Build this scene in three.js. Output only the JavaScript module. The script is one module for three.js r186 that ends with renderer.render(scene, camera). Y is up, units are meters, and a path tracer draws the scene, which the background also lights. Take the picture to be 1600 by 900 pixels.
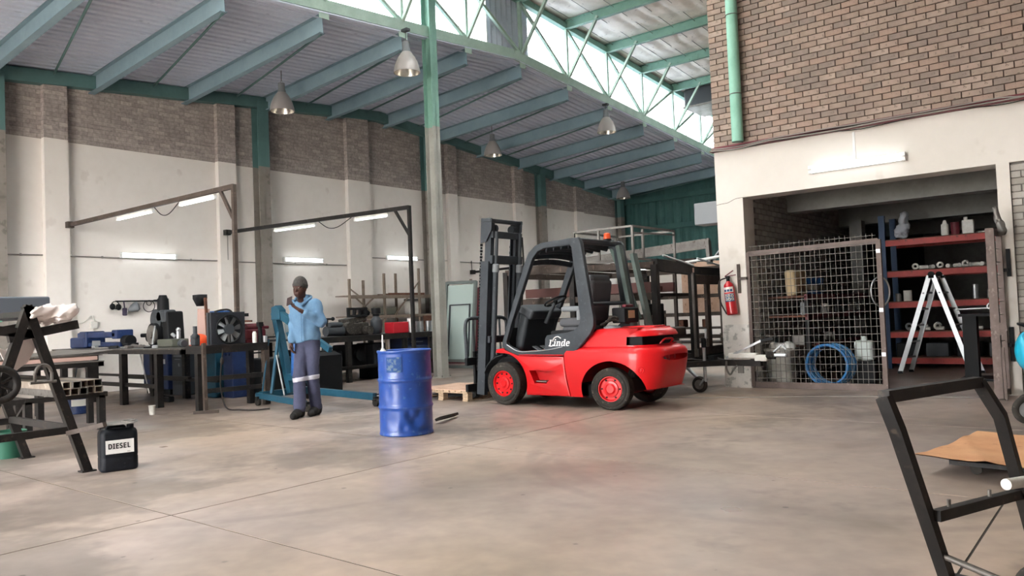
import * as THREE from 'three';
import { mergeGeometries, mergeVertices, toCreasedNormals } from 'three/addons/utils/BufferGeometryUtils.js';
import { RoundedBoxGeometry } from 'three/addons/geometries/RoundedBoxGeometry.js';
import { TextGeometry } from 'three/addons/geometries/TextGeometry.js';
import { FontLoader } from 'three/addons/loaders/FontLoader.js';
import { RectAreaLightUniformsLib } from 'three/addons/lights/RectAreaLightUniformsLib.js';
import { Brush, Evaluator, SUBTRACTION, ADDITION } from 'three-bvh-csg';

// ---------------------------------------------------------------- camera, sky, exposure
const scene = new THREE.Scene();
const renderer = new THREE.WebGLRenderer({ antialias: true });
renderer.toneMapping = THREE.LinearToneMapping;
renderer.toneMappingExposure = 0.97;
renderer.shadowMap.enabled = true;
RectAreaLightUniformsLib.init();
const EYE = 1.23, FOCAL = 1212.158, YAW = -0.68080313, PITCH = 0.03471675, ROLL = -0.03972456;
const fwd = new THREE.Vector3(Math.sin(YAW) * Math.cos(PITCH), Math.sin(PITCH), -Math.cos(YAW) * Math.cos(PITCH));
const rt0 = new THREE.Vector3(Math.cos(YAW), 0, Math.sin(YAW)), up0 = rt0.clone().cross(fwd);
const camRight = rt0.clone().multiplyScalar(Math.cos(ROLL)).addScaledVector(up0, Math.sin(ROLL));
const camUp = rt0.clone().multiplyScalar(-Math.sin(ROLL)).addScaledVector(up0, Math.cos(ROLL));
const camera = new THREE.PerspectiveCamera(2 * Math.atan(450 / FOCAL) * 180 / Math.PI, 16 / 9, 0.05, 200);
camera.position.set(0, EYE, 0);
camera.up.copy(camUp);
camera.lookAt(camera.position.clone().add(fwd));
scene.background = new THREE.Color(1.0, 0.985, 0.97);       // bright overcast sky
scene.backgroundIntensity = 26;

// ---------------------------------------------------------------- helpers
const PI = Math.PI;
let seedNow = 12345;
const rnd = () => { seedNow = (seedNow + 0x6d2b79f5) | 0; let t = Math.imul(seedNow ^ (seedNow >>> 15), 1 | seedNow); t = (t + Math.imul(t ^ (t >>> 7), 61 | t)) ^ t; return ((t ^ (t >>> 14)) >>> 0) / 4294967296; };
const rr = (a, b) => a + (b - a) * rnd();
const v3 = (a) => (a.isVector3 ? a : new THREE.Vector3(a[0], a[1], a[2]));
// a pixel of the photograph as a point on a plane of the room
const pixelRay = (px, py) => fwd.clone().addScaledVector(camRight, (px - 800) / FOCAL).addScaledVector(camUp, -(py - 450) / FOCAL);
const onPlane = (px, py, axis, value) => { const d = pixelRay(px, py), t = (value - [0, EYE, 0][axis]) / d.getComponent(axis); return [d.x * t, EYE + d.y * t, d.z * t]; };
const onX = (px, py, x) => onPlane(px, py, 0, x), onY = (px, py, y = 0) => onPlane(px, py, 1, y), onZ = (px, py, z) => onPlane(px, py, 2, z);

const place = (g, x = 0, y = 0, z = 0, rx = 0, ry = 0, rz = 0) => {
  if (rx || ry || rz) g.applyMatrix4(new THREE.Matrix4().makeRotationFromEuler(new THREE.Euler(rx, ry, rz)));
  if (x || y || z) g.translate(x, y, z);
  return g;
};
const box = (w, h, d, x, y, z, rx, ry, rz) => place(new THREE.BoxGeometry(w, h, d), x, y, z, rx, ry, rz);
const span = (x0, x1, y0, y1, z0, z1) => box(Math.abs(x1 - x0), Math.abs(y1 - y0), Math.abs(z1 - z0), (x0 + x1) / 2, (y0 + y1) / 2, (z0 + z1) / 2);
const rbox = (w, h, d, r, x, y, z, rx, ry, rz) => place(new RoundedBoxGeometry(w, h, d, 2, Math.min(r, w / 2.01, h / 2.01, d / 2.01)), x, y, z, rx, ry, rz);
const cyl = (r1, r2, h, x, y, z, seg = 20, rx, ry, rz) => place(new THREE.CylinderGeometry(r1, r2, h, seg), x, y, z, rx, ry, rz);
const ball = (r, x, y, z, sx = 1, sy = 1, sz = 1, seg = 16) => place(new THREE.SphereGeometry(r, seg, Math.ceil(seg * 0.7)).scale(sx, sy, sz), x, y, z);
const torus = (R, r, x, y, z, rx, ry, rz, seg = 32, arc = PI * 2) => place(new THREE.TorusGeometry(R, r, 10, seg, arc), x, y, z, rx, ry, rz);
const lathe = (pts, seg = 32, x, y, z, rx, ry, rz) => place(new THREE.LatheGeometry(pts.map((p) => new THREE.Vector2(p[0], p[1])), seg), x, y, z, rx, ry, rz);
function bar(a, b, w, h = w, roll = 0) {                 // a straight rectangular bar between two points
  a = v3(a); b = v3(b);
  const d = b.clone().sub(a), len = d.length(); d.normalize();
  let up = Math.abs(d.y) > 0.98 ? new THREE.Vector3(0, 0, 1) : new THREE.Vector3(0, 1, 0);
  const side = new THREE.Vector3().crossVectors(up, d).normalize(); up = new THREE.Vector3().crossVectors(d, side);
  const g = new THREE.BoxGeometry(w, h, len);
  if (roll) g.rotateZ(roll);
  g.applyMatrix4(new THREE.Matrix4().makeBasis(side, up, d).setPosition(a.clone().add(b).multiplyScalar(0.5)));
  return g;
}
function rod(a, b, r, r2 = r, seg = 10) {
  a = v3(a); b = v3(b);
  const d = b.clone().sub(a), g = new THREE.CylinderGeometry(r2, r, d.length(), seg);
  g.applyQuaternion(new THREE.Quaternion().setFromUnitVectors(new THREE.Vector3(0, 1, 0), d.clone().normalize()));
  return g.translate((a.x + b.x) / 2, (a.y + b.y) / 2, (a.z + b.z) / 2);
}
const rods = (pts, r, seg = 8) => { const o = []; for (let i = 0; i + 1 < pts.length; i++) { o.push(rod(pts[i], pts[i + 1], r, r, seg)); if (i) { const p = v3(pts[i]); o.push(ball(r, p.x, p.y, p.z, 1, 1, 1, seg)); } } return merge(o); };
const hose = (pts, r, n = 40, seg = 7, closed = false) => new THREE.TubeGeometry(new THREE.CatmullRomCurve3(pts.map(v3), closed), n, r, seg, closed);
function squareTube(pts, w, side) {                       // square section swept along a bent path, one face kept along side
  pts = pts.map(v3); const s = v3(side).clone().normalize();
  return crease(loft(pts.map((p, i) => {
    const a = i ? p.clone().sub(pts[i - 1]).normalize() : null, b = i + 1 < pts.length ? pts[i + 1].clone().sub(p).normalize() : null, t = a && b ? a.clone().add(b).normalize() : (a ?? b);
    const n = new THREE.Vector3().crossVectors(s, t).normalize(), k = a && b ? 1 / Math.max(0.5, a.dot(t)) : 1, q = new THREE.Vector3().crossVectors(t, n).normalize();
    return [[-1, -1], [1, -1], [1, 1], [-1, 1]].map(([x, y]) => p.clone().addScaledVector(q, x * w / 2).addScaledVector(n, y * w / 2 * k).toArray());
  })), 30);
}
function poly(pts, depth, bevel = 0, holes = []) {        // polygon in xy, extruded along z from 0 to depth
  const s = new THREE.Shape(pts.map((p) => new THREE.Vector2(p[0], p[1])));
  for (const h of holes) s.holes.push(new THREE.Path(h.map((p) => new THREE.Vector2(p[0], p[1]))));
  return new THREE.ExtrudeGeometry(s, { depth: depth - 2 * bevel, bevelEnabled: bevel > 0, bevelSize: bevel, bevelThickness: bevel, bevelOffset: -bevel, bevelSegments: 2, curveSegments: 8 }).translate(0, 0, bevel);
}
function smoothPts(pts, n = 6, closed = true) {
  const c = new THREE.CatmullRomCurve3(pts.map((p) => new THREE.Vector3(p[0], p[1], 0)), closed, 'catmullrom', 0.5);
  return c.getPoints(pts.length * n).slice(0, closed ? -1 : undefined).map((p) => [p.x, p.y]);
}
function loft(rings, capped = true) {                    // rings: arrays of [x, y, z], the same count in each
  const n = rings[0].length, P = [], I = [];
  for (const r of rings) for (const p of r) P.push(...p);
  for (let k = 0; k + 1 < rings.length; k++) for (let i = 0; i < n; i++) { const a = k * n + i, b = k * n + (i + 1) % n, c = a + n, d = b + n; I.push(a, b, d, a, d, c); }
  if (capped) for (const [k, f] of [[0, 1], [rings.length - 1, 0]]) {
    const m = [0, 0, 0]; for (const p of rings[k]) for (let j = 0; j < 3; j++) m[j] += p[j] / n;
    const id = P.length / 3; P.push(...m);
    for (let i = 0; i < n; i++) { const a = k * n + i, b = k * n + (i + 1) % n; if (f) I.push(id, b, a); else I.push(id, a, b); }
  }
  const g = new THREE.BufferGeometry();
  g.setAttribute('position', new THREE.Float32BufferAttribute(P, 3)); g.setIndex(I);
  g.setAttribute('uv', new THREE.Float32BufferAttribute(new Float32Array(P.length / 3 * 2), 2));
  g.computeVertexNormals();
  return g;
}
const crease = (g, deg = 40) => toCreasedNormals(g.index ? g.toNonIndexed() : g, deg * PI / 180);
function boxUV(g) {                                       // uv in metres, by the way each face points
  const p = g.attributes.position, n = g.attributes.normal, uv = new Float32Array(p.count * 2);
  for (let i = 0; i < p.count; i += 3) {
    let ax = 0, ay = 0, az = 0;
    for (let j = 0; j < 3; j++) { ax += Math.abs(n.getX(i + j)); ay += Math.abs(n.getY(i + j)); az += Math.abs(n.getZ(i + j)); }
    for (let j = i; j < i + 3; j++) {
      const x = p.getX(j), y = p.getY(j), z = p.getZ(j);
      uv[2 * j] = ay >= ax && ay >= az ? x : ax >= az ? z : x; uv[2 * j + 1] = ay >= ax && ay >= az ? z : y;
    }
  }
  g.setAttribute('uv', new THREE.BufferAttribute(uv, 2));
  return g;
}
function merge(list) {
  list = [list].flat(3);
  const flat = list.map((g) => { const o = g.index ? g.toNonIndexed() : g; for (const k of Object.keys(o.attributes)) if (!['position', 'normal', 'uv'].includes(k)) o.deleteAttribute(k); if (!o.attributes.normal) o.computeVertexNormals(); if (!o.attributes.uv) o.setAttribute('uv', new THREE.BufferAttribute(new Float32Array(o.attributes.position.count * 2), 2)); o.morphAttributes = {}; return o; });
  return flat.length === 1 ? flat[0] : mergeGeometries(flat, false);
}
const taken = {}, baseOf = new Map();
const numbered = (name) => { const n = taken[name] = (taken[name] ?? -1) + 1; return n ? name + '_' + String(n).padStart(3, '0') : name; };
function tag(o, label, category, group) { o.userData.label = label; o.userData.category = category; if (group) o.userData.group = group; return o; }
// a thing: a Group at its base; parts given in room coordinates are moved under it
function thing(name, label, category, base = [0, 0, 0], turn = 0, group) {
  const o = new THREE.Group(); o.name = numbered(name); o.position.set(...base); o.rotation.y = turn; scene.add(o);
  return tag(o, label, category, group);
}
const room = (o) => { baseOf.set(o, o.position.clone()); return o; };   // the thing's parts are written in room coordinates
function part(parent, name, geoms, material, opt = {}) {
  let g = merge(geoms);
  let root = parent; while (root && !baseOf.has(root)) root = root.parent === scene ? null : root.parent;
  if (root) { g = g.clone(); const b = baseOf.get(root); g.translate(-b.x, -b.y, -b.z); }
  if (!opt.uv) boxUV(g);
  const m = new THREE.Mesh(g, material); m.name = name; m.castShadow = m.receiveShadow = true;
  if (opt.label) m.userData.label = opt.label;
  if (opt.kind) m.userData.kind = opt.kind;
  parent.add(m); return m;
}
function single(name, label, category, geoms, material, group, opt = {}) {   // a thing that is one mesh, in room coordinates
  const g = merge(geoms); g.computeBoundingBox(); const b = g.boundingBox, c = [(b.min.x + b.max.x) / 2, b.min.y, (b.min.z + b.max.z) / 2];
  if (!opt.uv) boxUV(g);
  g.translate(-c[0], -c[1], -c[2]);
  const m = new THREE.Mesh(g, material); m.name = numbered(name); m.position.set(...c); m.castShadow = m.receiveShadow = true; scene.add(m);
  return tag(m, label, category, group);
}
function structure(name, geoms, material, label, opt = {}) {
  const g = merge(geoms); if (!opt.uv) boxUV(g);
  const m = new THREE.Mesh(g, material); m.name = name; m.castShadow = m.receiveShadow = true; m.userData.kind = 'structure'; m.userData.label = label; m.userData.category = opt.category ?? name.split('_')[0];
  scene.add(m); return m;
}
function structureGroup(name, label, category) { const o = new THREE.Group(); o.name = name; o.userData = { kind: 'structure', label, category: category ?? name.split('_')[0] }; scene.add(o); return o; }
function copy(o, pos, turn, label, group) {
  const c = o.clone(); c.name = numbered(o.name.replace(/_\d{3}$/, '')); c.userData = { ...o.userData }; scene.add(c);
  if (pos) c.position.set(...pos); if (turn !== undefined) c.rotation.y = turn; if (label) c.userData.label = label; if (group) c.userData.group = group;
  return c;
}
const evaluator = new Evaluator(); evaluator.useGroups = false; evaluator.attributes = ['position', 'normal', 'uv'];
function csg(a, list, op = SUBTRACTION) {
  const prep = (g) => { g = merge(g); const b = new Brush(g); b.updateMatrixWorld(); return b; };
  let r = prep(a);
  for (const g of [list].flat()) { r = evaluator.evaluate(r, prep(g), op); r.updateMatrixWorld(); }
  return r.geometry;
}

// ---------------------------------------------------------------- noise and textures
const hash2 = (x, y, s) => { let h = Math.imul(x, 374761393) ^ Math.imul(y, 668265263) ^ Math.imul(s, 974634777); h = Math.imul(h ^ (h >>> 13), 1274126177); return ((h ^ (h >>> 16)) >>> 0) / 4294967296; };
const TABLE = new Float32Array(65536); for (let i = 0; i < 65536; i++) TABLE[i] = hash2(i & 255, i >> 8, 1);
function vnoise(x, y, period, s) {                        // tileable value noise
  let xi = Math.floor(x), yi = Math.floor(y);
  const fx = x - xi, fy = y - yi, u = fx * fx * (3 - 2 * fx), w = fy * fy * (3 - 2 * fy);
  xi %= period; if (xi < 0) xi += period; yi %= period; if (yi < 0) yi += period;
  const x1 = xi + 1 === period ? 0 : xi + 1, y1 = yi + 1 === period ? 0 : yi + 1, ox = s * 57, oy = s * 131;
  const r0 = ((yi + oy) & 255) << 8, r1 = ((y1 + oy) & 255) << 8, c0 = (xi + ox) & 255, c1 = (x1 + ox) & 255;
  const a = TABLE[r0 | c0], b = TABLE[r0 | c1], c = TABLE[r1 | c0], d = TABLE[r1 | c1];
  return a + (b - a) * u + (c - a) * w + (a - b - c + d) * u * w;
}
const fbm = (u, v, freq, oct, s) => { let t = 0, a = 0.5, n = 0; for (let i = 0; i < oct; i++) { t += a * vnoise(u * freq, v * freq, freq, s + i); n += a; a *= 0.55; freq *= 2; } return t / n; };
const clamp255 = (x) => (x < 0 ? 0 : x > 255 ? 255 : x);
function texture(size, fn, metres, color = true) {        // fn(u, v) -> [r, g, b] 0..255 in sRGB (or a grey number)
  const data = new Uint8Array(size * size * 4);
  for (let j = 0; j < size; j++) for (let i = 0; i < size; i++) {
    const c = fn(i / size, j / size), k = (j * size + i) * 4;
    if (typeof c === 'number') data[k] = data[k + 1] = data[k + 2] = clamp255(c); else { data[k] = clamp255(c[0]); data[k + 1] = clamp255(c[1]); data[k + 2] = clamp255(c[2]); }
    data[k + 3] = 255;
  }
  const t = new THREE.DataTexture(data, size, size, THREE.RGBAFormat);
  t.wrapS = t.wrapT = THREE.RepeatWrapping; t.magFilter = THREE.LinearFilter; t.minFilter = THREE.LinearMipmapLinearFilter; t.generateMipmaps = true;
  if (color) t.colorSpace = THREE.SRGBColorSpace;
  t.repeat.set(1 / metres, 1 / metres); t.needsUpdate = true;
  return t;
}
function canvasTexture(w, h, draw) {
  const c = document.createElement('canvas'); c.width = w; c.height = h; draw(c.getContext('2d'), w, h);
  const t = new THREE.CanvasTexture(c); t.colorSpace = THREE.SRGBColorSpace; t.anisotropy = 4; return t;
}
const hex = (h) => [(h >> 16) & 255, (h >> 8) & 255, h & 255];
// a painted or raw surface with blotches and specks of matter: two tones and a third for marks
function blotch(h1, h2, metres = 1, size = 256, s = 1, marks = 0, h3 = 0x000000) {
  const a = hex(h1), b = hex(h2), c = hex(h3);
  return texture(size, (u, v) => {
    const t = fbm(u, v, 4, 5, s), f = fbm(u, v, 32, 3, s + 20), k = Math.min(1, Math.max(0, (t - 0.5) * 2.2 + 0.5 + (f - 0.5) * 0.7));
    const mk = marks ? Math.max(0, Math.min(1, (fbm(u, v, 12, 4, s + 40) - (1 - marks)) * 9)) : 0;
    return [(a[0] + (b[0] - a[0]) * k) * (1 - mk) + c[0] * mk, (a[1] + (b[1] - a[1]) * k) * (1 - mk) + c[1] * mk, (a[2] + (b[2] - a[2]) * k) * (1 - mk) + c[2] * mk];
  }, metres);
}
const std = (o) => new THREE.MeshPhysicalMaterial({ roughness: 0.6, metalness: 0, specularIntensity: 0.6, ...o });
const phys = (o) => new THREE.MeshPhysicalMaterial({ roughness: 0.5, metalness: 0, ...o });
// ---------------------------------------------------------------- materials
const near = (x, z, cx, cz, r, w) => { const d = Math.abs(Math.sqrt((x - cx) * (x - cx) + (z - cz) * (z - cz)) - r) / w; return d < 1 ? (1 - d * d) : 0; };
const TILE = 16, tyreArcs = [[-3.9, -8.3, 1.55], [-3.9, -8.3, 1.78], [-2.2, -6.6, 2.1], [-2.2, -6.6, 2.34], [-7.0, -4.6, 3.1]];
const floorMarks = [];
for (let i = 0; i < 260; i++) floorMarks.push([rr(-13, 1), rr(-15, -1), rr(0.004, 0.02), rr(0.3, 0.9)]);
const none = [], cell = []; for (const m of floorMarks) { const k = (Math.floor(m[0]) + 40) * 100 + Math.floor(m[1]) + 40; (cell[k] ??= []).push(m); }
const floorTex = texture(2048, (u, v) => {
  const x = u * TILE - (u > 0.1 ? TILE : 0), z = v * TILE - TILE;      // the tile that holds the open floor
  const big = fbm(u, v, 5, 4, 3), mid = fbm(u, v, 24, 4, 11), fine = fbm(u, v, 160, 3, 31), streak = fbm(u * 1.0, v, 9, 5, 57);
  let k = 1 + (big - 0.5) * 0.22 + (mid - 0.5) * 0.2 + (fine - 0.5) * 0.14;
  const smear = Math.max(0, (fbm(u + 0.08 * mid, v, 14, 4, 77) - 0.56) * 5); k *= 1 - 0.13 * Math.min(1, smear);
  const film = Math.max(0, (streak - 0.6) * 6); k *= 1 - 0.1 * Math.min(1, film);
  let tyre = 0; for (const [cx, cz, r] of tyreArcs) tyre = Math.max(tyre, near(x, z, cx, cz, r, 0.07));
  k *= 1 - tyre * 0.09 * Math.max(0, Math.min(1, (mid - 0.35) * 4));
  let spot = 0; for (const m of cell[(Math.floor(x) + 40) * 100 + Math.floor(z) + 40] ?? none) { const d = Math.hypot(x - m[0], (z - m[1])) / m[2]; if (d < 1.2) spot = Math.max(spot, (d < 0.8 ? 1 : (1.2 - d) / 0.4) * m[3]); }
  k = k * (1 - spot * 0.45);
  const gt = (x < -8.2 ? 0.44 : x < -5.6 ? 0.53 : 0.6) + (fine - 0.5) * 0.12, gn = fbm(u + 0.03 * mid, v, 11, 6, 131), grimeShade = Math.max(0, Math.min(1, (gn - gt) * 8));   // oily dirt patches, made denser towards the benches to paint in the light falloff
  k *= 1 - 0.17 * grimeShade;
  const warm = (fbm(u, v, 7, 3, 91) - 0.5) * 14;
  return [(151 + warm) * k, (135 + warm * 0.3) * k, (124 - warm) * k];
}, TILE);
const floorRough = texture(512, (u, v) => 118 + (fbm(u, v, 8, 5, 5) - 0.5) * 130, 8, false);
const M = {
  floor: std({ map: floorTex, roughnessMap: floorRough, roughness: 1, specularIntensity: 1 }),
  joint: std({ color: 0x3d3733, roughness: 0.9 }),
  wall: std({ map: blotch(0xebe5df, 0xe4ddd6, 4, 512, 7, 0.3, 0xddd5ce), roughness: 0.85 }),
  plaster: std({ map: blotch(0xdcd6cf, 0xd5cfc7, 4, 512, 9, 0.3, 0xccc5bc), roughness: 0.85 }),
  pillarBase: std({ map: blotch(0xe2ddd7, 0xd0ccc6, 0.8, 256, 15, 0.42, 0xaeaba6), roughness: 0.85 }),
  concreteGrey: std({ map: blotch(0x9b9b97, 0x878783, 2, 256, 19), roughness: 0.9 }),
  wallBrick: std({ map: texture(512, (u, v) => {
    const row = Math.floor(v * 28), along = u * 10.35 + (row % 2) * 0.5, bu = along - Math.floor(along), bv = v * 28 - row;
    const j = bu < 0.045 || bv < 0.13 ? 1 : 0, t = hash2(Math.floor(along) % 10, row, 5), n = fbm(u, v, 64, 3, 8);
    const base = [150 + t * 26, 141 + t * 24, 137 + t * 22]; const f = (0.86 + n * 0.28) * (j ? 0.88 : 1);
    return base.map((c) => c * f);
  }, 2.408), roughness: 0.95 }),
  green: std({ map: blotch(0x7fa698, 0x73998b, 1.5, 256, 23, 0.3, 0x688c7e), roughness: 0.5 }),
  wallColumn: std({ map: blotch(0x8f8881, 0x827b74, 1.5, 256, 28, 0.3, 0x746d66), roughness: 0.6 }),
  greenDark: std({ map: blotch(0x5c7d7c, 0x547372, 2, 256, 24), roughness: 0.6 }),
  purlin: std({ map: blotch(0x879ea8, 0x7d949f, 2, 256, 26), roughness: 0.6 }),
  columnGrey: std({ map: blotch(0xa1a099, 0x94928b, 1.5, 256, 25, 0.3, 0x827d75), roughness: 0.6 }),
  greenPale: std({ map: blotch(0xaec3b8, 0x9db3a7, 1, 128, 27), roughness: 0.5 }),
  sheet: std({ map: blotch(0xd6dcea, 0xc9d0e0, 2, 256, 29, 0.3, 0xb4bccd), roughness: 0.45 }),
  sheetGreen: std({ map: blotch(0x426a67, 0x3b605d, 2, 256, 33), roughness: 0.6 }),
  foil: std({ map: blotch(0xf2ebe2, 0xe4ddd4, 1.2, 512, 35, 0.3, 0xc9c1b8), roughness: 0.5 }),
  red: phys({ color: 0xcc0f17, roughness: 0.4, specularIntensity: 0.6, clearcoat: 0.25, clearcoatRoughness: 0.12 }),
  blackSteel: std({ map: blotch(0x232222, 0x2f2c2a, 0.6, 256, 41, 0.3, 0x423b35), roughness: 0.5, specularIntensity: 0.35 }),
  brownSteel: std({ map: blotch(0x544b46, 0x463c36, 0.6, 256, 43, 0.3, 0x665950), roughness: 0.55, specularIntensity: 0.4 }),
  greySteel: std({ map: blotch(0x7f7c78, 0x6b6763, 0.6, 256, 45, 0.3, 0x544c46), roughness: 0.45, metalness: 0.5 }),
  galv: std({ map: blotch(0xb7b9ba, 0xa2a5a7, 0.3, 256, 47), roughness: 0.38, metalness: 0.75 }),
  alu: std({ color: 0xb4b7ba, roughness: 0.4, metalness: 0.6 }),
  chrome: std({ color: 0xdddddd, roughness: 0.15, metalness: 1 }),
  dark: std({ color: 0x17181a, roughness: 0.6, specularIntensity: 0.35 }),
  darkGrey: std({ color: 0x3b3f43, roughness: 0.55 }),
  midGrey: std({ color: 0x787c80, roughness: 0.6 }),
  cab: std({ map: blotch(0x3c4146, 0x34393e, 0.8, 256, 49, 0.28, 0x4a4e52), roughness: 0.6 }),
  rubber: std({ map: blotch(0x2b2927, 0x3a3632, 0.4, 256, 51, 0.35, 0x57514b), roughness: 0.85, specularIntensity: 0.4 }),
  seat: std({ color: 0x55565a, roughness: 0.8 }),
  white: std({ color: 0xe8e8e6, roughness: 0.5 }),
  offWhite: std({ map: blotch(0xdedcd6, 0xcac7c0, 0.5, 128, 53), roughness: 0.55 }),
  navy: std({ map: blotch(0x23355e, 0x1d2b4d, 0.8, 256, 55, 0.3, 0x33415f), roughness: 0.45 }),
  blue: std({ map: blotch(0x2b5c9c, 0x244f88, 0.6, 256, 57, 0.28, 0x44699a), roughness: 0.4 }),
  craneBlue: std({ map: blotch(0x235368, 0x1e495d, 0.6, 256, 59, 0.3, 0x335a68), roughness: 0.45 }),
  teal: phys({ color: 0x149dbb, roughness: 0.35, clearcoat: 0.4 }),
  maroon: std({ map: blotch(0x6b2a33, 0x5d242c, 0.8, 128, 61), roughness: 0.5 }),
  rackRed: std({ map: blotch(0xb03a34, 0x9a322d, 0.8, 128, 63, 0.3, 0x74332e), roughness: 0.5 }),
  rackBlue: std({ color: 0x2b4768, roughness: 0.5 }),
  wood: std({ map: texture(256, (u, v) => { const g = fbm(u * 1, v, 3, 2, 9), l = Math.sin((v * 40 + g * 9) * 3) * 0.5 + 0.5, n = fbm(u, v, 50, 2, 4); const k = 0.84 + l * 0.1 + (n - 0.5) * 0.25; return [196 * k, 172 * k, 145 * k]; }, 0.8), roughness: 0.8 }),
  ply: std({ map: blotch(0xc7a894, 0xb79680, 0.5, 256, 65, 0.3, 0x9d7d68), roughness: 0.75 }),
  cardboard: std({ map: blotch(0xcf9d74, 0xc49069, 0.9, 256, 67, 0.26, 0xae7a56), roughness: 0.85 }),
  bag: std({ map: blotch(0xbda786, 0xae9876, 0.5, 128, 69), roughness: 0.85 }),
  rust: std({ map: blotch(0x6b4636, 0x54372c, 0.5, 128, 71, 0.3, 0x3d2b25), roughness: 0.8 }),
  glassPane: phys({ color: 0xdfeae6, transmission: 1, roughness: 0.05, thickness: 0 }),
  brass: std({ color: 0xb79a5a, roughness: 0.4, metalness: 0.7 }),
  orange: std({ color: 0xe0562c, roughness: 0.45 }),
  pink: std({ color: 0xb8998f, roughness: 0.7 }),
  mint: std({ color: 0x7fd1b2, roughness: 0.5 }),
  greenBucket: std({ color: 0x2f604e, roughness: 0.45 }),
  cable: std({ color: 0x2a2523, roughness: 0.6 }),
  cableGrey: std({ color: 0x8a8580, roughness: 0.6 }),
};
const tubeGlow = new THREE.MeshStandardMaterial({ color: 0xffffff, emissive: 0xf2fbff, emissiveIntensity: 6, roughness: 0.4 });

// ---------------------------------------------------------------- the building: heights that follow the roof's fall from its ridge
const RIDGE = -14.4, FAR = -27.5, REAR = 5.5, WEST = -16.32, GIRDER = -11.4, EAST = 5.5, STORE = -11.25;
const fall = (z) => Math.abs(z - RIDGE);
const eaveY = (z) => 6.75 - 0.085 * fall(z), lowDeck = (z, x = GIRDER) => 7.30 - 0.08 * fall(z) - 0.062 * (GIRDER - x), sillY = (z) => 7.56 - 0.077 * fall(z), headY = (z) => 8.84 - 0.08 * fall(z), highDeck = (z) => 9.14 - 0.08 * fall(z);

// floor: cast slabs with open joints between them
const floor = structureGroup('floor', 'worn beige concrete workshop floor cast in large slabs', 'floor');
part(floor, 'joint_filler', span(WEST - 0.3, EAST + 0.3, -0.2, -0.003, FAR - 0.3, REAR + 0.3), M.joint);
const slabX = [-16.32, -13.72, -9.38, -5.04, -0.7, 3.64, 5.5], slabZ = [5.5, 3.28, 0.36, -2.56, -5.48, -8.4, -11.32, -14.24, -17.16, -20.08, -23.0, -25.9, -27.5];
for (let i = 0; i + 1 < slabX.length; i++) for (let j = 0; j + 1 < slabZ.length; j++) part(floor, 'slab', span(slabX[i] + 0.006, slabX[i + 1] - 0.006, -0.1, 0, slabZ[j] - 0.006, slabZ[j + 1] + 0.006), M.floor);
structure('yard_ground', span(-60, 60, -0.3, -0.21, -60, 60), std({ color: 0xc9c4bb, roughness: 0.95 }), 'pale concrete yard outside the hall', { category: 'ground' });

// left wall: painted below, bare brick above, brick piers standing out of it
const PAINT = 4.99;
const wallLeft = structureGroup('wall_left', 'long side wall painted off-white below bare grey brown brick', 'wall');
part(wallLeft, 'plaster', span(WEST - 0.23, WEST, 0, PAINT, FAR, REAR), M.wall);
const gable = (x0, x1, y0, fy) => { const s = [[REAR, y0], [FAR, y0], [FAR, fy(FAR)], [RIDGE, fy(RIDGE)], [REAR, fy(REAR)]]; return poly(s.map(([z, y]) => [-z, y]), x1 - x0).rotateY(-PI / 2).scale(-1, 1, 1).translate(x0, 0, 0); };
{
  const s = [[-FAR, PAINT], [-FAR, lowDeck(FAR, WEST)], [-RIDGE, lowDeck(RIDGE, WEST)], [-REAR, lowDeck(REAR, WEST)], [-REAR, PAINT]];
  const g = poly(s, 0.23); g.rotateY(PI / 2);              // local x -> -z, depth -> +x
  part(wallLeft, 'brickwork', g.translate(WEST - 0.23, 0, 0), M.wallBrick, { label: 'bare grey brown brick band' });
  for (const [z0, z1] of [[-1.5, -1.9], [-5.90, -6.33], [-9.52, -9.97], [-13.25, -14.0], [-17.1, -17.5], [-20.35, -20.85], [-24.0, -24.5], [2.2, 1.8]]) {
    part(wallLeft, 'pier', span(WEST, WEST + 0.13, 0, PAINT + 0.01, z0, z1), M.wall);
    part(wallLeft, 'pier_brickwork', span(WEST, WEST + 0.13, PAINT + 0.01, eaveY((z0 + z1) / 2) + 0.1, z0, z1), M.wallBrick);
  }
}
// steel columns against the left wall, green above and grey below
const isec = (x, z, w, d, y0, y1) => [span(x - d / 2, x - d / 2 + 0.014, y0, y1, z - w / 2, z + w / 2), span(x + d / 2 - 0.014, x + d / 2, y0, y1, z - w / 2, z + w / 2), span(x - d / 2, x + d / 2, y0, y1, z - 0.006, z + 0.006)];
function steelColumn(name, label, x, z, w, d, top, split, group, low = M.columnGrey, up = M.green) {
  const o = room(thing(name, label, 'column', [x, 0, z], 0, group)); o.userData.kind = 'structure';
  part(o, 'lower_shaft', isec(x, z, w, d, 0, split), low, { label: 'grey painted lower shaft' });
  part(o, 'upper_shaft', isec(x, z, w, d, split, top), up, { label: 'green painted upper shaft' });
  part(o, 'base_plate', span(x - d / 2 - 0.04, x + d / 2 + 0.04, 0, 0.018, z - w / 2 - 0.04, z + w / 2 + 0.04), M.columnGrey);
  for (const sx of [-1, 1]) for (const sz of [-1, 1]) part(o, 'bolt', cyl(0.014, 0.014, 0.05, x + sx * (d / 2 + 0.02), 0.03, z + sz * (w / 2 + 0.02), 6), M.greySteel);
  return o;
}
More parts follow.
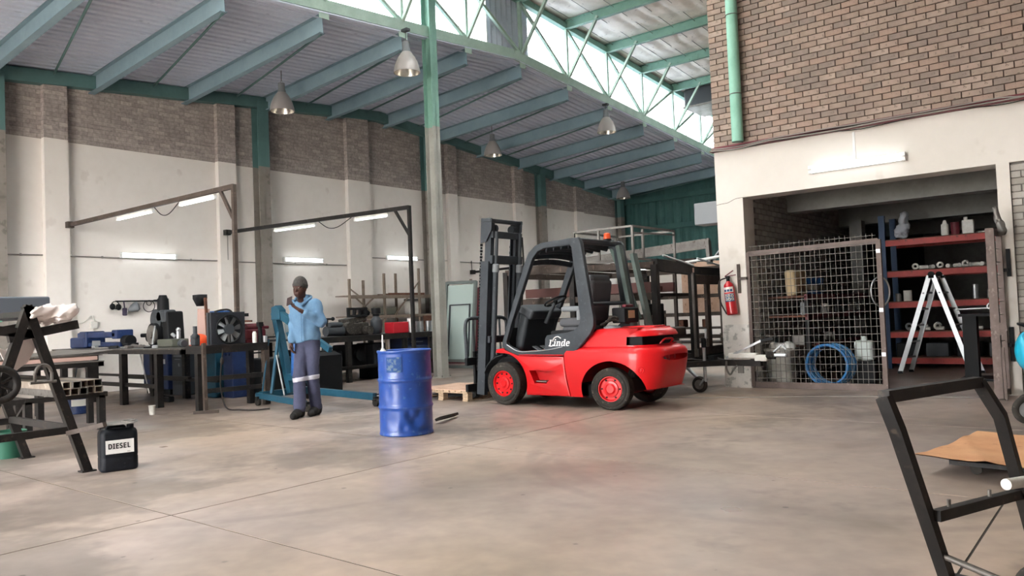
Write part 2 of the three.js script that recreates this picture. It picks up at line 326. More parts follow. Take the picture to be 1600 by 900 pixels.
for (const [z, l] of [[-5.05, 'steel wall column in front of the pier beside the tool rail'], [-10.62, 'steel wall column between the two lamp booms, green above grey'], [-16.2, 'steel wall column hidden behind the free standing column'], [-21.75, 'steel wall column beyond the forklift mast, green above grey'], [-27.05, 'steel corner column where side wall meets green sheeting']])
  steelColumn('wall_column', l, WEST + 0.16, z, 0.3, 0.26, eaveY(z) + 0.15, PAINT, 'steel columns along the side wall', M.wallColumn, M.greenDark);
steelColumn('girder_column', 'free standing steel column with green top carrying the roof girder', -11.28, -11.5, 0.2, 0.24, headY(-11.5) + 0.1, 5.2);

// eave beam along the left wall, two straight lengths meeting at the ridge
for (const [n, a, b] of [[1, REAR, RIDGE], [2, RIDGE, FAR + 0.1]]) structure('trim_' + n, bar([WEST + 0.1, eaveY(a) + 0.13, a], [WEST + 0.1, eaveY(b) + 0.13, b], 0.2, 0.26), M.greenDark, 'green eave beam on top of the side wall', { category: 'beam' });

// ribbed roof sheets (ribs run down the slope) as real folds
function ribbed(x0, x1, zA, zB, fy, pitch, h, thick = 0.01) {
  const prof = []; for (let x = x0; x < x1 - 1e-6; x += pitch) prof.push([x, 0], [x + pitch * 0.52, 0], [x + pitch * 0.64, h], [x + pitch * 0.88, h]);
  prof.push([x1, 0]);
  const ring = (z) => [...prof.map(([x, y]) => [x, fy(z, x) + y, z]), ...prof.slice().reverse().map(([x, y]) => [x, fy(z, x) + y + thick, z])];
  return crease(loft([ring(zA), ring(zB)], false), 20);
}
const ceiling = structureGroup('ceiling', 'low bay roof of ribbed grey steel sheets', 'ceiling');
for (const [a, b] of [[REAR, RIDGE], [RIDGE, FAR]]) { let x = WEST - 0.3; for (let k = 0; k < 7; k++) { const w = (GIRDER + 0.12 - (WEST - 0.3)) / 7; part(ceiling, 'roof_sheet', ribbed(x, x + w, a, b, lowDeck, w / 4, 0.036), M.sheet); x += w; } }
// purlins of the low bay: channel sections from the wall to the girder
const nodes = []; for (let z = 4.9; z > FAR; z -= 1.96) nodes.push(z);   // 4.9, 2.94, ... -8.82, -10.78, -12.74, -14.7 ...
for (const z of nodes) {
  const y = lowDeck(z) - 0.01, yw = lowDeck(z, WEST) - 0.01, pur = (dy, h, dz, w) => bar([WEST, yw - dy, z + dz], [GIRDER + 0.05, y - dy, z + dz], w, h), g = [pur(0.17, 0.34, 0, 0.01), pur(0.006, 0.012, 0.015, 0.13), pur(0.334, 0.014, 0.015, 0.13)];
  const o = structure('roof_purlin', g, M.purlin, 'blue green painted purlin under the low bay roof', { category: 'purlin' }); o.name = numbered('roof_purlin');
  const br = structure('roof_brace', rod([GIRDER, y - 0.34, z], [WEST + 0.1, eaveY(z - 1.2) + 0.2, z - 1.2], 0.022), M.greenDark, 'thin green brace rod under the low bay roof', { category: 'brace' }); br.name = numbered('roof_brace');
}

// lattice girder with the clerestory glazing on it
for (const [a, b] of [[REAR, RIDGE], [RIDGE, FAR]]) {
  const c1 = structure('girder_chord', bar([GIRDER + 0.05, sillY(a) - 0.12, a], [GIRDER + 0.05, sillY(b) - 0.12, b], 0.14, 0.22), M.greenPale, 'pale green bottom chord of the lattice girder', { category: 'beam' }); c1.name = numbered('girder_chord');
  const c2 = structure('girder_chord', bar([GIRDER + 0.05, headY(a) + 0.06, a], [GIRDER + 0.05, headY(b) + 0.06, b], 0.14, 0.16), M.green, 'green top chord of the lattice girder', { category: 'beam' }); c2.name = numbered('girder_chord');
  const c3 = structure('clerestory_upstand', bar([GIRDER - 0.06, (lowDeck(a) + sillY(a)) / 2 , a], [GIRDER - 0.06, (lowDeck(b) + sillY(b)) / 2, b], 0.04, 0.34), M.sheet, 'grey flashing below the clerestory glazing', { category: 'trim' }); c3.name = numbered('clerestory_upstand');
}
for (const [a, b] of [[REAR, RIDGE], [RIDGE, FAR]]) { const o = structure('clerestory_head', bar([GIRDER - 0.06, headY(a) + 0.2, a], [GIRDER - 0.06, headY(b) + 0.2, b], 0.06, 0.34), M.greenDark, 'green head flashing above the clerestory glazing', { category: 'trim' }); o.name = numbered('clerestory_head'); }
nodes.forEach((z, k) => {
  const a = (z0) => [GIRDER + 0.06, sillY(z0) - 0.04, z0], t = (z0) => [GIRDER + 0.06, headY(z0), z0];
  const add = (n, g, l) => { const o = structure(n, g, M.greenPale, l, { category: 'truss member' }); o.name = numbered(n); };
  add('girder_post', bar(a(z), t(z), 0.075, 0.075), 'pale green upright post of the lattice girder');
  if (k + 1 < nodes.length) add('girder_diagonal', z > -19 ? bar(t(z), a(nodes[k + 1]), 0.07, 0.07) : bar(a(z), t(nodes[k + 1]), 0.07, 0.07), 'pale green diagonal of the lattice girder');
  add('knee_brace', bar([GIRDER + 0.08, sillY(z) - 0.05, z], [GIRDER + 1.05, headY(z) + 0.08, z], 0.065, 0.065), 'pale green knee brace from girder to high roof purlin');
  // gusset plate and hanger bracket at the node
  add('gusset_plate', box(0.012, 0.34, 0.22, GIRDER + 0.1, sillY(z) - 0.2, z), 'pale green gusset plate at a girder node');
});
// glazing: translucent sheets, a grey steel panel at the ridge
const frost = phys({ color: 0xf4f6f6, transmission: 1, roughness: 0.0, thickness: 0 }), cloudyPane = phys({ color: 0xcbcecf, transmission: 1, roughness: 0.0, thickness: 0 });
let wn = 0;
function clerestory(z0, z1) {
  const w = structureGroup('window_' + (++wn), 'bright clerestory glazing above the low roof', 'window'), n = Math.round((z0 - z1) / 0.98);
  for (let i = 0; i < n; i++) {
    const a = z0 + (z1 - z0) * i / n, b = z0 + (z1 - z0) * (i + 1) / n;
    const ring = (z) => [[GIRDER - 0.09, sillY(z) - 0.05, z], [GIRDER - 0.085, sillY(z) - 0.05, z], [GIRDER - 0.085, headY(z) + 0.1, z], [GIRDER - 0.09, headY(z) + 0.1, z]];
    part(w, 'pane', crease(loft([ring(a - 0.006), ring(b + 0.006)])), cloudyPane);
    part(w, 'glazing_bar', bar([GIRDER - 0.085, sillY(b) - 0.05, b], [GIRDER - 0.085, headY(b) + 0.1, b], 0.012, 0.02), M.offWhite);
  }
}
clerestory(REAR, -13.62); clerestory(-15.2, FAR);
{
  const ring = (z, k) => { const dx = (k % 2) * 0.035; return [[GIRDER - 0.1 + dx, sillY(z) - 0.06, z], [GIRDER - 0.09 + dx, sillY(z) - 0.06, z], [GIRDER - 0.09 + dx, headY(z) + 0.2, z], [GIRDER - 0.1 + dx, headY(z) + 0.2, z]]; };
  const rings = []; for (let k = 0; k <= 16; k++) rings.push(ring(-13.62 - k * 1.58 / 16, k));
  structure('clerestory_panel', crease(loft(rings), 20), M.sheet, 'ribbed grey steel panel between the clerestory windows', { category: 'panel' });
}

// high bay roof: insulation blanket above green purlins
const high = structureGroup('ceiling_high', 'high bay roof lined with wrinkled silver white insulation blanket', 'ceiling');
{
  const zs = [REAR, ...nodes.filter((z) => Math.abs(z - RIDGE) > 0.4), RIDGE, FAR].sort((a, b) => b - a);
  const LIGHTS = [[-9.0, -8.25], [-6.4, -5.65]];      // unseen rooflight strips, added to brighten the floor and side wall
  const strips = (l) => { const o = [GIRDER - 0.15]; for (const s of l) o.push(s[0], s[1]); o.push(EAST + 0.2); const r = []; for (let i = 0; i < o.length; i += 2) r.push([o[i], o[i + 1]]); return r; };
  for (let k = 0; k + 1 < zs.length; k++) {
    const za = zs[k], zb = zs[k + 1], vis = za < -13 && zb > -27.6, lit = za > 3.5 || zb < -26.8 ? [] : za > -12 ? LIGHTS : za > -14.5 ? [LIGHTS[1]] : za > -20.5 ? [[-6.4, -5.1]] : [[-8.9, -7.6], [-6.4, -5.1]];
    for (const [x0, x1] of strips(lit)) {
      const nx = vis ? 150 : 6, nz = vis ? 16 : 2, g = new THREE.PlaneGeometry(1, 1, nx, nz), p = g.attributes.position;
      for (let i = 0; i < p.count; i++) {
        const u = p.getX(i) + 0.5, v = p.getY(i) + 0.5, z = za + (zb - za) * v, x = x0 + (x1 - x0) * u, sag = Math.sin(v * PI) * 0.07;
        const q = vis ? (Math.pow(Math.abs(Math.sin(x * 5.2 + fbm(((x * 0.11) % 1 + 1) % 1, v, 4, 2, 3 + k))), 6) * 0.035 - 0.02 + (fbm(((x * 0.2) % 1 + 1) % 1, v, 8, 4, 13 + k) - 0.5) * 0.11) * Math.sin(v * PI) : 0;
        p.setXYZ(i, x, highDeck(z) - 0.05 - sag + q, z);
      }
      g.computeVertexNormals();
      part(high, 'insulation_blanket', g, M.foil);
      part(high, 'roof_sheet', bar([(x0 + x1) / 2, highDeck(za) + 0.06, za], [(x0 + x1) / 2, highDeck(zb) + 0.06, zb], x1 - x0 + (x0 < GIRDER ? 0.5 : 0.02), 0.03), M.sheet);
    }
    for (const [x0, x1] of lit) part(high, 'added_rooflight_sheet', bar([(x0 + x1) / 2, highDeck(za) + 0.05, za], [(x0 + x1) / 2, highDeck(zb) + 0.05, zb], x1 - x0, 0.004), frost, { label: 'added unseen clear rooflight sheet' });
  }
  for (let x = GIRDER + 0.3; x < -3; x += 0.62) { const o = structure('roof_wire', rods([[x, highDeck(-12) - 0.14, -12], [x, highDeck(RIDGE) - 0.14, RIDGE], [x, highDeck(FAR) - 0.14, FAR]], 0.007, 5), M.greySteel, 'straining wire under the roof insulation', { category: 'wire' }); o.name = numbered('roof_wire'); }
  for (const z of nodes) {
    const y = highDeck(z) - 0.08, o = structure('high_purlin', [span(GIRDER, EAST, y - 0.24, y, z - 0.006, z + 0.006), span(GIRDER, EAST, y - 0.012, y, z - 0.05, z + 0.05), span(GIRDER, EAST, y - 0.24, y - 0.226, z - 0.06, z + 0.06)], M.green, 'green purlin under the high bay roof', { category: 'purlin' }); o.name = numbered('high_purlin');
  }
  // dark roof ventilator duct beyond the brick wall
  const d = room(thing('roof_duct', 'dark sheet metal duct hanging below the high roof', 'duct', [-9.8, 7.6, -23.4])); d.userData.kind = 'structure';
  part(d, 'duct_body', rbox(2.4, 0.62, 1.5, 0.08, -9.9, 7.95, -23.6), M.darkGrey);
  part(d, 'duct_flange', rbox(2.46, 0.06, 1.56, 0.02, -9.9, 7.66, -23.6), M.greySteel);
}

// end wall of green ribbed sheeting with girts
{
  const rings = [], y0 = 0, xs = []; for (let x = WEST; x <= EAST; x += 0.09) xs.push(x);
  const roofAt = (x) => x < GIRDER ? lowDeck(FAR) : highDeck(FAR);
  const ring = (x, k) => { const d = (k % 4 < 2 ? 0 : 0.035); return [[x, y0, FAR - 0.012 + d], [x, y0, FAR + d], [x, roofAt(x) + 0.1, FAR + d], [x, roofAt(x) + 0.1, FAR - 0.012 + d]]; };
  xs.forEach((x, k) => rings.push(ring(x, k)));
  const w = structureGroup('wall_far', 'dark green ribbed steel sheeting of the end wall', 'wall');
  part(w, 'sheeting', crease(loft(rings), 20), M.sheetGreen);
  for (const y of [1.4, 2.9, 4.35, 5.5]) part(w, 'girt', span(WEST, -5, y, y + 0.2, FAR + 0.05, FAR + 0.13), M.sheetGreen);
  part(w, 'dado', span(WEST, -8.5, 0, 2.92, FAR + 0.14, FAR + 0.26), M.wall, { label: 'low off-white painted wall' });
  part(w, 'wind_post', span(-12.0, -11.8, 0, 7.5, FAR + 0.05, FAR + 0.25), M.greenDark);
}
// walls out of view behind and beside the camera, with the wide open vehicle door that lets the daylight in
const DOOR = [-11.5, -4.2, 5.0];
{
  const w = structureGroup('wall_rear', 'rear hall wall with the open vehicle doorway', 'wall');
  part(w, 'plaster', [span(WEST - 0.2, DOOR[0], 0, 8.2, REAR, REAR + 0.23), span(DOOR[1], EAST + 0.2, 0, 8.2, REAR, REAR + 0.23), span(DOOR[0], DOOR[1], DOOR[2], 8.2, REAR, REAR + 0.23)], M.wall);
  structure('wall_right', span(EAST, EAST + 0.23, 0, 9.3, FAR, REAR), M.wallBrick, 'brick wall on the right side of the hall');
}
// ---------------------------------------------------------------- store room: white lintel and pillars, bare brick above, dark inside
const brickTones = [0x99877b, 0x928177, 0x9f8c80, 0x8a7c73, 0x9f897c, 0x97867a, 0xa69488, 0x8f8178];
const brickMats = brickTones.map((c, i) => std({ map: blotch(c, new THREE.Color(c).multiplyScalar(0.82).getHex(), 0.35, 128, 100 + i, 0.28, 0x6d6058), roughness: 0.9 }));
const greyBrickMats = [0xa9a49d, 0x9c978f, 0xb4afa8].map((c, i) => std({ map: blotch(c, new THREE.Color(c).multiplyScalar(0.84).getHex(), 0.35, 128, 120 + i, 0.3, 0x7d7872), roughness: 0.9 }));
const mortar = std({ map: blotch(0x5f4d44, 0x4f4038, 0.5, 128, 131), roughness: 0.95 });
const mortarGrey = std({ map: blotch(0x7d7873, 0x6d6863, 0.5, 128, 132), roughness: 0.95 });
const BL = 0.232, BC = 0.086;
function brickGeometry(len) { return boxUV(merge(poly([[-len / 2, -0.038], [len / 2, -0.038], [len / 2, 0.038], [-len / 2, 0.038]], 0.06, 0.004))); }
const brickShapes = {};
const brickShape = (len) => brickShapes[len.toFixed(3)] ??= brickGeometry(len);
{
  const w = structureGroup('wall_store_upper', 'bare brown brick wall above the white store room lintel', 'wall');
  part(w, 'mortar', span(-5.0, EAST, 3.62, 9.0, STORE - 0.25, STORE - 0.028), mortar);
  const list = [], X0 = -5.0;
  for (let r = 0; r < 31; r++) {
    const y = 3.665 + BC * (r + 0.5);
    for (let k = 0; k < 21; k++) {
      let a = X0 + k * BL - (r % 2 ? BL / 2 : 0), b = a + BL - 0.011; a = Math.max(a, X0); if (b - a < 0.04) continue;
      const x = (a + b) / 2, px = new THREE.Vector3(x, y - EYE, STORE), d = px.dot(fwd), sx = 800 + FOCAL * px.dot(camRight) / d, sy = 450 - FOCAL * px.dot(camUp) / d;
      const shown = sx < 1625 && sy > -14 && !(a > -4.67 && b < -4.45);
      list.push({ a, b, x, y, d: px.length() + (shown ? 0 : 100), r, k, shown });
    }
  }
  list.sort((p, q) => p.d - q.d);
  const rest = brickMats.map(() => []);
  list.forEach((t, i) => {
    const tone = Math.floor(hash2(t.r, t.k, 77) * brickMats.length), g = brickShape(+(t.b - t.a).toFixed(3)), dz = STORE - 0.06 + (hash2(t.k, t.r, 5) - 0.5) * 0.006, rot = (hash2(t.k, t.r, 9) - 0.5) * 0.012;
    if (i < 300 && t.shown) { const m = new THREE.Mesh(g, brickMats[tone]); m.name = 'brick'; m.position.set(t.x, t.y, dz); m.rotation.z = rot; m.castShadow = m.receiveShadow = true; w.add(m); }
    else if (t.shown || (t.y < 6.4 && t.x < 0)) rest[tone].push(g.clone().translate(t.x, t.y, dz));
  });
  rest.forEach((l, i) => { if (l.length) { const m = part(w, 'brickwork', l, brickMats[i], { uv: true, kind: 'stuff' }); } });
  // green steel pipe running up the brick face
  const d = room(thing('green_pipe', 'green painted steel pipe running up the brown brick wall', 'pipe', [-4.56, 3.66, STORE + 0.06]));
  part(d, 'pipe_run', cyl(0.085, 0.085, 5.05, -4.565, 3.69 + 2.52, STORE + 0.115, 20), std({ map: blotch(0x8ebfac, 0x83b4a0, 0.7, 128, 133), roughness: 0.5 }));
  for (const y of [4.4, 5.6, 6.8]) part(d, 'pipe_clamp', [torus(0.09, 0.006, -4.565, y, STORE + 0.115, PI / 2)], M.greySteel);
}
{
  const w = structureGroup('wall_store_front', 'white plastered store room front with wide doorway', 'wall');
  const L = 2.86;
  part(w, 'lintel', [span(-5.0, EAST, L, 3.6, STORE - 0.4, STORE), span(-5.0, EAST, 3.6, 3.62, STORE - 0.4, STORE - 0.02)], M.plaster);
  part(w, 'pillar', [span(-5.0, -4.58, 0.95, L, STORE - 0.4, STORE)], M.plaster);
  part(w, 'pillar_base', [span(-5.0, -4.58, 0, 0.95, STORE - 0.4, STORE)], M.pillarBase, { label: 'grimy scuffed pillar foot' });
  part(w, 'pillar', [span(-1.32, -1.18, 0, L, STORE - 0.4, STORE)], M.plaster);
  part(w, 'cable_duct', span(-2.975, -2.945, 3.16, 3.56, STORE, STORE + 0.012), M.white);
  // hairline crack across the pillar head as a real recessed strip
  part(w, 'crack', hose([[-5.0, 2.79, STORE + 0.0005], [-4.9, 2.80, STORE + 0.0005], [-4.82, 2.805, STORE + 0.0005], [-4.7, 2.85, STORE + 0.0005], [-4.58, 2.86, STORE + 0.0005]], 0.003, 16, 4), M.joint);
  const s = structureGroup('wall_store_side', 'grey brick wall beside the store room pillar', 'wall');
  part(s, 'mortar', span(-1.18, EAST, 0, 2.86, STORE - 0.3, STORE - 0.05), mortarGrey);
  for (let r = 0; r < 33; r++) for (let k = 0; k < 3; k++) {
    let a = -1.175 + k * BL - (r % 2 ? BL / 2 : 0), b = a + BL - 0.012; a = Math.max(a, -1.175); if (b - a < 0.05) continue;
    const m = new THREE.Mesh(brickShape(+(b - a).toFixed(3)), greyBrickMats[Math.floor(hash2(r, k, 31) * 3)]); m.name = 'brick'; m.position.set((a + b) / 2, BC * (r + 0.5), STORE - 0.095 + (hash2(k, r, 6) - 0.5) * 0.008); m.castShadow = m.receiveShadow = true; s.add(m);
  }
  // red steel angle with loose cables lying along it
  structure('trim_3', [span(-5.03, EAST, 3.6, 3.615, STORE - 0.02, STORE + 0.09), span(-5.03, EAST, 3.6, 3.68, STORE + 0.0, STORE + 0.012)], M.maroon, 'maroon steel angle along the top of the lintel', { category: 'trim' });
  for (let k = 0; k < 5; k++) {
    const pts = []; for (let x = -5.02; x < 0.4; x += 0.42) pts.push([x, 3.635 + k * 0.006 + rr(-0.004, 0.012) - (k > 2 ? 0.05 : 0) - (hash2(k, Math.round(x * 10), 3) > 0.75 ? 0.03 : 0), STORE + 0.03 + 0.018 * (k % 3) + rr(-0.004, 0.004) + (k > 2 ? 0.055 : 0)]);
    single('loose_cable', ['thick black cable', 'maroon cable', 'grey cable', 'thin black drooping cable', 'pale drooping cable'][k] + ' lying along the maroon lintel angle', 'cable', hose(pts, k % 2 ? 0.007 : 0.01, 90, 6), [M.cable, M.maroon, M.cableGrey, M.cable, M.cableGrey][k]);
  }
}
{
  // inside of the store room
  structure('ceiling_store', [span(-4.9, 0.2, 3.12, 3.3, -24.2, STORE - 0.4), span(-4.62, 0, 2.78, 3.12, -13.55, -13.2), span(-4.62, 0, 2.72, 3.12, -16.5, -16.1), span(-4.62, 0, 2.72, 3.12, -20.2, -19.8)], M.concreteGrey, 'grey concrete slab and beams of the store room');
  structure('wall_store_back', span(-5, 0.2, 0, 3.2, -24.2, -24), M.concreteGrey, 'grey back wall deep inside the store room');
  structure('wall_store_right', span(-0.1, 0.1, 0, 3.2, -24, STORE - 0.4), M.concreteGrey, 'inner right wall of the store room');
  const w = structureGroup('wall_store_left', 'dim grey brick side wall inside the store room', 'wall');
  part(w, 'mortar', span(-5.0, -4.635, 0, 8.8, -24.1, STORE - 0.25), std({ color: 0x55524f, roughness: 0.95 }));
  const lists = greyBrickMats.map(() => []);
  let n = 0;
  for (let r = 0; r < 36; r++) for (let k = 0; k < 23; k++) {
    const z = STORE - 0.42 - (k + 0.5) * BL - (r % 2 ? BL / 2 : 0); if (z < -17.3) continue;
    const tone = Math.floor(hash2(r, k, 41) * 3), y = BC * (r + 0.5), g = brickShape(0.219);
    if (r >= 16 && r < 35 && k < 15) { const m = new THREE.Mesh(g, greyBrickMats[tone]); m.name = 'brick'; m.rotation.y = PI / 2; m.position.set(-4.675 + 0.01, y, z); m.castShadow = m.receiveShadow = true; w.add(m); n++; }
    else lists[tone].push(g.clone().rotateY(PI / 2).translate(-4.665, y, z));
  }
  lists.forEach((l, i) => part(w, 'brickwork', l, greyBrickMats[i], { uv: true, kind: 'stuff' }));
  structure('store_column', span(-4.25, -4.03, 0, 2.75, -15.75, -15.5), M.concreteGrey, 'grey concrete column inside the store room', { category: 'column' });
}
// ---------------------------------------------------------------- forklift truck (local x runs from mast to counterweight, +z faces the open floor)
const font = await new FontLoader().loadAsync('fonts/droid/droid_sans_bold.typeface.json');
const fontSerif = await new FontLoader().loadAsync('fonts/droid/droid_serif_bold.typeface.json');
function lettering(text, size, f = font, depth = 0.002) { const g = new TextGeometry(text, { font: f, size, depth, curveSegments: 6, bevelEnabled: false }); g.computeBoundingBox(); const b = g.boundingBox; return g.translate(-(b.min.x + b.max.x) / 2, -(b.min.y + b.max.y) / 2, 0); }
{
  const F = thing('forklift', 'red and dark grey forklift truck parked beside the wooden pallet', 'forklift', [-6.88, 0, -8.78]);
  const HW = 0.56;
  // front chassis with side step pocket
  const archF = []; for (let a = -22; a <= 96; a += 8) archF.push([0.405 * Math.cos(a * PI / 180), 0.30 + 0.405 * Math.sin(a * PI / 180)]);
  const shape = [[0.40, 0.15], ...archF.filter((p) => p[1] > 0.16 && p[0] > -0.12), [-0.13, 0.715], [-0.1, 0.76], [-0.02, 0.775], [0.1, 0.735], [0.27, 0.675], [1.03, 0.665], [1.035, 0.58], [1.06, 0.36], [1.115, 0.15]];
  let body = poly(shape, 2 * HW, 0.022).translate(0, 0, -HW);
  const pocket = () => poly([[0.46, 0.48], [0.90, 0.48], [0.74, 0.31], [0.545, 0.31]], 0.2);
  body = csg(body, [pocket().translate(0, 0, HW - 0.13), pocket().translate(0, 0, -HW - 0.07)]);
  part(F, 'chassis', crease(body, 35), M.red);
  for (const s of [1, -1]) {
    const st = part(F, 'step', box(0.17, 0.014, 0.11, 0.64, 0.335, s * (HW - 0.075)), M.greySteel, { label: 'bare metal step plate in the side pocket' });
    part(F, 'door_sill', rbox(0.74, 0.012, 0.07, 0.005, 0.66, 0.684, s * (HW - 0.03)), M.red);
  }
  part(F, 'underframe', [span(0.3, 1.5, 0.13, 0.3, -0.4, 0.4), span(1.6, 1.78, 0.18, 0.34, -0.34, 0.34), span(-0.35, 0.5, 0.2, 0.62, -0.3, 0.3)], M.dark);
  // rear body and counterweight: lofted, arches and vents cut out
  const plan = (y, x0, hw, rear, r) => {
    const p = [[x0, y, hw], [x0 + 0.3, y, hw], [x0 + 0.6, y, hw]], n = 10;
    for (let i = 0; i <= n; i++) { const a = PI / 2 * i / n; p.push([rear - r + r * Math.sin(a), y, hw - r + r * Math.cos(a)]); }
    for (let i = n; i >= 0; i--) { const a = PI / 2 * i / n; p.push([rear - r + r * Math.sin(a), y, -(hw - r + r * Math.cos(a))]); }
    p.push([x0 + 0.6, y, -hw], [x0 + 0.3, y, -hw], [x0, y, -hw]);
    return p.reverse();
  };
  let rear = loft([plan(0.15, 1.125, HW - 0.01, 2.2, 0.3), plan(0.27, 1.1, HW, 2.26, 0.33), plan(0.45, 1.062, HW + 0.005, 2.33, 0.36), plan(0.62, 1.045, HW + 0.005, 2.37, 0.38), plan(0.70, 1.045, HW, 2.375, 0.38), plan(0.745, 1.08, HW - 0.012, 2.35, 0.37), plan(0.775, 1.12, HW - 0.045, 2.29, 0.34), plan(0.785, 1.14, HW - 0.08, 2.25, 0.3)]);
  const archC = (s) => place(new THREE.CylinderGeometry(1, 1, 0.34, 48).rotateX(PI / 2).scale(0.44, 0.36, 1), 1.73, 0.25, s * (HW - 0.07));
  rear = csg(rear, [archC(1), archC(-1), span(1.68, 2.6, -0.1, 0.262, -0.7, 0.7),
    poly(smoothPts([[-0.3, 0.665], [0.3, 0.665], [0.27, 0.615], [0.0, 0.595], [-0.27, 0.615]], 4), 0.3).rotateY(PI / 2).translate(2.20, 0, 0)]);
  part(F, 'counterweight', crease(rear, 38), M.red);
  for (const [a] of [[0.16], [-0.0], [-0.16]]) part(F, 'vent_rib', box(0.02, 0.07, 0.05, 2.24, 0.635, a), M.red);
  let hood = loft([plan(0.76, 1.15, HW - 0.075, 2.24, 0.3), plan(0.84, 1.26, HW - 0.085, 2.24, 0.3), plan(0.915, 1.36, HW - 0.095, 2.27, 0.3), plan(0.965, 1.44, HW - 0.11, 2.24, 0.29), plan(1.0, 1.47, HW - 0.14, 2.16, 0.26), plan(1.012, 1.49, HW - 0.2, 2.06, 0.2)]);
  hood = csg(hood, [span(1.93, 2.6, 0.80, 0.905, -0.7, 0.7)]);
  part(F, 'engine_hood', crease(hood, 38), M.red);
  part(F, 'hood_vent', rbox(0.5, 0.125, 2 * (HW - 0.15), 0.02, 1.87, 0.852, 0), M.dark, { label: 'black opening below the hood lid' });
  part(F, 'tow_pin', hose([[2.2, 0.80, 0.12], [2.24, 0.85, 0.1], [2.25, 0.86, 0.0], [2.25, 0.85, -0.12], [2.2, 0.80, -0.16]], 0.013, 20, 8), M.red);
  part(F, 'hood_rib', [rbox(0.46, 0.018, 0.30, 0.008, 1.86, 1.016, -0.1)], M.red);
  part(F, 'fuel_cap', [cyl(0.105, 0.115, 0.03, 1.60, 1.015, 0.26, 24), cyl(0.07, 0.07, 0.02, 1.6, 1.035, 0.26, 24)], M.midGrey);
  part(F, 'rear_lamp', [ball(0.035, 2.14, 0.50, HW - 0.05, 0.6, 1, 0.5), torus(0.036, 0.007, 2.14, 0.50, HW - 0.035, 0, 0.5)], M.red);
  // overhead guard and cab side frames
  const outer = [[0.0, 0.86], [0.0, 0.80], [0.05, 0.75], [0.27, 0.672], [1.0, 0.672], [1.14, 0.69], [1.24, 0.75], [1.45, 0.95], [1.505, 1.05], [1.51, 1.14], [1.36, 2.14], [1.32, 2.19], [1.21, 2.19], [0.74, 2.17], [0.63, 2.14], [0.52, 2.06], [0.45, 1.94], [0.38, 1.78], [0.10, 1.12]];
  const inner = [[0.075, 0.86], [0.085, 0.825], [0.28, 0.735], [0.56, 0.735], [0.72, 0.75], [0.735, 0.90], [0.77, 0.945], [1.10, 0.975], [1.20, 1.0], [1.275, 1.06], [1.31, 1.13], [1.215, 2.07], [1.19, 2.10], [0.78, 2.095], [0.67, 2.06], [0.58, 1.97], [0.44, 1.68], [0.17, 1.10]];
  for (const s of [1, -1]) {
    const fr = part(F, 'guard_frame', crease(poly(outer, 0.075, 0.012, [inner]).translate(0, 0, s > 0 ? HW - 0.085 : -HW + 0.01), 35), M.cab, { label: 'dark grey overhead guard frame' });
    part(fr, 'sill_edge', hose([[0.09, 0.825, s * HW], [0.28, 0.737, s * HW], [0.56, 0.737, s * HW], [0.80, 0.755, s * HW], [1.02, 0.79, s * HW]], 0.006, 20, 6), M.alu);
    const t = lettering('Linde', 0.084, fontSerif, 0.003);
    t.applyMatrix4(new THREE.Matrix4().set(1, 0.28, 0, 0, 0, 1, 0, 0, 0, 0, 1, 0, 0, 0, 0, 1));
    if (s > 0) part(fr, 'lettering', [t.translate(0.97, 0.845, HW - 0.0105), hose([[0.80, 0.805, HW - 0.009], [0.84, 0.80, HW - 0.009], [0.90, 0.82, HW - 0.009]], 0.006, 12, 6), hose([[0.86, 0.86, HW - 0.009], [0.89, 0.905, HW - 0.009], [0.95, 0.925, HW - 0.009], [1.0, 0.90, HW - 0.009]], 0.007, 14, 6)], M.white, { label: 'white script lettering' });
  }
  part(F, 'guard_roof_frame', [rbox(0.1, 0.07, 2 * HW - 0.04, 0.02, 1.29, 2.15, 0), rbox(0.07, 0.05, 2 * HW - 0.04, 0.02, 0.66, 2.115, 0)], M.cab);
  for (const [x, y] of [[0.50, 1.93], [0.56, 2.01], [0.65, 2.065], [0.76, 2.09], [0.88, 2.10], [1.0, 2.105], [1.12, 2.11]]) part(F, 'roof_slat', loft([0, 1, 2, 3, 4, 5, 6].map((i) => { const z = -0.47 + i * 0.1567, q = y + Math.sin(i / 6 * PI) * 0.03; return [[x - 0.008, q - 0.05, z], [x - 0.02, q + 0.012, z], [x + 0.03, q + 0.02, z], [x + 0.008, q - 0.04, z]]; })), M.cab);
  part(F, 'rear_crossbar', [cyl(0.025, 0.025, 2 * HW - 0.12, 1.45, 1.33, 0, 12, PI / 2)], M.cab);
  part(F, 'rear_strut', [bar([1.38, 2.12, -0.36], [1.56, 1.02, -0.36], 0.06, 0.09), bar([1.52, 2.0, -0.5], [1.72, 1.0, -0.5], 0.05, 0.12)], std({ map: blotch(0x5f6d69, 0x53605c, 0.5, 128, 141), roughness: 0.6 }));
  const bc = part(F, 'beacon', [cyl(0.045, 0.05, 0.08, 1.30, 2.235, -0.2, 20), ball(0.045, 1.30, 2.275, -0.2, 1, 0.4, 1)], M.orange, { label: 'orange warning beacon' });
  part(bc, 'beacon_base', cyl(0.055, 0.06, 0.025, 1.30, 2.195, -0.2, 20), M.dark);
  // inside the cab
  part(F, 'cab_floor', [span(0.05, 0.85, 0.66, 0.70, -0.46, 0.46), span(0.0, 0.06, 0.66, 1.05, -0.44, 0.44)], M.dark);
  part(F, 'pedal', [box(0.12, 0.012, 0.09, 0.28, 0.75, 0.12, 0, 0, -0.5), box(0.12, 0.012, 0.09, 0.28, 0.75, -0.05, 0, 0, -0.5)], M.midGrey);
  const seatB = part(F, 'seat_cushion', [rbox(0.46, 0.12, 0.5, 0.05, 0.98, 1.10, 0), rbox(0.42, 0.08, 0.44, 0.03, 1.0, 1.01, 0)], M.seat);
